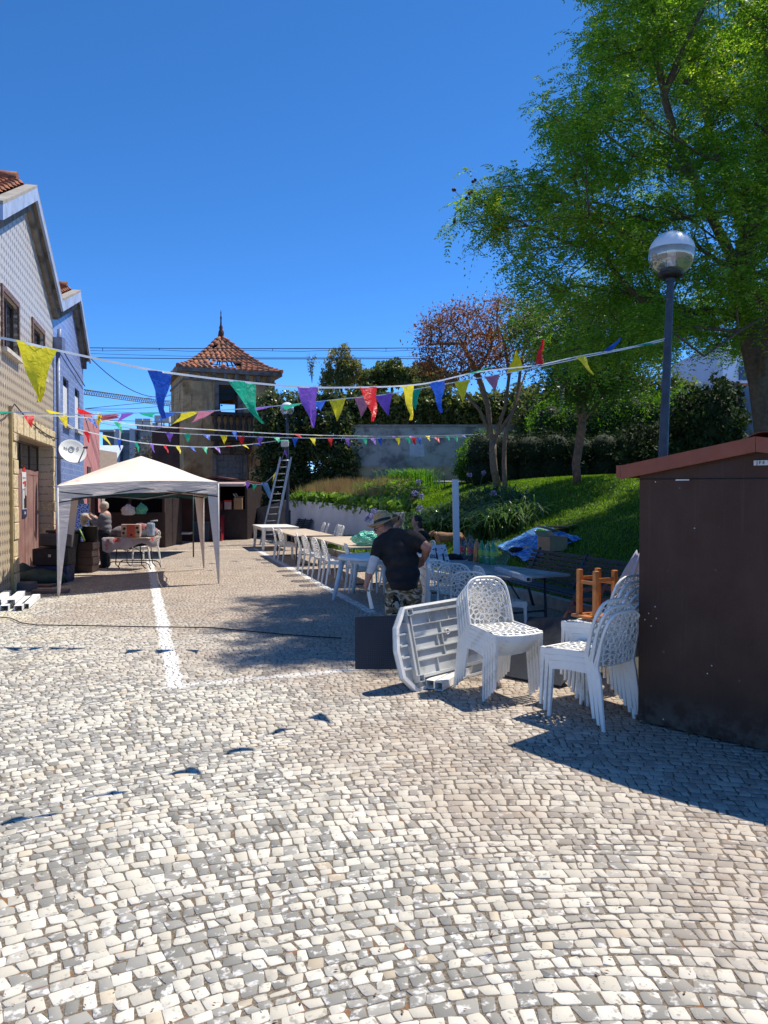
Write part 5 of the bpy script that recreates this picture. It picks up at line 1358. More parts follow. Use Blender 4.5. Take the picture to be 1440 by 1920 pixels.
def lattice(mb, cells, fmap, rib, thick):
    """perforated sheet: every cell a ring round a rounded hole, on both faces, with hole walls"""
    for poly in cells:
        cx = sum(p[0] for p in poly)/len(poly); cy = sum(p[1] for p in poly)/len(poly)
        angs = sorted({round(math.atan2(p[1]-cy, p[0]-cx), 5) for p in poly} | {round(-math.pi+2*math.pi*i/12+.01, 5) for i in range(12)})
        outer = []
        for an in angs:
            dx, dy = math.cos(an), math.sin(an); best = 9
            for a in range(len(poly)):
                p, q = poly[a], poly[(a+1) % len(poly)]; ex, ey = q[0]-p[0], q[1]-p[1]; den = dx*ey-dy*ex
                if abs(den) < 1e-12: continue
                t = ((p[0]-cx)*ey-(p[1]-cy)*ex)/den; u = ((p[0]-cx)*dy-(p[1]-cy)*dx)/den
                if t > 0 and -1e-4 <= u <= 1+1e-4: best = min(best, t)
            outer.append(best)
        n_ = len(angs); sm = [sum(outer[(i+k_) % n_] for k_ in (-2, -1, 0, 1, 2))/5 for i in range(n_)]
        mr = min(outer); inner = [max(mr*.3, min(o*.96-rib, s_*.92-rib*.7)) for o, s_ in zip(outer, sm)]
        O = [(cx+o*math.cos(a), cy+o*math.sin(a)) for o, a in zip(outer, angs)]; I = [(cx+o*math.cos(a), cy+o*math.sin(a)) for o, a in zip(inner, angs)]
        k = len(mb.v)
        for ring in (O, I):
            for (u, v) in ring: mb.v.append(fmap(u, v, thick/2))
        for ring in (I, O):
            for (u, v) in ring: mb.v.append(fmap(u, v, -thick/2))
        for i in range(n_):
            j = (i+1) % n_
            for a_, b_ in ((0, 1), (1, 2), (2, 3)):
                mb.f.append([k+a_*n_+i, k+a_*n_+j, k+b_*n_+j, k+b_*n_+i]); mb.mi.append(0); mb.sm.append(False)
def make_chair():
    """front is -y; origin at floor centre"""
    rs = random.Random(11)
    T = thing('perforated_chair', 'tmp', 'chair', (0, 0, 0))
    W = .215
    def bmap(u, v, t):     # u -1..1, v 0..1
        zz = .455+.395*(v*(1-.19*abs(u)**4*v)); wx = W*(1-.10*v**4)*u
        y = .185+.085*v+.030*(1-u*u)*(1-.3*v)
        return Vector((wx, y+t, zz))
    def smap(u, v, t):
        y = .20-.44*v-(.03*(1-u*u))*v**3; z = .452-.016*(1-u*u)*(1-.6*v)+.012*(1-v)**6-(.02*max(0, v-.85)/.15)
        return Vector(((W-.005)*u*(1+.08*v), y, z+t))
    g = MB(); lattice(g, voronoi_cells(8, 9, -.215, .215, 0, .40, .40, rs), lambda u, v, t: bmap(u/.215, v/.40, t), .0048, .008)
    back = g.build('backrest', WHITEP, T)
    fr = MB(); pts = [bmap(-1, v, 0) for v in (0, .25, .5, .7, .85, .95)]+[bmap(u, 1, 0) for u in (-1, -.9, -.75, -.5, -.25, 0, .25, .5, .75, .9, 1)]+[bmap(1, v, 0) for v in (.95, .85, .7, .5, .25, 0)]
    fr.tube(pts, .0125, 6); fr.build('back_frame', WHITEP, T)
    g = MB(); lattice(g, voronoi_cells(8, 9, -.21, .21, 0, .44, .40, rs), lambda u, v, t: smap(u/.21, v/.44, t), .0062, .010)
    # apron
    for u in (-1, 1):
        P = [smap(u, v, 0) for v in (0, .3, .6, 1)]
        for a, b_ in zip(P[:-1], P[1:]):
            o = Vector((u*.008, 0, 0)); d = Vector((0, 0, -.062)); g.prism([a+o, b_+o, b_+o+d, a+o+d], (-u*.012, 0, 0))
    P = [smap(u, 1, 0) for u in (-1, -.5, 0, .5, 1)]
    for i, (a, b_) in enumerate(zip(P[:-1], P[1:])):
        d0, d1 = [(.040, .050), (.050, .055), (.055, .050), (.050, .040)][i]
        g.prism([a, b_, b_-Vector((0, 0, d1)), a-Vector((0, 0, d0))], (0, -.010, 0))
    g.tube(P, .010, 6); g.tube([smap(-1, v, .002) for v in (0, .5, 1)], .009, 6); g.tube([smap(1, v, .002) for v in (0, .5, 1)], .009, 6)
    g.build('seat', WHITEP, T)
    for sx in (-1, 1):
        l = MB(); x0, x1 = sx*(W*1.08-.018), sx*(W*1.08+.002)
        def ring(x, y, z, w_, d_): return [Vector((x-w_, y-d_, z)), Vector((x+w_, y-d_, z)), Vector((x+w_, y+d_, z)), Vector((x-w_, y+d_, z))]
        def loft(rings):
            k = len(l.v)
            for r_ in rings: l.v += r_
            for i in range(len(rings)-1):
                for j in range(4): l.f.append([k+i*4+j, k+i*4+(j+1) % 4, k+(i+1)*4+(j+1) % 4, k+(i+1)*4+j]); l.mi.append(0); l.sm.append(False)
            l.f.append([k+j for j in range(4)]); l.f.append([k+(len(rings)-1)*4+j for j in range(4)]); l.mi += [0, 0]; l.sm += [False, False]
        loft([ring(x0, -.222, .448, .019, .022), ring(x0, -.226, .38, .016, .018), ring(x1, -.236, .0, .011, .011)]); l.build('leg', WHITEP, T, bevel=.003)
        l = MB(); b0 = bmap(sx, .45, 0); b1 = bmap(sx, 0, 0)
        loft([ring(b0.x, b0.y, b0.z, .008, .012), ring(b1.x, b1.y, b1.z, .010, .021), ring(sx*(W-.002), .205, .38, .011, .023), ring(sx*(W+.012), .265, .0, .010, .012)]); l.build('leg', WHITEP, T, bevel=.003)
    return T
CH0 = make_chair(); used = [False]
def chair(x, y, face, label, z=0.0, group=None, tilt=0.0, ivory=False):
    """face: direction (dx,dy) the sitter looks"""
    o = CH0 if not used[0] else copy_tree(CH0); used[0] = True
    o.location = (x, y, z); o.rotation_euler = (tilt, 0, math.atan2(face[0], -face[1])); 
    for k_ in ('label', 'group'):
        if k_ in o: del o[k_]
    tag(o, label, 'chair', group)
    return o
ORD = ['bottom', 'second', 'third', 'fourth', 'fifth', 'top']
for i in range(5):
    d = Vector((.41, -.91)).normalized()*.040*i
    nm = ['lowest chair, bottom', 'second chair from the bottom', 'middle chair', 'second chair from the top', 'topmost chair'][i]
    chair(.94+d.x, 6.57+d.y, (.41, -.91), nm+' of the white stack in front of the upturned table', z=.033*i, group='chairs in the front stack')
for i in range(3):
    d = Vector((-.6, .8))*.042*i
    chair(1.60+d.x, 5.79+d.y, (-.6, .8), ['lowest', 'middle', 'topmost'][i]+' white chair of the three-chair stack with backs beside the brown kiosk', z=.04*i, group='chairs in the stack by the kiosk')
for i in range(6):
    d = Vector((-.6, .8))*.040*i
    chair(1.93+d.x, 6.12+d.y, (-.6, .8), ['lowest', 'second from lowest', 'third from lowest', 'third from topmost', 'second from topmost', 'topmost'][i]+' white chair of the stack carrying the wooden stool', z=.042*i, group='chairs in the stack under the stool')
NS = ['farthest', 'second farthest', 'third farthest', 'fourth farthest', 'fifth farthest', 'second nearest', 'nearest']
for i, (Y, t) in enumerate([(20.3, 3.22), (19.5, 3.25), (17.3, 3.30), (16.4, 3.28), (15.35, 3.28), (14.6, 3.3), (13.45, 3.45)]):
    p = zt(Y, t); a = random.Random(i).uniform(-.12, .12)
    chair(p.x, p.y, (SN.x+a, SN.y-a), NS[i]+' white chair along the street side of the wooden tables', group='chairs on the street side of the tables')
for i, (Y, t) in enumerate([(23.9, 4.75), (23.2, 4.72), (22.3, 4.8), (21.8, 4.75), (21.3, 4.7)]):
    p = zt(Y, t); chair(p.x, p.y, (-SN.x, -SN.y+(i % 2)*.12), ['farthest', 'second farthest', 'middle', 'second nearest', 'nearest'][i]+' of five white chairs on the lawn side of the tables', group='chairs on the lawn side of the tables')
for i, (x, y, f) in enumerate([(.76, 10.25, (.35, .93)), (.95, 9.75, (.3, .95)), (1.02, 8.75, (.25, .97))]):
    chair(x, y, f, ['white chair with its back just right of the upright table top', 'white chair in the middle of three before the bottle table', 'white chair nearest the front stack, back towards us'][i], group='chairs tucked at the bottle table')
chair(1.40, 9.15, (.93, .2), 'white chair under the bottle table with its seat corner and leg showing', group='chairs tucked at the bottle table')
chair(gr(300, 1052).x+.0, 18.6, (-.96, .28), 'lone white chair at the right end of the folding table under the tent')
p = zt(15.2, 4.75); chair(p.x, p.y, (-SN.x, -SN.y), 'white chair half hidden behind the man, lawn side of the nearest wooden table')
p = zt(14.5, 4.1); chair(p.x, p.y, (-.5, -.85), 'white chair between the round table and the nearest wooden table')

# ================================================================ tables
def rect_table(name, label, c, L, W, H, dirv, mtop, style, group=None, th=.03):
    d = Vector(dirv).normalized(); rz = math.atan2(d.y, d.x)
    T = thing(name, label, 'table', c, rz, group)
    g = MB(); g.box((0, 0, H-th/2), (L, W, th)); g.build('tabletop', mtop, T, bevel=.006)
    if style == 'trestle':
        for sx in (-1, 1):
            x = sx*(L/2-.32); g = MB()
            g.tube([(x, -W/2+.12, .015), (x, -W/2+.10, .05), (x, -W/2+.14, H-th-.02)], .014, 8); g.tube([(x, W/2-.12, .015), (x, W/2-.10, .05), (x, W/2-.14, H-th-.02)], .014, 8)
            g.tube([(x, -W/2+.12, .02), (x, W/2-.12, .02)], .014, 8); g.tube([(x, -W/2+.13, H*.35), (x, W/2-.13, H*.35)], .012, 8); g.tube([(x, -W/2+.13, H-th-.02), (x, W/2-.13, H-th-.02)], .012, 8)
            g.build('leg', METAL, T)
            g = MB(); g.tube([(x, 0, H*.45), (x-sx*.42, 0, H-th-.01)], .010, 6); g.build('strut', METAL, T)
    else:
        for sx in (-1, 1):
            for sy in (-1, 1):
                g = MB(); x, y = sx*(L/2-.1), sy*(W/2-.08)
                P = [(.085, .055), (.06, .045), (.045, .035)]
                k = len(g.v)
                for (w_, d_), z, o in zip(P, (H-th-.002, H*.5, 0), (0, .0, .03)):
                    g.v += [Vector((x+sx*o-w_, y+sy*o-d_, z)), Vector((x+sx*o+w_, y+sy*o-d_, z)), Vector((x+sx*o+w_, y+sy*o+d_, z)), Vector((x+sx*o-w_, y+sy*o+d_, z))]
                for i in range(2):
                    for j in range(4): g.f.append([i*4+j, i*4+(j+1) % 4, (i+1)*4+(j+1) % 4, (i+1)*4+j])
                g.f += [[3, 2, 1, 0], [8, 9, 10, 11]]; g.mi = [0]*len(g.f); g.sm = [False]*len(g.f)
                g.build('leg', mtop, T, bevel=.01)
        g = MB()
        for sy in (-1, 1): g.box((0, sy*(W/2-.05), H-th-.04), (L-.3, .02, .07))
        for sx in (-1, 1): g.box((sx*(L/2-.05), 0, H-th-.04), (.02, W-.3, .07))
        g.build('apron', mtop, T)
    return T
c = zt(24.5, 3.62); rect_table('plastic_table', 'white plastic table at the far end of the row', (c.x, c.y, 0), 2.3, 1.15, .73, SD, WHITEP, 'plastic', th=.04)
c = zt(20.1, 3.62); rect_table('trestle_table', 'long pale wooden table top on dark legs, farther one of the row', (c.x, c.y, 0), 3.7, .98, .74, SD, WOODT, 'trestle')
c = zt(16.0, 3.9); rect_table('trestle_table', 'long pale wooden table top on dark legs, nearer one with a green bag', (c.x, c.y, 0), 3.75, .95, .74, SD, WOODT, 'trestle')
BT_ = Vector((1.24, 10.32, 0)); BD = Vector((-.46, .887, 0)).normalized(); rect_table('trestle_table', 'grey topped table carrying the drink bottles', BT_, 2.75, .92, .74, BD, GREYT, 'trestle')
def round_table():
    T = thing('round_table', 'round white plastic table in dappled shade left of the man', 'table', (-.12, 12.5, 0))
    g = MB(); g.lathe([(.001, .695), (.60, .695), (.60, .66), (.635, .66), (.64, .70), (.62, .722), (.001, .724)], 48); g.build('tabletop', mat('white_table_plastic', (.66, .70, .72), .35, .05), T)
    for (x, y) in ((-.70, .18), (-.42, 1.0), (.14, .95), (.33, .1)):
        g = MB(); y_ = y-.35; g.tube([(x*.78, y_*.78, .69), (x, y_, 0)], [.05, .032], 8); g.build('leg', MATS['white_table_plastic'], T)
    g = MB(); g.lathe([(.45, .60), (.46, .695), (.44, .695), (.43, .60)], 32); g.build('apron', MATS['white_table_plastic'], T)
round_table()
def upturned_top():
    bl = gr(765, 1300); br_ = gr(905, 1262)
    e = Vector((.78, .80, 0)).normalized(); e = (Vector((br_.x, br_.y, 0))-Vector((bl.x, bl.y, 0))).normalized()
    lean = R(14); up = Vector((e.y*-math.sin(lean)*-1, 0, 0)); nrm = Vector((e.y, -e.x, 0))           # faces the camera
    upv = Vector((0, 0, 1))*math.cos(lean)-nrm*math.sin(lean); out = nrm*math.cos(lean)+Vector((0, 0, 1))*math.sin(lean)
    o = Vector((bl.x, bl.y, 0))-e*.05
    T = thing('upturned_table', 'white plastic table top on its edge, ribbed underside facing us, against the chair stack', 'table', o)
    L, H, c = 1.32, .745, .13
    def q(u, v, w_=0): return e*u+upv*v+out*w_
    oc = [(c, 0), (L-c, 0), (L, c), (L, H-c), (L-c, H), (c*1.2, H-.01), (.02, H-c*1.4), (-.02, H*.5), (0, c)]
    PL = mat('table_underside', (.50, .51, .50), .5, .06, 4, c2=(.38, .37, .34), sc2=5, lo=.5, hi=.7)
    g = MB(); g.prism([q(u, v, -.02) for u, v in oc], out*.008); g.build('panel', PL, T)
    g = MB(); n_ = len(oc); cx, cy = L/2, H/2
    for i in range(n_):
        (u0, v0), (u1, v1) = oc[i], oc[(i+1) % n_]; f = .955
        i0, i1 = (cx+(u0-cx)*f, cy+(v0-cy)*f*.985), (cx+(u1-cx)*f, cy+(v1-cy)*f*.985)
        g.add([q(u0, v0, -.022), q(u1, v1, -.022), q(i1[0], i1[1], -.022), q(i0[0], i0[1], -.022), q(u0, v0, .028), q(u1, v1, .028), q(i1[0], i1[1], .032), q(i0[0], i0[1], .032)], [(3, 2, 1, 0), (4, 5, 6, 7), (0, 1, 5, 4), (2, 3, 7, 6)])
    g.build('rim', WHITEP, T)
    def rib(u0, v0, u1, v1, w_=.008, h=.028, name='rib'):
        d = Vector((u1-u0, v1-v0)).normalized()*w_; px_, py_ = -d.y, d.x
        g = MB(); g.prism([q(u0+px_, v0+py_, -.0125), q(u1+px_, v1+py_, -.0125), q(u1-px_, v1-py_, -.0125), q(u0-px_, v0-py_, -.0125)], out*h); g.build(name, PL, T)
    # double frame of deep ribs, plus cross ribs
    rib(.17, .10, .17, .68, .012, .045); rib(.22, .12, .22, .66, .006, .04); rib(.20, .67, 1.15, .67, .012, .045); rib(.20, .11, 1.15, .11, .012, .045)
    for v in (.20, .30, .40, .50, .59): rib(.05, v, .16, v)
    for v in (.25, .34, .45, .56): rib(.23, v, 1.2, v, .006, .022)
    for v0, v1, u in ((.11, .25, .5), (.25, .34, .62), (.34, .45, .55), (.34, .56, .62), (.56, .67, .48), (.56, .67, .75)): rib(u, v0, u, v1, .005, .02)
    for (u, v) in ((.195, .10), (.195, .68)):
        g = MB()
        for a, b_ in (((-.035, -.03), (.035, -.03)), ((.035, -.03), (.035, .03)), ((.035, .03), (-.035, .03)), ((-.035, .03), (-.035, -.03))):
            g.prism([q(u+a[0], v+a[1], -.012), q(u+b_[0], v+b_[1], -.012), q(u+b_[0]*.8, v+b_[1]*.8, -.012), q(u+a[0]*.8, v+a[1]*.8, -.012)], out*.07)
        g.build('leg_socket', PL, T)
    g = MB(); M3 = Matrix((e, upv, out)).transposed(); g.lathe([(.018, .0), (.030, .0), (.030, .02), (.018, .02), (.018, 0)], 20, c=q(.70, .45, -.01), M=M3); g.build('hub', PL, T)
upturned_top()
def held_top():
    a = gr(797, 1225); 
    T = thing('upright_table', 'white plastic table top held upright on its edge by the man', 'table', (at(797, 0, 8.35).x, 8.35, 0))
    # narrow view: plane recedes away from us
    d = Vector((-.02, 1, 0)).normalized(); nn_ = Vector((1, .02, 0))
    g = MB(); L, H, c = .8, 1.02, .12; oc = [(c, 0), (L-c, 0), (L, c), (L, H-c), (L-c, H), (c, H), (0, H-c), (0, c)]
    V = [d*u+Vector((0, 0, v+.005)) for u, v in oc]; g.prism([v-nn_*.02 for v in V], nn_*.045); o = g.build('panel', WHITEP, T, bevel=.008)
    for i in range(9):
        g = MB(); z = .12+i*.095; g.prism([d*.06-nn_*.021+Vector((0, 0, z)), d*.74-nn_*.021+Vector((0, 0, z+.05)), d*.74-nn_*.021+Vector((0, 0, z+.055)), d*.06-nn_*.021+Vector((0, 0, z+.005))], -nn_*.003); g.build('groove', mat('groove_grey', (.4, .4, .38), .7), T)
    T.rotation_euler = (0, R(3), R(9))
held_top()
def loose_legs():
    for i, (p0, p1, lab) in enumerate([(gr(822, 1298), gr(903, 1250), 'white hollow plastic table leg lying on the setts before the chair stack, nearer one'), (gr(806, 1294), gr(880, 1254), 'white hollow plastic table leg lying behind the nearer one')]):
        d = (p1-p0).normalized(); s_ = Vector((-d.y, d.x, 0)); T = thing('plastic_channel', lab, 'channel', p0, group='loose table legs on the ground')
        g = MB(); w_ = .038; h = .075; t_ = .005; z0 = .012
        L = (p1-p0).length
        for (a, b_, c_, e_) in ((-w_, -w_+t_, 0, h), (w_-t_, w_, 0, h), (-w_+t_, w_-t_, h-t_, h), (-w_+t_, w_-t_, 0, t_)):
            V = [s_*a, s_*b_, s_*b_+d*L*1.0, s_*a+d*L*1.0]; g.prism([v+Vector((0, 0, c_+z0)) for v in V], (0, 0, e_-c_))
        g.build('leg_profile', WHITEP, T, bevel=.003)
        g = MB(); g.prism([s_*(-w_+t_)+d*.06, s_*(w_-t_)+d*.06, s_*(w_-t_)+d*.066, s_*(-w_+t_)+d*.066], (0, 0, .0)) if False else None
loose_legs()
def mats_():
    RB = mat('rubber_blue_black', (.017, .020, .028), .7, .2, 5, spec=.25, bm=.2)
    m, n, b = newmat('tread_rubber', .55, .45); p = n.pos(); x, y, z = n.xyz(p)
    a = n.math('SINE', n.math('MULTIPLY', n.math('ADD', n.math('MULTIPLY', x, 1.0), z), 150)); c_ = n.math('SINE', n.math('MULTIPLY', n.math('SUBTRACT', n.math('MULTIPLY', x, 1.0), z), 150))
    f = n.mapr(n.math('MULTIPLY', a, c_), -.2, .5)
    n.put(b.inputs['Base Color'], n.mix(f, (.020, .023, .030), (.032, .036, .045))); bump(n, b, f, .3, .004)
    p0, p1 = gr(666, 1258), gr(748, 1258); T = thing('rubber_mat', 'dark rubber tread mat standing upright in front of the man', 'mat', (p0.x, p0.y, 0))
    g = MB(); e = Vector((p1.x-p0.x, .0, 0)); b_ = Vector((0, .16, .50)); g.prism([Vector((0, 0, .015)), e+Vector((.03, 0, .015)), e+b_+Vector((.05, 0, .02)), b_+Vector((-.01, 0, 0))], (0, .012, 0)); g.build('mat_sheet', m, T)
    g = MB(); g.tube([Vector((.14, .08, .26))+Vector((0, -.004, 0)), Vector((.14, .07, .26))], .006, 8); g.build('hole', BLACKM, T)
    T = thing('rubber_mat', 'plain dark blue-black mat leaning behind the front chair stack', 'mat', (1.02, 7.02, 0))
    A, B, C_, D_ = gr(944, 1272), gr(1052, 1292), at(1078, 1172, 7.5), at(992, 1158, 7.75)
    a_ = A; nrm = (B-A).cross(D_-A).normalized(); C2 = C_-nrm*(C_-A).dot(nrm)
    off = Vector(T.location); g = MB(); g.prism([A-off+Vector((0, 0, .02)), B-off+Vector((0, 0, .02)), (B+Vector((.14, .12, .10)))-nrm*((B+Vector((.14, .12, .10))-A).dot(nrm))-off, C2-off, D_-off], nrm*.012); g.build('mat_sheet', RB, T)
mats_()
def stool():
    SW = mat('varnished_pine', (.50, .17, .04), .4, .2, 8, c2=(.36, .12, .03), sc2=7, spec=.5)
    T = thing('wooden_stool', 'orange-brown wooden stool upside down on the stacked chairs', 'stool', (1.79, 6.40, .672), R(26))
    g = MB(); g.box((0, 0, .012), (.30, .30, .024)); g.build('seat', SW, T, bevel=.006)
    P = [(-.10, -.10), (.10, -.10), (.10, .10), (-.10, .10)]
    for x, y in P: g = MB(); g.box((x, y, .215), (.040, .040, .38)); g.build('leg', SW, T, bevel=.004)
    for i in range(4):
        (x0, y0), (x1, y1) = P[i], P[(i+1) % 4]; z = .30 if i % 2 else .33; g = MB(); d = Vector((x1-x0, y1-y0, 0)); L = d.length-.04; g.box(((x0+x1)/2, (y0+y1)/2, z), (L if i % 2 == 0 else .018, .018 if i % 2 == 0 else L, .028)); g.build('rail', SW, T)
    # folded wooden chair behind
    DW = mat('reddish_wood', (.17, .06, .03), .5, .2, 8, c2=(.11, .04, .025), sc2=6)
    A = at(1050, 1176, 7.6); B = at(1150, 1185, 7.5); C_ = at(1180, 1085, 7.9); D_ = at(1092, 1092, 8.0)
    T = thing('folded_wooden_chair', 'reddish wooden folding chair leaning flat behind the stacked chairs', 'chair', (A.x, A.y, 0)); off = Vector(T.location)
    A, B, C_, D_ = [q-off for q in (A, B, C_, D_)]; nn_ = (B-A).cross(D_-A).normalized()
    for a, b_ in ((A, D_), (B, C_), (A.lerp(B, .45), D_.lerp(C_, .55))): g = MB(); g.tube([a-(b_-a)*.15, b_], .018, 4, smooth=False); g.build('rail', DW, T)
    for f in (.02, .30, .55, .78, .97):
        a, b_ = A.lerp(D_, f), B.lerp(C_, f); g = MB(); h = (D_-A).normalized()*(.05 if f != .30 else .10); g.prism([a, b_, b_+h, a+h], nn_*.012); g.build('slat', DW, T)
stool()
def bench(name, label, c, L, dirv, group, seat_side):
    """seat_side: unit vector towards which the sitter faces"""
    d = Vector(dirv).normalized(); T = thing(name, label, 'bench', c, math.atan2(d.y, d.x), group)
    BM = mat('bench_green_black', (.016, .032, .046), .45, .2, 6, spec=.4)
    s_ = 1 if seat_side.dot(Vector((-d.y, d.x, 0))) > 0 else -1
    for i in range(7):
        z = .47+i*.062; y = -s_*(.22+.028*i); g = MB(); g.box((0, y, z), (L, .018, .048)); g.build('back_slat', BM, T, bevel=.003)
    for i in range(6):
        y = s_*(.24-.085*i); g = MB(); g.box((0, y, .43-.006*abs(i-1)), (L, .062, .02)); g.build('seat_slat', BM, T, bevel=.003)
    for x in (-L/2+.2, L/2-.2, 0):
        g = MB(); g.tube([(x, s_*.22, 0), (x, s_*.24, .41), (x, -s_*.18, .40), (x, -s_*.20, .44), (x, -s_*.42, .90)], .022, 6); g.tube([(x, -s_*.18, .40), (x, -s_*.30, 0)], .022, 6); g.build('frame', BM, T)
c = zt(10.35, 5.28); bench('bench', 'long dark slatted bench behind the bottle table, at the foot of the lawn', (c.x-.03, c.y, 0), 3.1, SD, 'dark slatted benches', -SN)
c = zt(26.4, 4.55); bench('bench', 'far dark slatted bench in front of the white planter wall', (c.x, c.y, 0), 1.5, (-.45, .9, 0), 'dark slatted benches', -SN)
def white_post():
    b = at(855, 929, 11.95); b.z = 0; T = thing('white_post', 'white hollow metal post standing at the end of the bottle table', 'post', b)
    top = at(853.5, 899, 11.9)-b; g = MB(); w_ = .048
    q = [Vector((sx*w_, sy*w_, 0)) for sx, sy in ((-1, -1), (1, -1), (1, 1), (-1, 1))]; bt = Vector((.03, 0, 0))
    g.add([v+bt for v in q]+[v+top for v in q], [(3, 2, 1, 0), (4, 5, 6, 7), (0, 1, 5, 4), (1, 2, 6, 5), (2, 3, 7, 6), (3, 0, 4, 7)]); g.build('post', mat('white_metal', (.52, .55, .60), .4, .05), T, bevel=.004)
    g = MB(); g.prism([Vector((.008, -.052, .1)), Vector((.012, -.052, .1)), Vector((top.x+.012-.01, -.052, top.z-.02)), Vector((top.x+.008-.01, -.052, top.z-.02))], (0, -.002, 0)); g.build('seam', METAL, T)
    g = MB(); zc = 1.02; xc = .03+(top.x-.03)*zc/top.z; g.box((xc, 0, zc), (.104, .104, .012)); g.build('joint', METAL, T)
    # rail at the far edge of the lawn
    a, b_ = at(775, 903, 31), at(870, 903, 31); T = thing('low_white_rail', 'thin white rail line at the far edge of the lawn behind the white post', 'rail', a)
    g = MB(); g.tube([a, b_], .03, 5); g.build('rail', MATS['white_metal'], T, world=True)
    for f in (.1, .5, .9): q = a.lerp(b_, f); g = MB(); g.tube([q, Vector((q.x, q.y, lawn_h(q.x, q.y)-.05))], .02, 5); g.build('post', MATS['white_metal'], T, world=True)
white_post()
def table_things():
    u0 = lambda px, py: gr(px, py, .74)
    # metal box section
    a, b_ = u0(932, 1070), u0(983, 1088); d = (b_-a); T = thing('metal_tube', 'short square aluminium tube lying on the bottle table', 'tube', a); 
    dn = d.normalized(); s_ = Vector((-dn.y, dn.x, 0)); g = MB(); w_ = .03; L = d.length*1.15; t_ = .004
    for (p_, q_, r_, e_) in ((-w_, -w_+t_, 0, .05), (w_-t_, w_, 0, .05), (-w_+t_, w_-t_, .046, .05), (-w_+t_, w_-t_, 0, .004)): g.prism([s_*p_+Vector((0, 0, r_+.002)), s_*q_+Vector((0, 0, r_+.002)), s_*q_+dn*L+Vector((0, 0, r_+.002)), s_*p_+dn*L+Vector((0, 0, r_+.002))], (0, 0, e_-r_))
    g.build('tube_profile', mat('pale_aluminium', (.60, .62, .64), .35, .08, 9, metal=.3), T)
    def bottle(px, py, liquid, cap, label_c, lab, h=.33, r=.046, text_=None, empty=False):
        p = u0(px, py); T = thing('drink_bottle', lab, 'bottle', p, group='drink bottles on the table')
        m = mat('bottle_'+liquid[0], liquid[1], .12, .05, spec=.7, trans=liquid[2])
        g = MB(); g.lathe([(.001, .002), (r*.9, .002), (r, .02), (r, h*.30), (r*.95, h*.36), (r, h*.42), (r, h*.62), (r*.85, h*.74), (r*.4, h*.88), (.014, h*.92), (.014, h*.95)], 20); g.build('bottle_body', m, T)
        g = MB(); g.lathe([(.0155, h*.93), (.0155, h*.985), (.001, h*.985)], 14); g.build('cap', mat('cap_'+cap[0], cap[1], .4), T)
        g = MB(); g.lathe([(r+.0015, h*.36), (r+.0015, h*.58)], 20); lb = g.build('label', mat('lab_'+label_c[0], label_c[1], .45), T)
        if text_: text('lettering', text_, .045, frame_mat((0, -r-.003, h*.47), (1, 0, 0), (0, -1, 0)), mat('letter_white', (.75, .75, .75), .5), lb)
    cola = ('cola', (.018, .006, .005), .0); red = ('red', (.60, .012, .015)); grn = ('green', (.02, .24, .07), .08)
    bottle(868, 1049, cola, ('red', (.5, .02, .02)), red, 'dark cola bottle with red label nearest the white post')
    bottle(882, 1052, cola, ('red', (.5, .02, .02)), red, 'dark cola bottle with red label inside the clear bag')
    bottle(894, 1054, ('orange', (.62, .17, .01), .1), ('orange2', (.6, .25, .02)), ('orange3', (.75, .20, .02)), 'orange soda bottle between the cola and the green bottles', h=.34)
    bottle(903, 1056, grn, ('green2', (.02, .25, .08)), ('lime', (.28, .45, .05)), 'green soda bottle beside the orange one')
    bottle(915, 1058, grn, ('green2', (.02, .25, .08)), ('lime', (.28, .45, .05)), 'middle green soda bottle inside the clear plastic bag')
    bottle(925, 1059, grn, ('green2', (.02, .25, .08)), ('lime', (.28, .45, .05)), 'rightmost green soda bottle inside the clear plastic bag')
    def bag(name, label, cat, c, r, m, n_=1, crumple=.22, neck=True, rot=0):
        T = thing(name, label, cat, c); bm_ = bmesh.new(); bmesh.ops.create_icosphere(bm_, subdivisions=4, radius=1)
        from mathutils import noise as mn
        off = Vector((c[0]*7, c[1]*3, c[2]))
        for v in bm_.verts:
            q = v.co.copy(); k = 1+crumple*(mn.noise(q*2.2+off)+.6*mn.noise(q*5+off)+.35*abs(mn.noise(q*9+off)))
            q = Vector((q.x*k, q.y*k, q.z*k))
            if neck and q.z > .55: s_ = 1-.8*(q.z-.55)/.6; q.x *= max(s_, .15); q.y *= max(s_, .15)
            if q.z < -.75: q.z = -.75
            v.co = Vector((q.x*r[0], q.y*r[1], (q.z+.75)*r[2]))
        me = bpy.data.meshes.new('bag_body'); bm_.to_mesh(me); bm_.free(); me.materials.append(m); link('bag_body', me, T); return T
    def film(name, c_, a):
        m, n, b = newmat(name, .18, .8); b.inputs['Base Color'].default_value = (*c_, 1)
        tr = n.new('ShaderNodeBsdfTransparent'); mx = n.new('ShaderNodeMixShader'); mx.inputs[0].default_value = a
        n.t.links.new(tr.outputs[0], mx.inputs[1]); n.t.links.new(b.outputs[0], mx.inputs[2]); n.t.links.new(mx.outputs[0], n.nodes['Material Output'].inputs[0])
        p = n.pos(); k = n.new('ShaderNodeBump'); k.inputs['Strength'].default_value = 1.0; k.inputs['Distance'].default_value = .03; n.put(k.inputs['Height'], n.noise(p, 16, 5, .6, 1.2)); n.t.links.new(k.outputs[0], b.inputs['Normal']); return m
    clear = film('clear_film', (.75, .78, .80), .06); clearg = film('greenish_film', (.55, .75, .68), .07); gfilm = film('green_bag_film', (.10, .55, .36), .78); wfilm = film('white_bag_film', (.75, .76, .76), .85)
    p = u0(881, 1055); bag('plastic_bag', 'clear plastic bag round the second cola bottle', 'bag', p+Vector((0, .02, 0)), (.10, .08, .23), clear, crumple=.25)
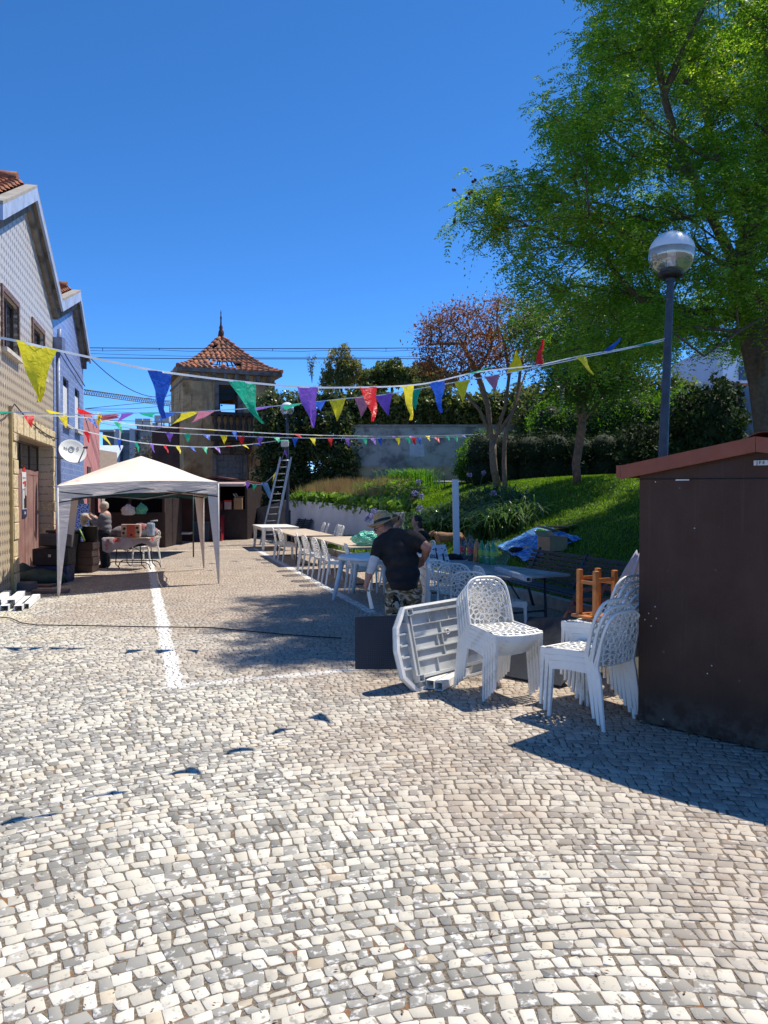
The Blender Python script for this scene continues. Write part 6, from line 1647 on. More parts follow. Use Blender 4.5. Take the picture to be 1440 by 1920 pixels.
    p = u0(925, 1060); bag('plastic_bag', 'clear greenish plastic bag round two green bottles', 'bag', p+Vector((.04, .03, 0)), (.17, .11, .21), clearg, crumple=.3)
    p = zt(14.6, 3.95, .74); bag('plastic_bag', 'puffy translucent green plastic bag on the nearer wooden table', 'bag', (p.x-.10, p.y, p.z), (.27, .2, .15), gfilm, neck=False, crumple=.3)
    bag('plastic_bag', 'crumpled white plastic bag beside the green one', 'bag', (p.x+.22, p.y+.1, p.z), (.13, .12, .13), wfilm, neck=False, crumple=.4)
    # shopping bag with print
    p = u0(823, 1056); T = thing('shopping_bag', 'white printed shopping bag with dark blue handles at the end of the bottle table', 'bag', p)
    WB = mat('bag_white', (.58, .62, .62), .5, .05); NB_ = mat('bag_navy', (.015, .02, .05), .5)
    g = MB(); k = 0
    V = [(-.14, -.08, 0), (.15, -.08, 0), (.15, .08, 0), (-.14, .08, 0), (-.12, -.05, .24), (.10, -.05, .23), (.10, .06, .25), (-.12, .06, .26)]
    g.add(V, [(3, 2, 1, 0), (0, 1, 5, 4), (1, 2, 6, 5), (2, 3, 7, 6), (3, 0, 4, 7)]); g.build('bag_body', WB, T)
    g = MB(); g.add([(-.10, -.045, .26), (.09, -.05, .27), (.06, -.085, .15), (-.01, -.088, .11), (-.09, -.03, .255), (.08, -.035, .265), (.055, -.075, .15), (-.01, -.078, .11)], [(0, 1, 2, 3), (7, 6, 5, 4), (0, 4, 5, 1), (1, 5, 6, 2), (2, 6, 7, 3), (3, 7, 4, 0)]); g.build('folded_paper', mat('paper_lilac', (.50, .52, .62), .7), T)
    for x in (-.03, .06): g = MB(); g.prism([Vector((x, -.087, .0)), Vector((x+.022, -.087, .0)), Vector((x-.01, -.062, .22)), Vector((x-.032, -.062, .22))], (0, -.003, 0)); g.build('handle', NB_, T)
    M = Matrix.Translation((-.085, -.079, .115))@Matrix.Rotation(R(83), 4, 'X'); text('lettering', 'eu', .11, M, NB_, T)
    M = Matrix.Translation((.105, -.077, .12))@Matrix.Rotation(R(83), 4, 'X'); text('lettering', 'os', .06, M, NB_, T)
    for x, z, c_ in ((-.08, .2, (.4, .02, .03)), (.08, .19, (.03, .1, .15)), (-.1, .05, (.03, .05, .12)), (.11, .04, (.03, .1, .12)), (.0, .03, (.02, .04, .08))):
        g = MB(); g.ell((x, -.08+z*.12, z), (.016, .003, .012), 10, 6); g.build('printed_motif', mat('motif_%d' % int(x*1000+500), c_, .5), T)
    p = u0(862, 1058); 
    T = thing('dark_cloth', 'dark cloth heap on the table behind the shopping bag', 'cloth', u0(845, 1050)+Vector((.12, .1, 0)))
    g = MB(); g.ell((0, 0, .03), (.20, .10, .045), 14, 8); g.ell((-.08, .02, .05), (.1, .08, .04), 12, 8); g.build('cloth_heap', mat('navy_cloth', (.012, .013, .02), .9), T)
    return bag, gfilm, wfilm
bag, gfilm, wfilm = table_things()
def lawn_things():
    # blanket
    poly = [(925, 1020), (1000, 992), (1085, 1012), (1010, 1045), (985, 1052), (938, 1050)]
    G = 26; V = []; Fs = []
    A, B, C_, D_ = lawnhit(932, 1030), lawnhit(1012, 990), lawnhit(1090, 1014), lawnhit(985, 1058)
    from mathutils import noise as mn
    c0 = (A+B+C_+D_)/4; T = thing('picnic_blanket', 'bright blue patterned blanket spread on the lawn', 'blanket', c0)
    for j in range(G+1):
        for i in range(G+1):
            u, v = i/G, j/G; q = (A.lerp(B, u)).lerp(D_.lerp(C_, u), v); q.z = lawn_h(q.x, q.y)+.05+.05*mn.noise(Vector((q.x*3.2, q.y*3.2, 0)))+.03*mn.noise(Vector((q.x*9, q.y*7, 3)))
            V.append(q-c0)
    for j in range(G):
        for i in range(G): Fs.append((j*(G+1)+i, j*(G+1)+i+1, (j+1)*(G+1)+i+1, (j+1)*(G+1)+i))
    m, n, b = newmat('blue_print_cloth', .7, .2); p = n.pos()
    c = n.ramp(n.noise(p, 4.5, 3, .6, 1.5), [(0, (.015, .06, .30)), (.42, (.02, .12, .50)), (.5, (.06, .26, .62)), (.56, (.25, .5, .7)), (.62, (.02, .10, .45)), (1, (.01, .03, .2))])
    c = n.mix(n.mapr(n.noise(p, 11, 3), .62, .66), c, (.6, .62, .65)); c = n.mix(n.mapr(n.noise(n.scale(p, (1, 1, 1)), 7.3, 2), .68, .71), c, (.25, .02, .05))
    n.put(b.inputs['Base Color'], c); g = MB(); g.add(V, Fs, True); o = g.build('blanket_cloth', m, T); md = o.modifiers.new('thick', 'SOLIDIFY'); md.thickness = .012
    # open cardboard box
    q = lawnhit(1036, 1036); T = thing('cardboard_box', 'open cardboard box standing on the blue blanket', 'box', q+Vector((0, 0, .03)), R(28))
    w_, d_, h, t_ = .42, .34, .26, .008
    for nm, c_, s_ in (('bottom', (0, 0, .01), (w_, d_, t_)), ('side_panel', (0, -d_/2, h/2+.01), (w_, t_, h)), ('side_panel', (0, d_/2, h/2+.01), (w_, t_, h)), ('side_panel', (-w_/2, 0, h/2+.01), (t_, d_-.01, h)), ('side_panel', (w_/2, 0, h/2+.01), (t_, d_-.01, h))):
        g = MB(); g.box(c_, s_); g.build(nm, CARD, T)
    g = MB(); g.prism([(w_/2, -d_/2, h), (w_/2, d_/2, h), (w_/2+.15, d_/2, h-.10), (w_/2+.15, -d_/2, h-.10)], (0, 0, .006)); g.build('flap', CARD, T)
    g = MB(); g.prism([(-w_/2, d_/2, h), (w_/2, d_/2, h), (w_/2, d_/2+.12, h+.10), (-w_/2, d_/2+.12, h+.10)], (0, 0, .006)); g.build('flap', CARD, T)
    q = lawnhit(1045, 1002); T = thing('flattened_cardboard', 'crumpled brown cardboard and paper heap behind the box', 'cardboard', q)
    for i, (x, y, rz, ry) in enumerate(((-.2, 0, .3, .25), (.18, .1, -.5, -.3), (.0, -.05, .9, .1))):
        g = MB(); M3 = (Matrix.Rotation(rz, 3, 'Z')@Matrix.Rotation(ry, 3, 'Y')); g.box((x, y, .12+.02*i), (.42, .34, .02), M=M3); g.build('panel', CARD, T)
    q = lawnhit(968, 1040); T = thing('dark_garment', 'black crumpled garment lying on the blue blanket', 'garment', q+Vector((0, 0, .05))); g = MB(); g.ell((0, 0, .04), (.16, .13, .06), 14, 8); g.ell((.14, .03, .03), (.13, .06, .04), 12, 8); g.build('cloth_heap', MATS['navy_cloth'], T)
    q = lawnhit(1013, 1003); T = thing('green_toy', 'small lime green toy at the top edge of the blanket', 'toy', q+Vector((0, 0, .04))); g = MB(); g.ell((0, 0, .05), (.09, .05, .05), 10, 7); g.ell((.1, 0, .04), (.05, .04, .04), 10, 7); g.build('body', mat('lime', (.25, .5, .05), .5), T)
    q = lawnhit(990, 1034); T = thing('small_parcel', 'small white and red parcel on the blanket beside the box', 'parcel', q+Vector((0, 0, .05)), .4); g = MB(); g.box((0, 0, .03), (.14, .1, .06)); g.build('wrapper', mat('parcel_white', (.6, .6, .6), .5), T, bevel=.01); g = MB(); g.box((0, 0, .032), (.145, .03, .062)); g.build('red_band', MATS['print_red'], T)
    q = lawnhit(1040, 1050); T = thing('green_hose', 'loop of pale green hose on the grass behind the bench', 'hose', q); P = [Vector((.16*math.cos(a), .05*math.sin(a), .03+.10*max(0, math.sin(a)))) for a in np.linspace(0, math.pi*1.3, 14)]; g = MB(); g.tube(P, .009, 6); g.build('hose_loop', mat('pale_green', (.25, .35, .18), .5), T)
    # cloth bundles by the kiosk
    def cone(label, base, top, r0, m, folds=9, name='folded_canopy'):
        T = thing(name, label, 'folded canopy', base); g = MB(); k = 22; rows = []
        ax = Vector(top)-Vector(base)
        V = []; NR = 12
        for i in range(NR+1):
            f = i/NR; rr = r0*(1-.86*f**1.3)*(1+.10*math.sin(f*9)); c_ = ax*f
            for j in range(k*2):
                a = math.pi*j/k; q = rr*(1+.22*math.sin(a*folds+f*2.2)); V.append(c_+Vector((q*math.cos(a), q*math.sin(a)*.7, .03*math.sin(a*3+f*5))))
        Fs = [(i*k*2+j, i*k*2+(j+1) % (k*2), (i+1)*k*2+(j+1) % (k*2), (i+1)*k*2+j) for i in range(NR) for j in range(k*2)]+[tuple(NR*k*2+j for j in range(k*2))]
        g.add(V, Fs, True); g.build('canopy_cloth', m, T)
    cone('folded cream canopy cloth leaning against the side of the brown kiosk', (2.36, 6.90, 0.02), (2.52, 6.85, 1.33), .27, mat('cream_cloth', (.50, .46, .37), .85, .08, 3))
    cone('folded lilac-grey canopy cloth beside the cream one', (2.10, 7.35, .02), (2.42, 7.2, 1.16), .24, mat('lilac_cloth', (.36, .35, .42), .85, .08, 3), 7)
lawn_things()
def agapanthus():
    LM = leafmat('strap_leaf', (.018, .052, .014), (.040, .095, .024), (.10, .18, .05), .3, .3)
    FL = mat('lilac_flower', (.17, .17, .36), .6, .2, 20); ST = mat('flower_stalk', (.10, .16, .05), .6)
    def clump(label, pts, n_, L, flowers, m=LM, nm='agapanthus_clump'):
        b0 = pts[0]; T = thing(nm, label, 'plant', b0, group='agapanthus clumps'); V = []
        for _ in range(n_):
            c = random.choice(pts); o = Vector((random.gauss(0, .22), random.gauss(0, .22), 0)); p = c+o; p.z = lawn_h(p.x, p.y); a = U(0, 6.28); l = L*U(.6, 1.15); sp = U(.25, .8); w_ = U(.014, .026)
            d = Vector((math.cos(a), math.sin(a), 0)); s_ = Vector((-d.y, d.x, 0)); prev = None
            for i in range(6):
                f = i/5; q = p+d*(l*sp*f*(.6+.5*f))+Vector((0, 0, l*(1.35*f-(.65+.62*sp)*f*f))); ww = w_*(1-.85*f**2)
                cur = (q-s_*ww, q+s_*ww)
                if prev: V += [prev[0], prev[1], cur[1], cur[0]]
                prev = cur
        npmesh('foliage', np.array([tuple(v) for v in V]), 4, m, T)
        for (px, py, Y) in flowers:
            top = at(px, py, Y); b_ = min(pts, key=lambda q: (q-top).length); b_ = Vector((b_.x+U(-.2, .2), b_.y, b_.z+.2)); g = MB(); g.tube([b_, b_.lerp(top, .6)+Vector((0, 0, .15)), top], [.008, .006, .005], 5); s__ = g.build('stalk', ST, T, world=True)
            g = MB()
            for _ in range(46):
                d = Vector((random.gauss(0, 1), random.gauss(0, 1), random.gauss(.2, .8))).normalized(); a_ = top+d*.03; e_ = top+d*U(.055, .085); s_ = d.cross(Vector((.3, .2, 1))).normalized()*.013; s2 = d.cross(s_).normalized()*.013
                g.add([a_, e_+s_, e_+s2, e_-s_, e_-s2], [(0, 1, 2), (0, 2, 3), (0, 3, 4), (0, 4, 1), (1, 2, 3, 4)])
            g.build('flower_head', FL, T, world=True)
    P = [lawnhit(x, y) for x, y in ((905, 1000), (925, 1002), (945, 1000), (960, 985), (935, 980), (915, 975), (950, 962), (925, 955), (900, 955))]
    clump('large dark green strap-leaved plant clump right of the white post', P, 2400, 1.10, [(880, 891, 21), (907, 887, 22), (925, 925, 18)])
    P = [lawnhit(x, y) for x, y in ((800, 1005), (820, 1005), (840, 1000), (830, 985), (810, 985), (845, 975), (790, 990))]
    clump('smaller strap-leaved clump left of the white post behind the dog', P, 1500, .88, [(787, 953, 16)])
    P = [lawnhit(x, y) for x, y in ((757, 985), (772, 978), (745, 990))]
    clump('sparse flowering clump with lilac heads just above the man\'s hat', P, 160, .6, [(785, 904, 20), (778, 925, 17.5), (790, 931, 17.5), (702, 960, 15.5), (694, 969, 15), (690, 975, 15)])
    P = [lawnhit(770, 900)]*1; q = Vector((1.0, 29.5, 1.95)); P = [q, q+Vector((.5, .2, 0)), q+Vector((-.4, .1, 0))]
    T = thing('iris_clump', 'bright green grassy clump at the top of the flower bed', 'plant', q); V = []
    for _ in range(700):
        p = random.choice(P)+Vector((random.gauss(0, .3), random.gauss(0, .3), 0)); a = U(0, 6.28); l = U(.5, 1.0); d = Vector((math.cos(a), math.sin(a), 0))*l*.35; s_ = Vector((-math.sin(a), math.cos(a), 0))*.02; V += [p-s_, p+s_, p+d*.5+Vector((0, 0, l*.7))+s_*.6, p+d*.5+Vector((0, 0, l*.7))-s_*.6, p+d*.5+Vector((0, 0, l*.7))-s_*.6, p+d*.5+Vector((0, 0, l*.7))+s_*.6, p+d*1.3+Vector((0, 0, l*.85)), p+d*1.3+Vector((0, 0, l*.85))-s_*.1]
    npmesh('foliage', np.array([tuple(v) for v in V]), 4, leafmat('bright_strap', (.05, .15, .02), (.09, .23, .03), None, .4), T)
agapanthus()
# ================================================================ tent
def tent():
    FLt, FRt, BRt, BLt = [gr(110, 1120), gr(410, 1095), gr(382, 1067), gr(128, 1085)]
    H = 1.92; c = (FLt+FRt+BRt+BLt)/4; c.z = 0
    T = thing('gazebo_tent', 'pale beige pop-up gazebo tent with cloth leg sleeves, left of centre', 'tent', c)
    CL = bpy.data.materials.new('beige_canvas'); CL.use_nodes = True; n = N(CL); b = CL.node_tree.nodes['Principled BSDF']; b.inputs['Roughness'].default_value = .8
    p = n.pos(); cc = n.mix(n.mapr(n.noise(p, 2, 3), .3, .7), (.66, .55, .475), (.72, .61, .53)); n.put(b.inputs['Base Color'], cc); bump(n, b, n.noise(n.scale(p, (1, 1, 5)), 3.0, 3), .35, .05)
    t = n.new('ShaderNodeBsdfTranslucent'); n.put(t.inputs[0], n.mix(.5, cc, (.70, .48, .32))); mx = n.new('ShaderNodeMixShader'); mx.inputs[0].default_value = .04
    n.t.links.new(b.outputs[0], mx.inputs[1]); n.t.links.new(t.outputs[0], mx.inputs[2]); n.t.links.new(mx.outputs[0], n.nodes['Material Output'].inputs[0])
    Cn = [FLt, FRt, BRt, BLt]; ap = c+Vector((0, 0, 2.48)); hs = [1.86, 1.96, 1.93, 1.90]
    tops = [Vector((q.x, q.y, h)) for q, h in zip(Cn, hs)]
    g = MB()
    for i in range(4):
        a, b_ = tops[i], tops[(i+1) % 4]; K = 10
        V = []
        for r_ in range(K+1):
            f = r_/K
            for s_ in range(K+1):
                u = s_/K; e_ = a.lerp(b_, u); q = e_.lerp(ap, f); q.z = e_.z+(ap.z-e_.z)*(f**1.0) + .04*math.sin(math.pi*f)*(1-2*abs(u-.5)) - .05*math.sin(math.pi*f)*(abs(u-.5)*2)
                q.z += .10*math.sin(math.pi*u)*(1-f)**3*.5
                V.append(q)
        g.add(V, [(r_*(K+1)+s_, r_*(K+1)+s_+1, (r_+1)*(K+1)+s_+1, (r_+1)*(K+1)+s_) for r_ in range(K) for s_ in range(K)], True)
    o = g.build('canopy', CL, T, world=True)
    for i in range(4):
        g = MB(); a, b_ = tops[i], tops[(i+1) % 4]; K = 24; V = []; out = Vector(((b_-a).y, -(b_-a).x, 0)).normalized()
        if out.dot(a-c) < 0: out = -out
        for r_ in range(4):
            for s_ in range(K+1):
                u = s_/K; q = a.lerp(b_, u); q.z += .05*math.sin(math.pi*u); q.z -= r_*.078*(1-.12*math.sin(math.pi*u)); q += out*(.012*math.sin(u*19+r_)*(r_/3)+.006); V.append(q)
        g.add(V, [(r_*(K+1)+s_, r_*(K+1)+s_+1, (r_+1)*(K+1)+s_+1, (r_+1)*(K+1)+s_) for r_ in range(3) for s_ in range(K)], True); g.build('valance', CL, T, world=True)
    PW = mat('pole_white', (.5, .5, .5), .5)
    for i in range(4):
        q = Cn[i]; nx, pv = Cn[(i+1) % 4], Cn[(i-1) % 4]
        g = MB(); g.tube([Vector((q.x, q.y, .01)), Vector((q.x, q.y, tops[i].z-.03))], .016, 8); leg = g.build('leg', PW, T, world=True)
        g = MB()
        for w_ in (nx, pv):
            d = (w_-q).normalized(); V = []
            for r_ in range(9):
                f = r_/8; wd = .20*(1-f)**1.2+.03; z = tops[i].z-.16-(tops[i].z-.22)*f; z = max(z, .04)
                V += [Vector((q.x, q.y, z))-d*.022, Vector((q.x, q.y, z))+d*wd+(w_-q).cross(Vector((0, 0, 1))).normalized()*.02*math.sin(f*4)]
            g.add(V, [(r_*2, r_*2+1, r_*2+3, r_*2+2) for r_ in range(8)], True)
        g.build('leg_sleeve', CL, T, world=True)
    # scissor frame under the roof
    for i in range(4):
        g = MB(); a, b_ = tops[i], tops[(i+1) % 4]; g.tube([a-Vector((0, 0, .1)), a.lerp(b_, .5)-Vector((0, 0, .28)), b_-Vector((0, 0, .1))], .012, 5); g.tube([a-Vector((0, 0, .28)), a.lerp(b_, .5)-Vector((0, 0, .08)), b_-Vector((0, 0, .28))], .012, 5); g.build('truss_bar', BLACKM, T, world=True)
    g = MB(); g.tube([ap-Vector((0, 0, .02)), ap-Vector((0, 0, .5))], .02, 6); g.build('centre_post', BLACKM, T, world=True)
    # guy rope along the ground
    g = MB(); a, b_ = gr(129, 1083), gr(383, 1068); g.tube([a.lerp(b_, i/12)+Vector((0, 0, .03+.03*math.sin(i)*.3))+Vector((0, -.4*math.sin(math.pi*i/12), 0)) for i in range(13)], .012, 5)
    tag(g.build('ground_rope', mat('pale_rope', (.45, .38, .32), .8)), 'pale rope lying on the ground between the rear tent legs', 'rope')
    # dark green canopy behind
    GC = mat('dark_green_canvas', (.012, .045, .028), .8, .15, 2)
    x0, x1, y0, y1, h = -8.75, at(357, 0, 20.9).x, 20.9, 23.6, 1.93
    T = thing('green_canopy', 'dark green canopy on thin poles behind the beige tent', 'tent', ((x0+x1)/2, (y0+y1)/2, 0))
    P = [Vector((x0, y0, h)), Vector((x1, y0, h)), Vector((x1, y1, h)), Vector((x0, y1, h))]; g = MB(); ap = Vector(((x0+x1)/2, (y0+y1)/2, 2.05))
    for i in range(4): g.add([P[i], P[(i+1) % 4], ap], [(0, 1, 2)])
    g.build('canopy', GC, T, world=True)
    for i in range(4):
        g = MB(); a, b_ = P[i], P[(i+1) % 4]; K = 16; V = []
        for s_ in range(K+1): q = a.lerp(b_, s_/K); V += [q, q-Vector((0, 0, .30+.03*math.sin(s_*1.7)))]
        g.add(V, [(s_*2, s_*2+1, s_*2+3, s_*2+2) for s_ in range(K)]); g.build('valance', GC, T, world=True)
        g = MB(); g.tube([Vector((P[i].x, P[i].y, .01)), P[i]], .02, 6); g.build('leg', mat('green_pole', (.02, .05, .045), .5), T, world=True)
tent()
# ================================================================ kiosks in the background
KB = mat('far_kiosk_brown', (.030, .020, .020), .6, .15, 3)
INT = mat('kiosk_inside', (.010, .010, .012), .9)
def far_kiosks():
    x1 = at(460, 0, 29.3).x; x0 = x1-2.35; y0, y1 = 29.3, 32.2; xs = at(487.5, 0, 32.2).x
    T = thing('open_kiosk', 'dark brown kiosk with open counter and boxes, before the ruined tower', 'kiosk', ((x0+x1)/2, 30.8, 0))
    zc, zt_, ze = at(0, 957, 29.3).z, at(0, 913, 29.3).z, 2.23
    g = MB(); g.prism([(x0, y0, 0.02), (x1, y0, .02), (x1, y0+.05, .02), (x0, y0+.05, .02)], (0, 0, zc)); g.build('front_panel', KB, T, world=True)
    for xa in (x0, x1-.09): g = MB(); g.prism([(xa, y0+.002, zc+.02), (xa+.09, y0+.002, zc+.02), (xa+.09, y0+.06, zc+.02), (xa, y0+.06, zc+.02)], (0, 0, ze-zc-.02)); g.build('corner_post', KB, T, world=True)
    g = MB(); g.prism([(x1, y0+.061, .02), (x1-.05, y0+.061, .02), (xs-.05, y1, .02), (xs, y1, .02)], (0, 0, ze-.02)); g.build('side_wall', KB, T, world=True)
    g = MB(); g.prism([(x0, y0+.061, .02), (x0+.05, y0+.061, .02), (x0+.05, y1, .02), (x0, y1, .02)], (0, 0, ze-.02)); g.build('side_wall', KB, T, world=True)
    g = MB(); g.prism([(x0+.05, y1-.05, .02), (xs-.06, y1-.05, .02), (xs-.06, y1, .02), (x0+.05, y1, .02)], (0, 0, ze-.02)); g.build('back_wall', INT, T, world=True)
    g = MB(); g.prism([(x0, y0-.12, zc+.0), (x1, y0-.12, zc), (x1, y0+.4, zc), (x0, y0+.4, zc)], (0, 0, .04)); g.build('counter', KB, T, world=True)
    xm = at(404, 0, 29.3).x; hp = at(0, 893, 29.3).z
    for (xa, za, xb, zb) in ((x0-.15, 2.25, xm, hp), (xm, hp, x1+.1, at(0, 903, 29.3).z)):
        g = MB(); g.prism([Vector((xa, y0-.25, za-.06)), Vector((xb, y0-.25, zb-.06)), Vector((xb, y0-.25, zb)), Vector((xa, y0-.25, za))], (0, 3.2, 0)); g.build('roof_panel', mat('roof_red_brown', (.10, .035, .03), .6), T, world=True)
    g = MB(); g.prism([Vector((x0, y0-.08, 2.16)), Vector((x1, y0-.08, 2.16)), Vector((x1, y0-.08, hp-.12)), Vector((xm, y0-.08, hp-.07)), Vector((x0, y0-.08, 2.2))], (0, .05, 0)); g.build('gable_board', KB, T, world=True)
    g = MB(); z_ = at(0, 912, 28.4).z; g.prism([(x0+.1, 28.35, z_), (x1+.05, 28.35, z_), (x1+.05, 29.15, z_+.10), (x0+.1, 29.15, z_+.10)], (0, 0, .09)); g.build('awning_flap', mat('pinkish_board', (.42, .32, .29), .7), T, world=True)
    for px, w_, h, m, lab, cat in ((447, .32, .44, CARD, 'open brown cardboard box at the right end of the kiosk counter', 'box'), (428, .26, .30, mat('red_white_tub', (.45, .32, .30), .5), 'red and white tub on the kiosk counter', 'tub'), (414, .16, .26, mat('brown_red_box', (.20, .04, .04), .6), 'small dark red box on the kiosk counter', 'box'), (401, .30, .22, mat('pale_tray', (.45, .45, .36), .6), 'pale tray of goods on the kiosk counter', 'tray')):
        q = at(px, 957, 29.2); TT = thing(cat if cat != 'box' else 'counter_box', lab, cat, (q.x, 29.25, zc+.042)); g = MB(); g.box((0, 0, h/2), (w_, .3, h)); g.build('container', m, TT, bevel=.008)
        g = MB(); 
        if cat == 'tub': g.box((0, 0, h+.02), (w_*1.04, .31, .07)); g.build('lid', MATS['print_red'], TT)
        else: g.prism([(-w_/2, .0, h), (w_/2, 0, h), (w_/2+.05, .12, h+.07), (-w_/2, .12, h+.07)], (0, .01, 0)); g.build('flap', m, TT)
        if px == 447: g = MB(); g.tube([(-.1, 0, h), (-.2, 0, h+.16)], .03, 6); g.tube([(-.02, .05, h), (-.12, .05, h+.18)], .025, 6); g.build('paper_roll', mat('paper_pale', (.5, .48, .42), .7), TT)
    # kiosk behind the tent
    Y = 24.8; x0, x1 = at(170, 0, Y).x, at(303, 0, Y).x; zc = at(0, 962, Y).z
    T = thing('closed_kiosk', 'long dark brown kiosk with hanging bags behind the beige tent', 'kiosk', ((x0+x1)/2, Y+1.1, 0))
    g = MB(); g.prism([(x0, Y, .02), (x1, Y, .02), (x1, Y+.05, .02), (x0, Y+.05, .02)], (0, 0, zc)); g.build('front_panel', KB, T, world=True)
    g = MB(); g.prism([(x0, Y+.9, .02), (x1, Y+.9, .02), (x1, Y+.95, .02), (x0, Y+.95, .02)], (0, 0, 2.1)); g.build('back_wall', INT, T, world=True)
    for xa in (x0, x1-.08, x0+1.1): g = MB(); g.prism([(xa, Y-.01, .02), (xa+.08, Y-.01, .02), (xa+.08, Y+.08, .02), (xa, Y+.08, .02)], (0, 0, 2.1)); g.build('post', mat('post_brown', (.05, .028, .025), .7), T, world=True)
    g = MB(); g.prism([(x0-.1, Y-.3, 2.12), (x1+.1, Y-.3, 2.12), (x1+.1, Y+2.2, 2.12), (x0-.1, Y+2.2, 2.12)], (0, 0, .08)); g.build('roof', KB, T, world=True)
    g = MB(); g.prism([(x1-.05, Y+.081, .02), (x1, Y+.081, .02), (x1, Y+2.1, .02), (x1-.05, Y+2.1, .02)], (0, 0, 2.08)); g.build('side_wall', KB, T, world=True)
    q = at(240, 966, Y-.15); bag('hanging_bag', 'white plastic bag hanging on the dark kiosk behind the tent', 'bag', (q.x, Y-.12, q.z), (.20, .1, .20), wfilm, crumple=.35)
    q = at(265, 964, Y-.15); bag('hanging_bag', 'green plastic bag hanging beside the white one', 'bag', (q.x, Y-.12, q.z), (.17, .09, .20), gfilm, crumple=.3)
    # shed between with open dark doorway and shelf
    xa, xb = at(303, 0, 27).x, at(396, 0, 27).x
    T = thing('open_stall', 'dark open stall with a pale shelf and brown posts between the two kiosks', 'stall', ((xa+xb)/2, 27.5, 0))
    g = MB(); g.prism([(xa, 28, .02), (xb, 28, .02), (xb, 28.05, .02), (xa, 28.05, .02)], (0, 0, 2.0)); g.build('back_wall', mat('dark_red_brown', (.045, .020, .017), .8, .3, 1), T, world=True)
    g = MB(); g.prism([(xa, 26.7, 1.98), (xb, 26.7, 1.98), (xb, 28.1, 1.98), (xa, 28.1, 1.98)], (0, 0, .06)); g.build('roof', KB, T, world=True)
    for px in (306, 316): q = at(px, 0, 26.9).x; g = MB(); g.prism([(q, 26.9, 0), (q+.10, 26.9, 0), (q+.10, 27, 0), (q, 27, 0)], (0, 0, 1.97)); g.build('post', MATS['post_brown'], T, world=True)
    g = MB(); q0, q1 = at(312, 0, 27).x, at(352, 0, 27).x; g.prism([(q0, 26.8, .33), (q1, 26.8, .33), (q1, 27.4, .33), (q0, 27.4, .33)], (0, 0, .06)); g.build('shelf', mat('pale_shelf', (.5, .47, .43), .7), T, world=True)
    g = MB(); q = at(312, 0, 26.6).x; g.tube([(q-.1, 26.6, 1.28), (q+.12, 26.6, 1.30), (q+.12, 26.6, .1)], .018, 6); g.build('tap_pipe', mat('pipe_grey', (.35, .32, .3), .5), T, world=True)
    # bins
    q = gr(362, 1020); T = thing('blue_bin', 'square dark blue bin full of white litter beside the green pole', 'bin', (q.x, 28.2, 0)); g = MB(); g.box((0, 0, .36), (.62, .55, .70), taper=.85); g.build('bin_body', mat('bin_blue', (.03, .05, .085), .6), T, bevel=.02)
    g = MB(); g.box((0, 0, .72), (.66, .59, .05)); g.build('rim', mat('bin_rim', (.05, .08, .12), .6), T); g = MB()
    for i in range(5): g.ell((U(-.2, .2), U(-.1, .1), .76), (.12, .1, .07), 8, 6)
    g.build('litter', mat('litter_white', (.45, .45, .45), .7), T)
    q = gr(393, 1019); T = thing('red_cooler', 'dark red cooler box with white lettering at the kiosk corner', 'cooler', (at(393, 0, 28.6).x, 28.6, 0)); g = MB(); g.box((0, 0, .45), (.80, .5, .9)); g.build('box_body', mat('cooler_red', (.24, .010, .022), .5), T, bevel=.02)
    text('lettering', 'OCK  S', .20, frame_mat((.08, -.254, .43), (1, 0, 0), (0, -1, 0)), mat('letter_pale', (.6, .5, .5), .5), T)
    g = MB(); g.box((0, 0, .925), (.84, .54, .05)); g.build('lid', MATS['cooler_red'], T)
far_kiosks()
def ladder():
    f0 = gr(497, 1006); f0.y = 26.3; f0.x = at(497, 0, 26.3).x; f0.z = 0; tp = at(536, 857, 26.75)
    T = thing('ladder', 'aluminium extension ladder leaning on the far lamp post', 'ladder', f0); d = (tp-f0); s_ = Vector((1, .1, 0)).normalized()*.21
    for sg in (-1, 1):
        g = MB(); g.tube([s_*sg*1.1, d+s_*sg*.9], .035, 4, smooth=False); g.build('rail', STEEL, T)
        g = MB(); o = Vector((0, -.07, 0)); g.tube([s_*sg*.92+d*.35+o, d*.97+s_*sg*.75+o], .028, 4, smooth=False); g.build('rail', STEEL, T)
    for i in range(13): q = d*(i+.5)/13; g = MB(); g.tube([q-s_, q+s_], .018, 6); g.build('rung', STEEL, T)
    q = at(499, 935, 27); T = thing('blue_garment', 'light blue garment hanging from the flag line by the kiosk', 'garment', at(496, 905, 27.2)); g = MB(); V = []
    for r_ in range(8):
        for s2 in range(7): f = r_/7; u = s2/6-.5; V.append(Vector((u*(.22-.06*f)+.22*f, .03*math.sin(u*18+f*3), -f*.62*(1-.3*abs(u)))))
    g.add(V, [(r_*7+s2, r_*7+s2+1, (r_+1)*7+s2+1, (r_+1)*7+s2) for r_ in range(7) for s2 in range(6)], True); g.build('cloth', mat('light_blue_cloth', (.16, .36, .60), .7, .15, 10), T)
    # speaker on lamp post
    q = at(534, 832, 26.8); T = thing('floodlight', 'small white floodlight on the far lamp post where the flag lines meet', 'floodlight', q); g = MB(); g.box((0, 0, 0), (.26, .16, .22)); g.build('housing', mat('white_housing', (.5, .52, .52), .5), T, bevel=.03); g = MB(); g.tube([(.05, 0, 0), (.16, .15, .05)], .02, 6); g.build('bracket', BLACKM, T)
ladder()
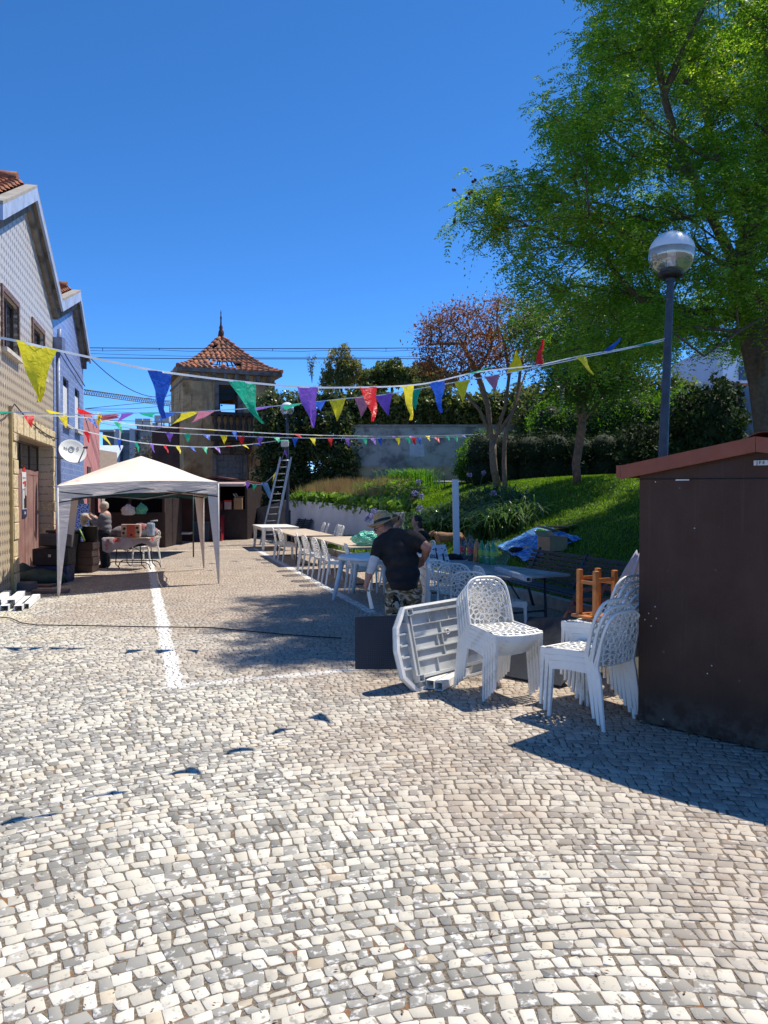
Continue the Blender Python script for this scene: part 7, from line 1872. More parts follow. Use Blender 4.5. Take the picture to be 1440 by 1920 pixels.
# ================================================================ under the tent and by the door
def tent_things():
    q = gr(250, 1066); 
    c = Vector((at(252, 0, 18.0).x, 17.7, 0)); T = thing('folding_table', 'folding table under the tent piled with cloths and a printed bag', 'table', c, R(-12))
    g = MB(); g.box((0, 0, .725), (1.05, .62, .03)); g.build('tabletop', mat('table_tan', (.40, .32, .24), .6), T, bevel=.006)
    for sx in (-1, 1):
        for yy in (-.24, .24):
            g = MB(); x = sx*.33; g.tube([(x-.05*sx, yy, .70), (x, yy, .12), (x+.10, yy, .03)], .013, 6); g.build('leg', BLACKM, T)
    for yy in (-.24, .24): g = MB(); g.tube([(-.55, yy, .015), (-.5, yy, .13), (-.42, yy, .17), (.42, yy, .17), (.5, yy, .13), (.55, yy, .015)], .013, 6); g.build('foot_bar', BLACKM, T)
    g = MB(); g.tube([(-.3, 0, .68), (.25, 0, .35)], .009, 5); g.tube([(.3, 0, .68), (-.25, 0, .35)], .009, 5); g.build('brace', BLACKM, T)
    off = c
    def heap(name, label, cat, dx, dz, r, m, sm=1):
        T = thing(name, label, cat, (c.x+dx, c.y+U(-.1, .05), dz)); g = MB(); g.ell((0, 0, r[2]*.8), r, 14, 9); g.ell((r[0]*.5, .05, r[2]*.7), (r[0]*.6, r[1]*.8, r[2]*.8), 12, 8); o = g.build('cloth_heap', m, T); d_ = o.modifiers.new('d', 'DISPLACE'); tx = bpy.data.textures.new('clouds', 'CLOUDS'); tx.noise_scale = .12; d_.texture = tx; d_.strength = .08; return T
    heap('cloth_pile', 'grey and dark pile of cloths at the left end of the folding table', 'cloths', -.34, .742, (.20, .17, .13), mat('grey_cloths', (.13, .11, .12), .9, .5, 9))
    heap('cloth_pile', 'red, white and green folded tablecloths behind the printed bag', 'cloths', .18, .742, (.34, .17, .17), mat('red_white_cloth', (.25, .05, .06), .8, .3, 5, c2=(.4, .42, .44), sc2=3))
    T = thing('printed_bag', 'printed shopping bag in red and cream on the folding table', 'bag', (c.x+.02, c.y-.24, .742), R(-8))
    g = MB(); g.box((0, 0, .15), (.46, .12, .30)); g.build('bag_body', mat('bag_cream', (.42, .30, .24), .6, .2, 9), T, bevel=.02); g = MB(); g.box((.02, -.064, .15), (.20, .006, .28)); g.build('red_panel', mat('bag_red', (.45, .09, .06), .6), T)
    for x, z in ((-.16, .1), (-.14, .2), (.17, .22), (.03, .06), (.2, .12)): g = MB(); g.ell((x, -.066, z), (.035, .004, .030), 10, 6); g.build('printed_motif', BLACKM, T)
    T = thing('tablecloth', 'white and red cloth hanging over the front of the folding table', 'tablecloth', (c.x, c.y, .745)); g = MB()
    V = []; 
    for i in range(15):
        u = i/14-.5; V += [Vector((u*1.15, -.30+.12*u, 0)), Vector((u*1.2, -.345+.12*u+.012*math.sin(i*1.9), -.02)), Vector((u*1.2+.02, -.35+.12*u+.02*math.sin(i*1.9), -.20-.10*(1 if i < 7 else -.2)-.05*math.sin(i*1.1)))]
    g.add(V, [(i*3+k, i*3+k+1, (i+1)*3+k+1, (i+1)*3+k) for i in range(14) for k in range(2)], True); g.build('cloth', mat('white_red_cloth', (.38, .33, .33), .7, .1, 4, c2=(.45, .07, .06), sc2=2.5, lo=.52, hi=.56), T)
    T = thing('clear_wrapped_pack', 'bluish clear-wrapped pack at the right end of the folding table', 'pack', (c.x+.42, c.y-.1, .742)); g = MB(); g.box((0, 0, .17), (.16, .2, .32)); g.build('wrap', mat('bluish_wrap', (.28, .36, .45), .25, .2, 12), T, bevel=.04); g = MB(); g.tube([(.0, 0, .36), (.16, 0, .38)], .018, 8); g.build('roll_end', MATS['litter_white'], T)
    # crates and boxes by the door
    CR = mat('crate_black', (.016, .014, .016), .6, .2); 
    def crate(label, x, y, z, w_, d_, h, m=CR, rz=0, name='crate'):
        T = thing(name, label, 'crate', (x, y, z), rz); g = MB(); t_ = .015
        for c_, s_ in (((0, 0, .01), (w_, d_, .02)), ((0, -d_/2, h/2+.02), (w_, t_, h)), ((0, d_/2, h/2+.02), (w_, t_, h)), ((-w_/2, 0, h/2+.02), (t_, d_-t_, h)), ((w_/2, 0, h/2+.02), (t_, d_-t_, h))): g.box(c_, s_)
        g.build('shell', m, T)
        for zz in (.35, .75): g = MB(); g.box((0, 0, .02+h*zz), (w_+.02, d_+.02, .022)); g.build('rib', m, T)
    xc = at(150, 0, 16.9).x
    for i in range(4): crate(['lowest', 'second', 'third', 'topmost'][i]+' dark slatted crate in the stack beside the bending person', xc+.02*(i % 2), 16.9, .01+i*.165, .46, .40, .14, mat('crate_brown', (.05, .032, .03), .6))
    T = thing('black_bucket', 'black bucket standing on the dark crates', 'bucket', (at(158, 0, 16.9).x+.03, 16.9, .675)); g = MB(); g.lathe([(.001, 0), (.13, 0), (.17, .33), (.18, .33), (.18, .35), (.165, .35), (.125, .02), (.001, .02)], 20); g.build('bucket_body', BLACKM, T); g = MB(); g.tube([(.17*math.cos(a), -.02, .34-.15*math.sin(a)) for a in np.linspace(0, math.pi, 9)], .006, 5); g.build('handle', STEEL, T)
    T = thing('lime_ladle', 'thin lime green handle sticking up beside the bucket', 'handle', (at(140, 0, 16.6).x, 16.6, .675)); g = MB(); g.tube([(0, 0, .3), (.12, 0, 0.03)], .018, 6); g.build('shaft', mat('lime_dark', (.20, .36, .06), .5), T)
    xd = at(88, 0, 14.9).x
    crate('blue plastic crate at the bottom of the pile in front of the door', xd, 15.0, .01, .6, .5, .30, mat('crate_blue', (.012, .025, .09), .6), .1)
    T = thing('black_case', 'large black box on top of the blue crate by the door', 'box', (xd, 15.0, .335), .1); g = MB(); g.box((0, 0, .17), (.66, .55, .33)); g.build('box_body', CR, T, bevel=.02); g = MB(); g.box((.0, -.28, .2), (.05, .02, .05)); g.build('latch', STEEL, T)
    T = thing('grey_monitor', 'grey box-like appliance tilted on top of the black case', 'appliance', (xd+.03, 15.0, .69), .1); g = MB(); g.box((0, 0, .13), (.50, .40, .24), M=Matrix.Rotation(-.12, 3, 'X')); g.build('housing', mat('appliance_grey', (.06, .055, .06), .5), T, bevel=.02); g = MB(); g.box((0, -.225, .13), (.42, .02, .17), M=Matrix.Rotation(-.12, 3, 'X')); g.build('front_panel', mat('panel_grey', (.035, .033, .036), .4), T)
    T = thing('green_tarpaulin', 'dark green tarpaulin bunched at the foot of the blue crate', 'tarpaulin', (xd-.1, 14.45, 0)); g = MB(); g.ell((0, 0, .12), (.55, .28, .17), 20, 12); g.ell((-.32, .1, .18), (.25, .2, .2), 16, 10); o = g.build('tarp_heap', mat('tarp_green', (.012, .038, .032), .6, .3, 6, bm=.6, bs=12), T); d_ = o.modifiers.new('d', 'DISPLACE'); tx = bpy.data.textures.new('tarp', 'CLOUDS'); tx.noise_scale = .22; d_.texture = tx; d_.strength = .16
    T = thing('orange_jacket', 'orange garment hanging in the shade behind the front tent leg', 'garment', at(117, 985, 16.3)); g = MB(); g.ell((0, 0, 0), (.14, .1, .32), 14, 10); g.ell((.02, 0, -.1), (.17, .11, .22), 14, 10); g.build('cloth', mat('orange_cloth', (.50, .075, .02), .8, .15, 8), T)
    T = thing('dark_bin', 'tall black bin in the shade between the two left tent legs', 'bin', (at(112, 0, 16.6).x, 16.6, 0)); g = MB(); g.box((0, 0, .45), (.55, .5, .9), taper=.85); g.build('bin_body', BLACKM, T, bevel=.03); g = MB(); g.box((0, 0, .93), (.6, .55, .06)); g.build('lid', BLACKM, T, bevel=.02)
    # blue-patterned panel seen through the tent
    Tq = thing('patterned_screen', 'blue and white patterned hanging cloth at the corner of the blue house', 'cloth', at(152, 985, 19.5)); m, n, b = newmat('blue_white_pattern', .8, .2); p = n.pos(); f = n.mapr(n.voro(p, 14, 'DISTANCE_TO_EDGE'), .03, .08); n.put(b.inputs['Base Color'], n.mix(f, (.6, .62, .66), (.06, .11, .32)))
    g = MB(); h = MB()
    V = [];
    for i in range(9): V += [Vector(((i/8-.5)*.42, .02*math.sin(i*1.6), .55)), Vector(((i/8-.5)*.42, .03*math.sin(i*1.6), -.65))]
    g.add(V, [(i*2, i*2+1, i*2+3, i*2+2) for i in range(8)], True); g.build('cloth', m, Tq)
    # cables and paving rubble on the ground near the door
    cm = [mat('cable_tan', (.35, .20, .14), .7), CB, mat('cable_pale', (.5, .42, .34), .7)]
    for i in range(6):
        x, y = gr(U(30, 70), U(1080, 1105))[0:2]; T = thing('power_cable', ['tan cable coil nearest the door foot', 'black cable curling over the rubble', 'pale cable end beside the front tent leg', 'tan cable loop behind the white channels', 'black cable running under the tent edge', 'thin pale wire by the door surround'][i], 'cable', (x, y, 0), group='cables by the door')
        P = []; px_, py_ = 0, 0; a = U(0, 6)
        for k in range(26): a += U(-.2, .9) if i % 2 == 0 else U(-.6, .6); px_ += .055*math.cos(a)*1.5; py_ += .055*math.sin(a); P.append((px_, py_, .03+.02*math.sin(k)+U(0, .02)))
        g = MB(); g.tube(P, .009, 5); g.build('cord', cm[i % 3], T)
    for i, (px, py, w_, d_) in enumerate(((70, 1100, .7, .35), (95, 1112, .6, .25), (60, 1092, .5, .3), (45, 1108, .35, .35))):
        q = gr(px, py); T = thing('stone_slab', ['flat brown slab under the cables', 'flat slab beside the front tent leg', 'dark board behind the cables', 'grey doorstep block at the foot of the door surround'][i], 'slab', (q.x, q.y, .012), U(-.3, .3)); g = MB(); h_ = (.04, .05, .03, .14)[i]; g.box((0, 0, h_/2), (w_, d_, h_)); g.build('slab_block', mat(('slab_brown', 'slab_brown', 'slab_dark', 'slab_grey')[i], ((.16, .10, .08), (.16, .10, .08), (.03, .025, .025), (.12, .11, .11))[i], .9, .2, 6), T, bevel=.01)
    # white channels lying at the left edge
    for i in range(6):
        a = gr(-18+i*13, 1146-(i % 2)*4); b_ = gr(12+i*14, 1112); d = (b_-a).normalized(); L = 1.15; s_ = Vector((-d.y, d.x, 0)); z0 = .012+(.06 if i in (1, 3) else 0)
        T = thing('white_channel', ['first', 'second', 'third', 'fourth', 'fifth', 'sixth'][i]+' white U-shaped channel from the left edge, lying before the doorway', 'channel', a+Vector((0, 0, z0)), group='white channels on the ground'); g = MB(); w_, h, t_ = .055, .07, .006
        for (p_, q_, r_, e_) in ((-w_, -w_+t_, 0, h), (w_-t_, w_, 0, h), (-w_+t_, w_-t_, h-t_, h)): g.prism([s_*p_+Vector((0, 0, r_)), s_*q_+Vector((0, 0, r_)), s_*q_+d*L+Vector((0, 0, r_)), s_*p_+d*L+Vector((0, 0, r_))], (0, 0, e_-r_))
        g.build('profile', mat('bright_white', (.80, .81, .80), .35, .03), T)
    P = [gr(x, y)+Vector((0, 0, .022)) for x, y in ((-10, 1159), (20, 1162), (40, 1171), (70, 1175), (150, 1176), (250, 1178), (330, 1179), (400, 1180), (480, 1188), (560, 1195), (640, 1200))]
    g = MB(); g.tube(P, .0075, 6); tag(g.build('ground_cable', CB), 'long thin black cable lying across the paving from the left edge', 'cable')
tent_things()

# ================================================================ people and dog
def fuse(name, build, m, parent, voxel=.010, smooth=4, world=True):
    """build(mb) adds overlapping closed shapes; they are fused into one continuous skin"""
    g = MB(); build(g); o = g.build(name+'_raw', m, None)
    r = o.modifiers.new('fuse', 'REMESH'); r.mode = 'VOXEL'; r.voxel_size = voxel; r.use_smooth_shade = True
    s = o.modifiers.new('soft', 'SMOOTH'); s.iterations = smooth; s.factor = .5
    bpy.context.view_layer.update(); dg = bpy.context.evaluated_depsgraph_get()
    me = bpy.data.meshes.new_from_object(o.evaluated_get(dg)); bpy.data.objects.remove(o)
    me.name = name; me.transform(Matrix.Translation(-Vector(parent.location)))
    me.materials.clear(); me.materials.append(m); return link(name, me, parent)
def limb(g, pts, rs, flat=None):
    for (a, ra), (b_, rb) in zip(zip(pts[:-1], rs[:-1]), zip(pts[1:], rs[1:])):
        a, b_ = Vector(a), Vector(b_); k = 5; g.tube([a.lerp(b_, i/k) for i in range(k+1)], [ra+(rb-ra)*i/k for i in range(k+1)], 14)
    for p, r in zip(pts, rs): g.ell(p, (r, r, r), 14, 10)
def hand(g, wrist, d, n_, curl=.9, s=1.0, side=1):
    """wrist, d: direction of fingers, n_: palm normal (fingers curl towards it)"""
    w_ = Vector(wrist); d = Vector(d).normalized(); n_ = Vector(n_); n_ = (n_-d*n_.dot(d)).normalized(); x = d.cross(n_)*side
    g.tube([w_, w_+d*.085*s], [.027*s, .036*s], 10)
    for q in (-.022, 0, .022): g.ell(w_+d*.055*s+x*q*s, (.020*s, .020*s, .034*s), 10, 8)
    for i, (o, l) in enumerate(((-.031, .062), (-.011, .072), (.010, .068), (.030, .052))):
        b0 = w_+d*.085*s+x*o*s; a1 = curl*.55; d1 = d*math.cos(a1)+n_*math.sin(a1); p1 = b0+d1*l*.5*s; a2 = curl*1.4; d2 = d*math.cos(a2)+n_*math.sin(a2); p2 = p1+d2*l*.38*s; a3 = curl*2.0; p3 = p2+(d*math.cos(a3)+n_*math.sin(a3))*l*.28*s
        limb(g, [b0, p1, p2, p3], [.0105*s, .0095*s, .0088*s, .0078*s])
    t0 = w_+d*.025*s-x*.028*s; t1 = t0+(d*.6-x*.6+n_*.5).normalized()*.038*s; t2 = t1+(d*.8+n_*.6).normalized()*.030*s; limb(g, [t0, t1, t2], [.014*s, .0115*s, .0095*s])
def head(g, c, fwd, up, s=1.0):
    """one head with brow, nose, lips, chin, ears; faces fwd"""
    f = Vector(fwd).normalized(); u = Vector(up); u = (u-f*u.dot(f)).normalized(); r = f.cross(u); M = Matrix((r, f, u)).transposed(); c = Vector(c)
    def P(x, y, z): return c+M@Vector((x*s, y*s, z*s))
    g.ell(P(0, -.012, .025), (.076*s, .092*s, .092*s), 20, 14, M); g.ell(P(0, .030, -.045), (.054*s, .058*s, .070*s), 16, 12, M); g.ell(P(0, .062, -.088), (.028*s, .024*s, .022*s), 10, 8, M)
    g.ell(P(0, .078, .028), (.052*s, .014*s, .010*s), 10, 8, M); g.tube([P(0, .084, .012), P(0, .104, -.022)], [.008*s, .014*s], 8); g.ell(P(0, .100, -.022), (.013*s, .012*s, .010*s), 8, 6, M)
    g.ell(P(0, .082, -.052), (.024*s, .011*s, .006*s), 10, 6, M); g.ell(P(0, .080, -.064), (.021*s, .011*s, .007*s), 10, 6, M)
    for sx in (-1, 1): g.ell(P(sx*.076, -.012, -.008), (.010*s, .018*s, .031*s), 10, 8, M); g.ell(P(sx*.042, .055, -.022), (.018*s, .018*s, .014*s), 8, 6, M)
    return P, M
SKIN = mat('tanned_skin', (.40, .19, .13), .55, .12, 12); SKIN2 = mat('fair_skin', (.42, .25, .19), .55, .1, 12)
def eyes(P, M, parent, s=1.0):
    off = Vector(parent.location)
    for sx in (-1, 1):
        g = MB(); g.ell(P(sx*.032, .074, .006)-off, (.0125*s, .010*s, .009*s), 10, 8, M); e = g.build('eye', mat('eye_white', (.6, .58, .55), .3), parent)
        g = MB(); g.ell(P(sx*.032, .0835, .006)-off, (.0055*s, .003*s, .0055*s), 8, 6, M); g.build('pupil', BLACKM, e)
def man():
    Y = 8.2; b0 = at(757, 929, Y); b0.z = 0
    T = thing('person', 'man in straw hat, black t-shirt and camouflage trousers bending to hold table pieces', 'person', b0)
    J = lambda px, py, y=Y: at(px, py, y)
    hipL, hipR = J(741, 1108), J(773, 1106); knL, knR = J(738, 1163, 8.12), J(772, 1160, 8.3); anL, anR = J(737, 1214, 8.15), J(775, 1208, 8.4)
    shL, shR = J(713, 1020, 8.28), J(780, 1012, 8.22); elL, elR = J(701, 1053, 8.2), J(801, 1026, 8.15); wrL, wrR = J(690, 1087, 8.15), J(795, 1048, 8.35)
    neck, hd = J(734, 1001, 8.36), J(719, 991, 8.48)
    fwd = Vector((-.93, .22, -.30)); upv = Vector((-.30, .25, .92))
    hold = {}
    def body(g):
        limb(g, [J(757, 1100), J(755, 1060, 8.24), J(748, 1025, 8.28)], [.11, .11, .11]); limb(g, [shL, J(747, 1012, 8.3), shR], [.06, .075, .06])
        limb(g, [J(745, 1012, 8.3), neck, J(726, 994, 8.45)], [.07, .062, .06])
        limb(g, [shL, elL, wrL], [.062, .046, .030]); limb(g, [shR, elR, wrR], [.066, .052, .032])
        hand(g, wrL, (-.25, .1, -1), (1, -.1, 0), .95, 1.0, 1); hand(g, wrR, (-.25, .5, -.45), (-.9, 0, -.4), .7, 1.0, -1)
        limb(g, [hipL, knL, anL], [.095, .066, .044]); limb(g, [hipR, knR, anR], [.095, .066, .044])
        for an, s_ in ((anL, -.02), (anR, .03)): limb(g, [an, Vector((an.x+s_, an.y+.10, .045)), Vector((an.x+s_, an.y+.18, .035))], [.044, .038, .032])
        hold['P'], hold['M'] = head(g, hd, fwd, upv, 1.03)
    o = fuse('body', body, SKIN, T, .0085, 3)
    eyes(hold['P'], hold['M'], T, 1.03)
    # shirt
    SH = mat('black_tshirt', (.014, .012, .012), .85, .2, 5, bm=.35, bs=9)
    def shirt(g):
        for px, py, y, rx, ry, rz in ((756, 1096, 8.2, .185, .15, .09), (755, 1075, 8.22, .195, .155, .12), (752, 1050, 8.25, .205, .155, .13), (748, 1028, 8.28, .215, .15, .11), (744, 1014, 8.31, .19, .13, .08)): g.ell(J(px, py, y), (rx, ry, rz), 22, 14)
        limb(g, [J(735, 1002, 8.35), J(745, 1008, 8.31)], [.072, .11]); limb(g, [J(725, 1014, 8.3), shL, shL.lerp(elL, .62)], [.10, .088, .072]); limb(g, [J(765, 1008, 8.28), shR, shR.lerp(elR, .40)], [.10, .088, .078])
        g.tube([J(756, 1085), J(757, 1103, 8.2)], [.178, .180], 24)
    fuse('shirt', shirt, SH, T, .011, 22)
    m, n, b = newmat('camouflage', .85, .2); p = n.pos(); f = n.noise(n.scale(p, (1, 1, 1.6)), 5.5, 2, .5, 1.5); f2 = n.noise(n.scale(p, (1, 1, 1.6)), 7, 2, .5, 1.8)
    c = n.ramp(f, [(0, (.40, .33, .24)), (.40, (.40, .33, .24)), (.401, (.13, .085, .045)), (.50, (.13, .085, .045)), (.501, (.22, .16, .09)), (.57, (.22, .16, .09)), (.571, (.50, .43, .33))], 'CONSTANT')
    c = n.mix(n.math('GREATER_THAN', f2, .60), c, (.02, .018, .014)); n.put(b.inputs['Base Color'], c); bump(n, b, n.noise(p, 12, 3), .4, .02)
    def trousers(g):
        limb(g, [J(743, 1100), J(770, 1098)], [.125, .125]); limb(g, [hipL, knL, anL+Vector((0, 0, .03))], [.115, .092, .078]); limb(g, [hipR, knR, anR+Vector((0, 0, .03))], [.115, .092, .078])
    fuse('trousers', trousers, m, T, .012, 3)
    for an, s_ in ((anL, -.02), (anR, .03)):
        def shoe(g): limb(g, [Vector((an.x, an.y-.03, .045)), Vector((an.x+s_, an.y+.11, .045)), Vector((an.x+s_, an.y+.20, .038))], [.045, .044, .036])
        fuse('shoe', shoe, BLACKM, T, .012, 2)
    # bandage
    def band(g): limb(g, [shL.lerp(elL, .70), elL, elL.lerp(wrL, .55)], [.058, .056, .047])
    fuse('bandage', band, mat('white_bandage', (.60, .57, .54), .9, .08, 20, bm=.5, bs=50), T, .010, 2)
    # hair at the nape, hat, glasses
    P, M = hold['P'], hold['M']
    def hair(g): g.ell(P(0, -.035, .015), (.079, .080, .080), 18, 12, M); g.ell(P(0, -.060, -.035), (.055, .040, .045), 14, 10, M)
    fuse('hair', hair, mat('grey_hair', (.10, .075, .065), .9, .25, 40), T, .010, 1)
    hc = P(0, -.01, .065); hM = Matrix((M.col[0], M.col[1], M.col[2])).transposed()
    ST = mat('straw', (.44, .28, .14), .8, .25, 60, bm=.4, bs=90); g = MB(); n_ = 40; V = []
    prof = [(.001, .125), (.05, .128), (.075, .118), (.085, .09), (.092, .02), (.095, .0), (.13, -.004), (.165, -.010), (.172, -.012), (.172, -.018), (.095, -.008), (.086, .0)]
    for r_, z in prof:
        for j in range(n_):
            a = 2*math.pi*j/n_; zz = z + (.028*math.cos(2*a)*-1*max(0, (r_-.1)/.07) if r_ > .1 else 0) - (.018*math.exp(-((r_)/.04)**2) if z > .1 else 0); V.append(hM@Vector((r_*math.cos(a)*.93, r_*math.sin(a)*1.05, zz))+hc)
    g.add(V, [(i*n_+j, i*n_+(j+1) % n_, (i+1)*n_+(j+1) % n_, (i+1)*n_+j) for i in range(len(prof)-1) for j in range(n_)], True); hat = g.build('hat', ST, T, world=True)
    g = MB(); V = []
    for r_, z in ((.097, .003), (.0945, .034)):
        for j in range(n_): a = 2*math.pi*j/n_; V.append(hM@Vector((r_*math.cos(a)*.93, r_*math.sin(a)*1.05, z))+hc-Vector(T.location))
    g.add(V, [(j, (j+1) % n_, n_+(j+1) % n_, n_+j) for j in range(n_)], True); g.build('hat_band', BLACKM, hat)
    g = MB(); 
    for sx in (-1, 1): g.ell(P(sx*.034, .088, .006), (.026, .006, .018), 12, 8, M); g.tube([P(sx*.06, .082, .010), P(sx*.080, -.01, .012)], .0025, 5)
    g.tube([P(-.015, .094, .01), P(.015, .094, .01)], .003, 5); g.build('glasses', BLACKM, T, world=True)
    # the leg he holds
    hp = wrL+Vector((.012, .0, -.09)); T2 = thing('plastic_pole', 'white plastic table leg hanging from the man\'s bandaged left arm', 'pole', hp); g = MB(); g.tube([(0, 0, .06), (-.005, 0, -.05), (.03, 0, -.22)], [.022, .024, .030], 4, smooth=False); g.build('leg_profile', WHITEP, T2, bevel=.003)
man()
def small_people():
    # woman with white hair
    Y = 17.9; x0 = at(188, 0, Y).x; T = thing('person', 'white-haired woman in grey top and navy trousers under the tent', 'person', (x0, Y, 0)); V = lambda dx, dy, z: Vector((x0+dx, Y+dy, z)); h_ = {}
    def body(g):
        limb(g, [V(0, 0, .85), V(0, 0, 1.05), V(.02, 0, 1.22)], [.14, .13, .13]); limb(g, [V(.02, 0, 1.22), V(.0, 0, 1.36)], [.06, .05])
        limb(g, [V(.0, -.14, 1.22), V(-.14, -.16, 1.02), V(-.33, -.12, 1.18)], [.05, .04, .028]); limb(g, [V(.0, .14, 1.22), V(-.14, .16, 1.04), V(-.33, .1, 1.22)], [.05, .04, .028])
        hand(g, V(-.33, -.12, 1.18), (-1, .2, .3), (0, .9, .2), .7, .95); hand(g, V(-.33, .1, 1.22), (-1, -.2, .3), (0, -.9, .2), .7, .95, -1)
        for sy in (-.09, .09): limb(g, [V(0, sy, .82), V(.0, sy, .45), V(.02, sy, .08), V(-.11, sy, .035)], [.09, .06, .04, .03])
        h_['P'], h_['M'] = head(g, V(-.02, 0, 1.44), (-1, -.1, -.12), (0, 0, 1), .95)
    fuse('body', body, SKIN2, T, .011, 3); eyes(h_['P'], h_['M'], T, .95)
    def top(g):
        for z, r in ((.84, .17), (.95, .165), (1.08, .16), (1.18, .155)): g.ell(V(.02, 0, z), (r*.86, r*1.15, .12), 18, 12)
        limb(g, [V(.0, -.13, 1.22), V(-.13, -.16, 1.02), V(-.26, -.13, 1.12)], [.068, .058, .045]); limb(g, [V(.0, .13, 1.22), V(-.13, .16, 1.04), V(-.26, .12, 1.15)], [.068, .058, .045])
    fuse('top', top, mat('grey_knit', (.16, .155, .165), .9, .1, 14), T, .013, 14)
    def tr(g):
        limb(g, [V(.01, -.05, .82), V(.01, .05, .82)], [.15, .15])
        for sy in (-.09, .09): limb(g, [V(0, sy, .80), V(.0, sy, .45), V(.02, sy, .08)], [.12, .095, .085])
    fuse('trousers', tr, mat('navy_cloth2', (.010, .012, .022), .9), T, .014, 3)
    P, M = h_['P'], h_['M']
    def hair(g): g.ell(P(0, -.03, .035), (.095, .095, .085), 18, 12, M); g.ell(P(0, -.06, -.01), (.085, .06, .07), 14, 10, M)
    fuse('hair', hair, mat('white_hair', (.50, .44, .36), .9, .15, 40, bm=.8, bs=60), T, .012, 1)
    for sy in (-.09, .09):
        def shoe(g): limb(g, [V(.03, sy, .045), V(-.12, sy, .04), V(-.17, sy, .034)], [.045, .042, .03])
        fuse('shoe', shoe, BLACKM, T, .012, 2)
    T2 = thing('cloth_bundle', 'pale cloth bundle between the two people under the tent', 'cloth', V(-.46, 0, 1.14)); g = MB(); g.ell((0, 0, .05), (.10, .12, .10), 14, 9); g.ell((-.03, 0, -.06), (.08, .1, .08), 12, 8); g.build('bundle', mat('pale_bundle', (.38, .34, .28), .9, .15, 9), T2)
    # bending person
    Y = 20.2; x0 = at(172, 0, Y).x; T3 = thing('person', 'bending person in dark vest and shorts, bare-legged, left of the woman', 'person', (x0, Y, 0)); V = lambda dx, dy, z: Vector((x0+dx, Y+dy, z))
    def body(g):
        limb(g, [V(.02, 0, .88), V(-.08, 0, 1.05), V(-.24, 0, 1.14)], [.14, .14, .13]); limb(g, [V(-.24, 0, 1.14), V(-.40, 0, 1.10)], [.06, .055])
        for sy in (-.17, .17): limb(g, [V(-.24, sy, 1.12), V(-.25, sy, .88), V(-.34, sy*.8, .66)], [.05, .04, .03]); hand(g, V(-.34, sy*.8, .66), (-.4, 0, -1), (-1, 0, 0), .8, .95, 1 if sy > 0 else -1)
        for sy in (-.09, .09): limb(g, [V(.02, sy, .85), V(-.02, sy, .46), V(.03, sy, .09), V(-.1, sy, .04)], [.09, .055, .038, .03])
        h_['P'], h_['M'] = head(g, V(-.44, 0, 1.06), (-.85, 0, -.5), (-.5, 0, .85), .97)
    fuse('body', body, SKIN, T3, .011, 3); eyes(h_['P'], h_['M'], T3, .97)
    def top(g):
        for dx, z in ((.0, .9), (-.05, 1.0), (-.12, 1.07), (-.2, 1.12)): g.ell(V(dx, 0, z), (.15, .19, .14), 16, 10)
    fuse('vest', top, mat('khaki_dark', (.035, .030, .028), .9), T3, .014, 3)
    def tr(g):
        limb(g, [V(.02, -.05, .84), V(.02, .05, .84)], [.15, .15])
        for sy in (-.09, .09): limb(g, [V(.02, sy, .8), V(-.01, sy, .48)], [.12, .095])
    fuse('shorts', tr, mat('dark_shorts', (.02, .022, .035), .9), T3, .014, 3)
    P, M = h_['P'], h_['M']
    def hair(g): g.ell(P(0, -.03, .03), (.088, .09, .085), 16, 10, M)
    fuse('hair', hair, mat('pale_hair', (.38, .33, .27), .9, .15, 40), T3, .012, 1)
    for sy in (-.09, .09):
        def shoe(g): limb(g, [V(.05, sy, .035), V(-.15, sy, .03)], [.038, .035])
        fuse('sandal', shoe, BLACKM, T3, .012, 2)
    # two seated people behind the man
    def seated(label, x, y, face, hairc, topc, longhair, hz=1.20):
        f = Vector((*face, 0)).normalized(); s_ = Vector((-f.y, f.x, 0)); T = thing('person', label, 'person', (x, y, 0)); V = lambda a, b_, z: Vector((x, y, z))+f*a+s_*b_
        def body(g):
            limb(g, [V(-.1, 0, .55), V(-.08, 0, .8), V(-.03, 0, .98)], [.14, .13, .13]); limb(g, [V(-.03, 0, .98), V(.0, 0, 1.12)], [.06, .05])
            for q in (-.1, .1): limb(g, [V(-.08, q, .52), V(.32, q, .52), V(.34, q, .09), V(.44, q, .04)], [.08, .06, .04, .03])
            for q in (-.17, .17): limb(g, [V(-.03, q, 1.0), V(.05, q, .78), V(.28, q*.6, .82)], [.05, .04, .028]); hand(g, V(.28, q*.6, .82), (1, 0, .1), (0, -q, -.5), .6, .9, 1 if q > 0 else -1)
            h_['P'], h_['M'] = head(g, V(.02, 0, hz), (f.x, f.y, -.15), (0, 0, 1), .95)
        fuse('body', body, SKIN, T, .012, 3); eyes(h_['P'], h_['M'], T, .95)
        def top(g):
            for z in (.6, .72, .84, .95): g.ell(V(-.06, 0, z), (.17, .17, .12), 16, 10)
            for q in (-.17, .17): limb(g, [V(-.03, q, 1.0), V(.03, q, .84)], [.065, .055])
        fuse('top', top, topc, T, .014, 3)
        def tr(g):
            for q in (-.1, .1): limb(g, [V(-.08, q, .53), V(.32, q, .52), V(.34, q, .14)], [.10, .08, .06])
        fuse('trousers', tr, MATS['navy_cloth2'], T, .014, 3)
        P, M = h_['P'], h_['M']
        def hair(g):
            g.ell(P(0, -.03, .035), (.09, .092, .085), 16, 10, M)
            if longhair: g.ell(P(0, -.06, -.07), (.085, .055, .13), 14, 10, M)
        fuse('hair', hair, hairc, T, .012, 1)
        chair(x-f.x*.02, y-f.y*.02, (f.x, f.y), 'white chair under the '+('dark-haired person behind the man' if longhair else 'short-haired person behind the man'))
    DH = mat('dark_hair', (.012, .009, .008), .6, .3, 30)
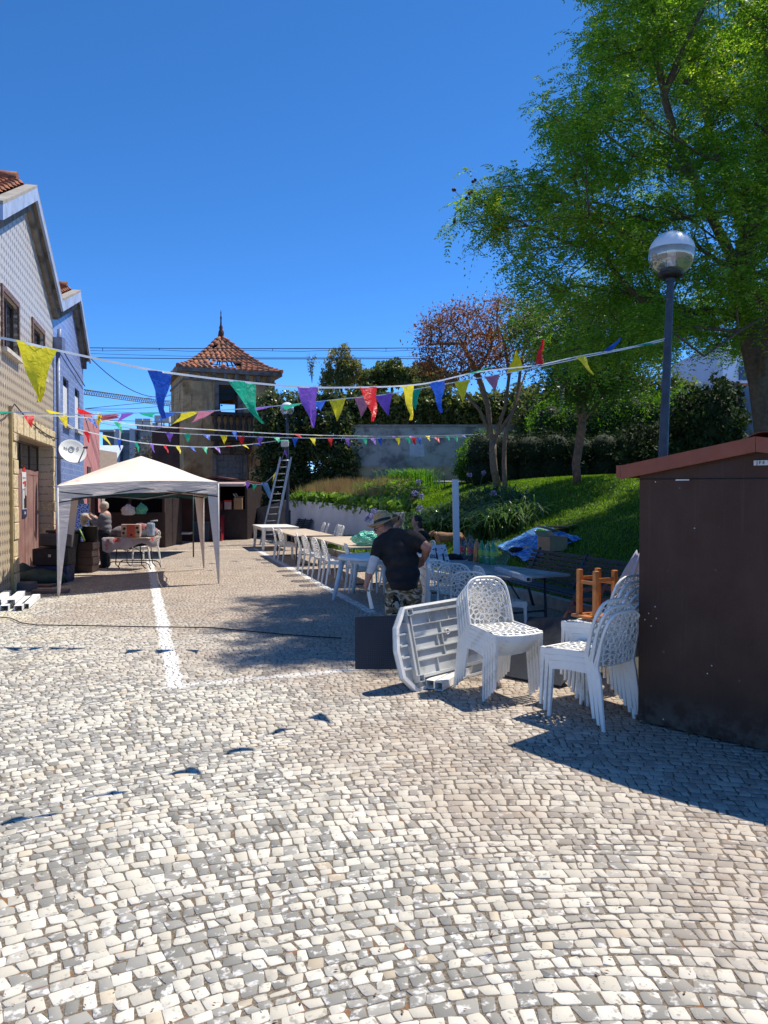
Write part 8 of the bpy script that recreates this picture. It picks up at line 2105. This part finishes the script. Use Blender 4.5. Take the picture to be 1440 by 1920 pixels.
    seated('seated person with short dark hair partly hidden behind the man\'s shoulder', .24, 14.3, (.9, -.2), DH, mat('floral_top', (.10, .12, .08), .8, .3, 20, c2=(.35, .30, .28), sc2=14), False, 1.24)
    seated('seated person with long dark hair in black, right of the man\'s shoulder', .62, 14.2, (-.95, -.2), DH, mat('black_top', (.012, .012, .014), .9), True, 1.22)
small_people()
def dog():
    q = lawnhit(842, 1043); TAN = mat('tan_fur', (.20, .11, .055), .85, .2, 20, c2=(.30, .20, .12), sc2=3, lo=.55, hi=.75)
    T = thing('dog', 'slender tan dog standing on the grass edge behind the shopping bag', 'dog', q); x, y, z = q
    V = lambda a, b_, c_: Vector((x+a*1.0, y+b_, z+c_))
    def body(g):
        limb(g, [V(-.20, 0, .42), V(-.05, 0, .41), V(.10, 0, .44), V(.22, 0, .44)], [.115, .105, .075, .085]); limb(g, [V(-.22, 0, .45), V(-.31, 0, .48), V(-.36, -.02, .49)], [.07, .055, .048])
        g.ell(V(-.38, -.03, .49), (.065, .05, .052), 14, 10); limb(g, [V(-.42, -.05, .475), V(-.50, -.09, .44)], [.035, .022]); g.ell(V(-.515, -.10, .438), (.014, .014, .012), 8, 6)
        for s_ in (-1, 1): limb(g, [V(-.36, -.03+s_*.04, .525), V(-.34, -.03+s_*.06, .555), V(-.325, -.03+s_*.07, .515)], [.020, .014, .008])
        for s_ in (-1, 1):
            limb(g, [V(-.21, s_*.06, .40), V(-.19, s_*.07, .28), V(-.21, s_*.065, .15), V(-.205, s_*.065, .03), V(-.235, s_*.065, .02)], [.05, .033, .022, .017, .02])
            limb(g, [V(.22, s_*.06, .40), V(.16, s_*.075, .28), V(.27, s_*.07, .16), V(.25, s_*.07, .03), V(.22, s_*.07, .02)], [.075, .05, .022, .017, .02])
        limb(g, [V(.29, 0, .45), V(.36, 0, .36), V(.38, 0, .22), V(.42, 0, .14)], [.022, .014, .010, .006])
    fuse('body', body, TAN, T, .009, 3)
    g = MB(); g.tube([V(-.28, .066*math.cos(a), .465+.066*math.sin(a))-q for a in np.linspace(0, 6.28, 15)], .009, 6); g.build('collar', mat('pink_collar', (.5, .25, .2), .6), T)
    for s_ in (-1, 1): g = MB(); g.ell(V(-.43, -.065+s_*.030, .495)-q, (.008, .008, .008), 8, 6); g.build('eye', BLACKM, T)
    g = MB(); g.ell(V(-.522, -.105, .445)-q, (.010, .012, .010), 8, 6); g.build('nose', BLACKM, T)
dog()
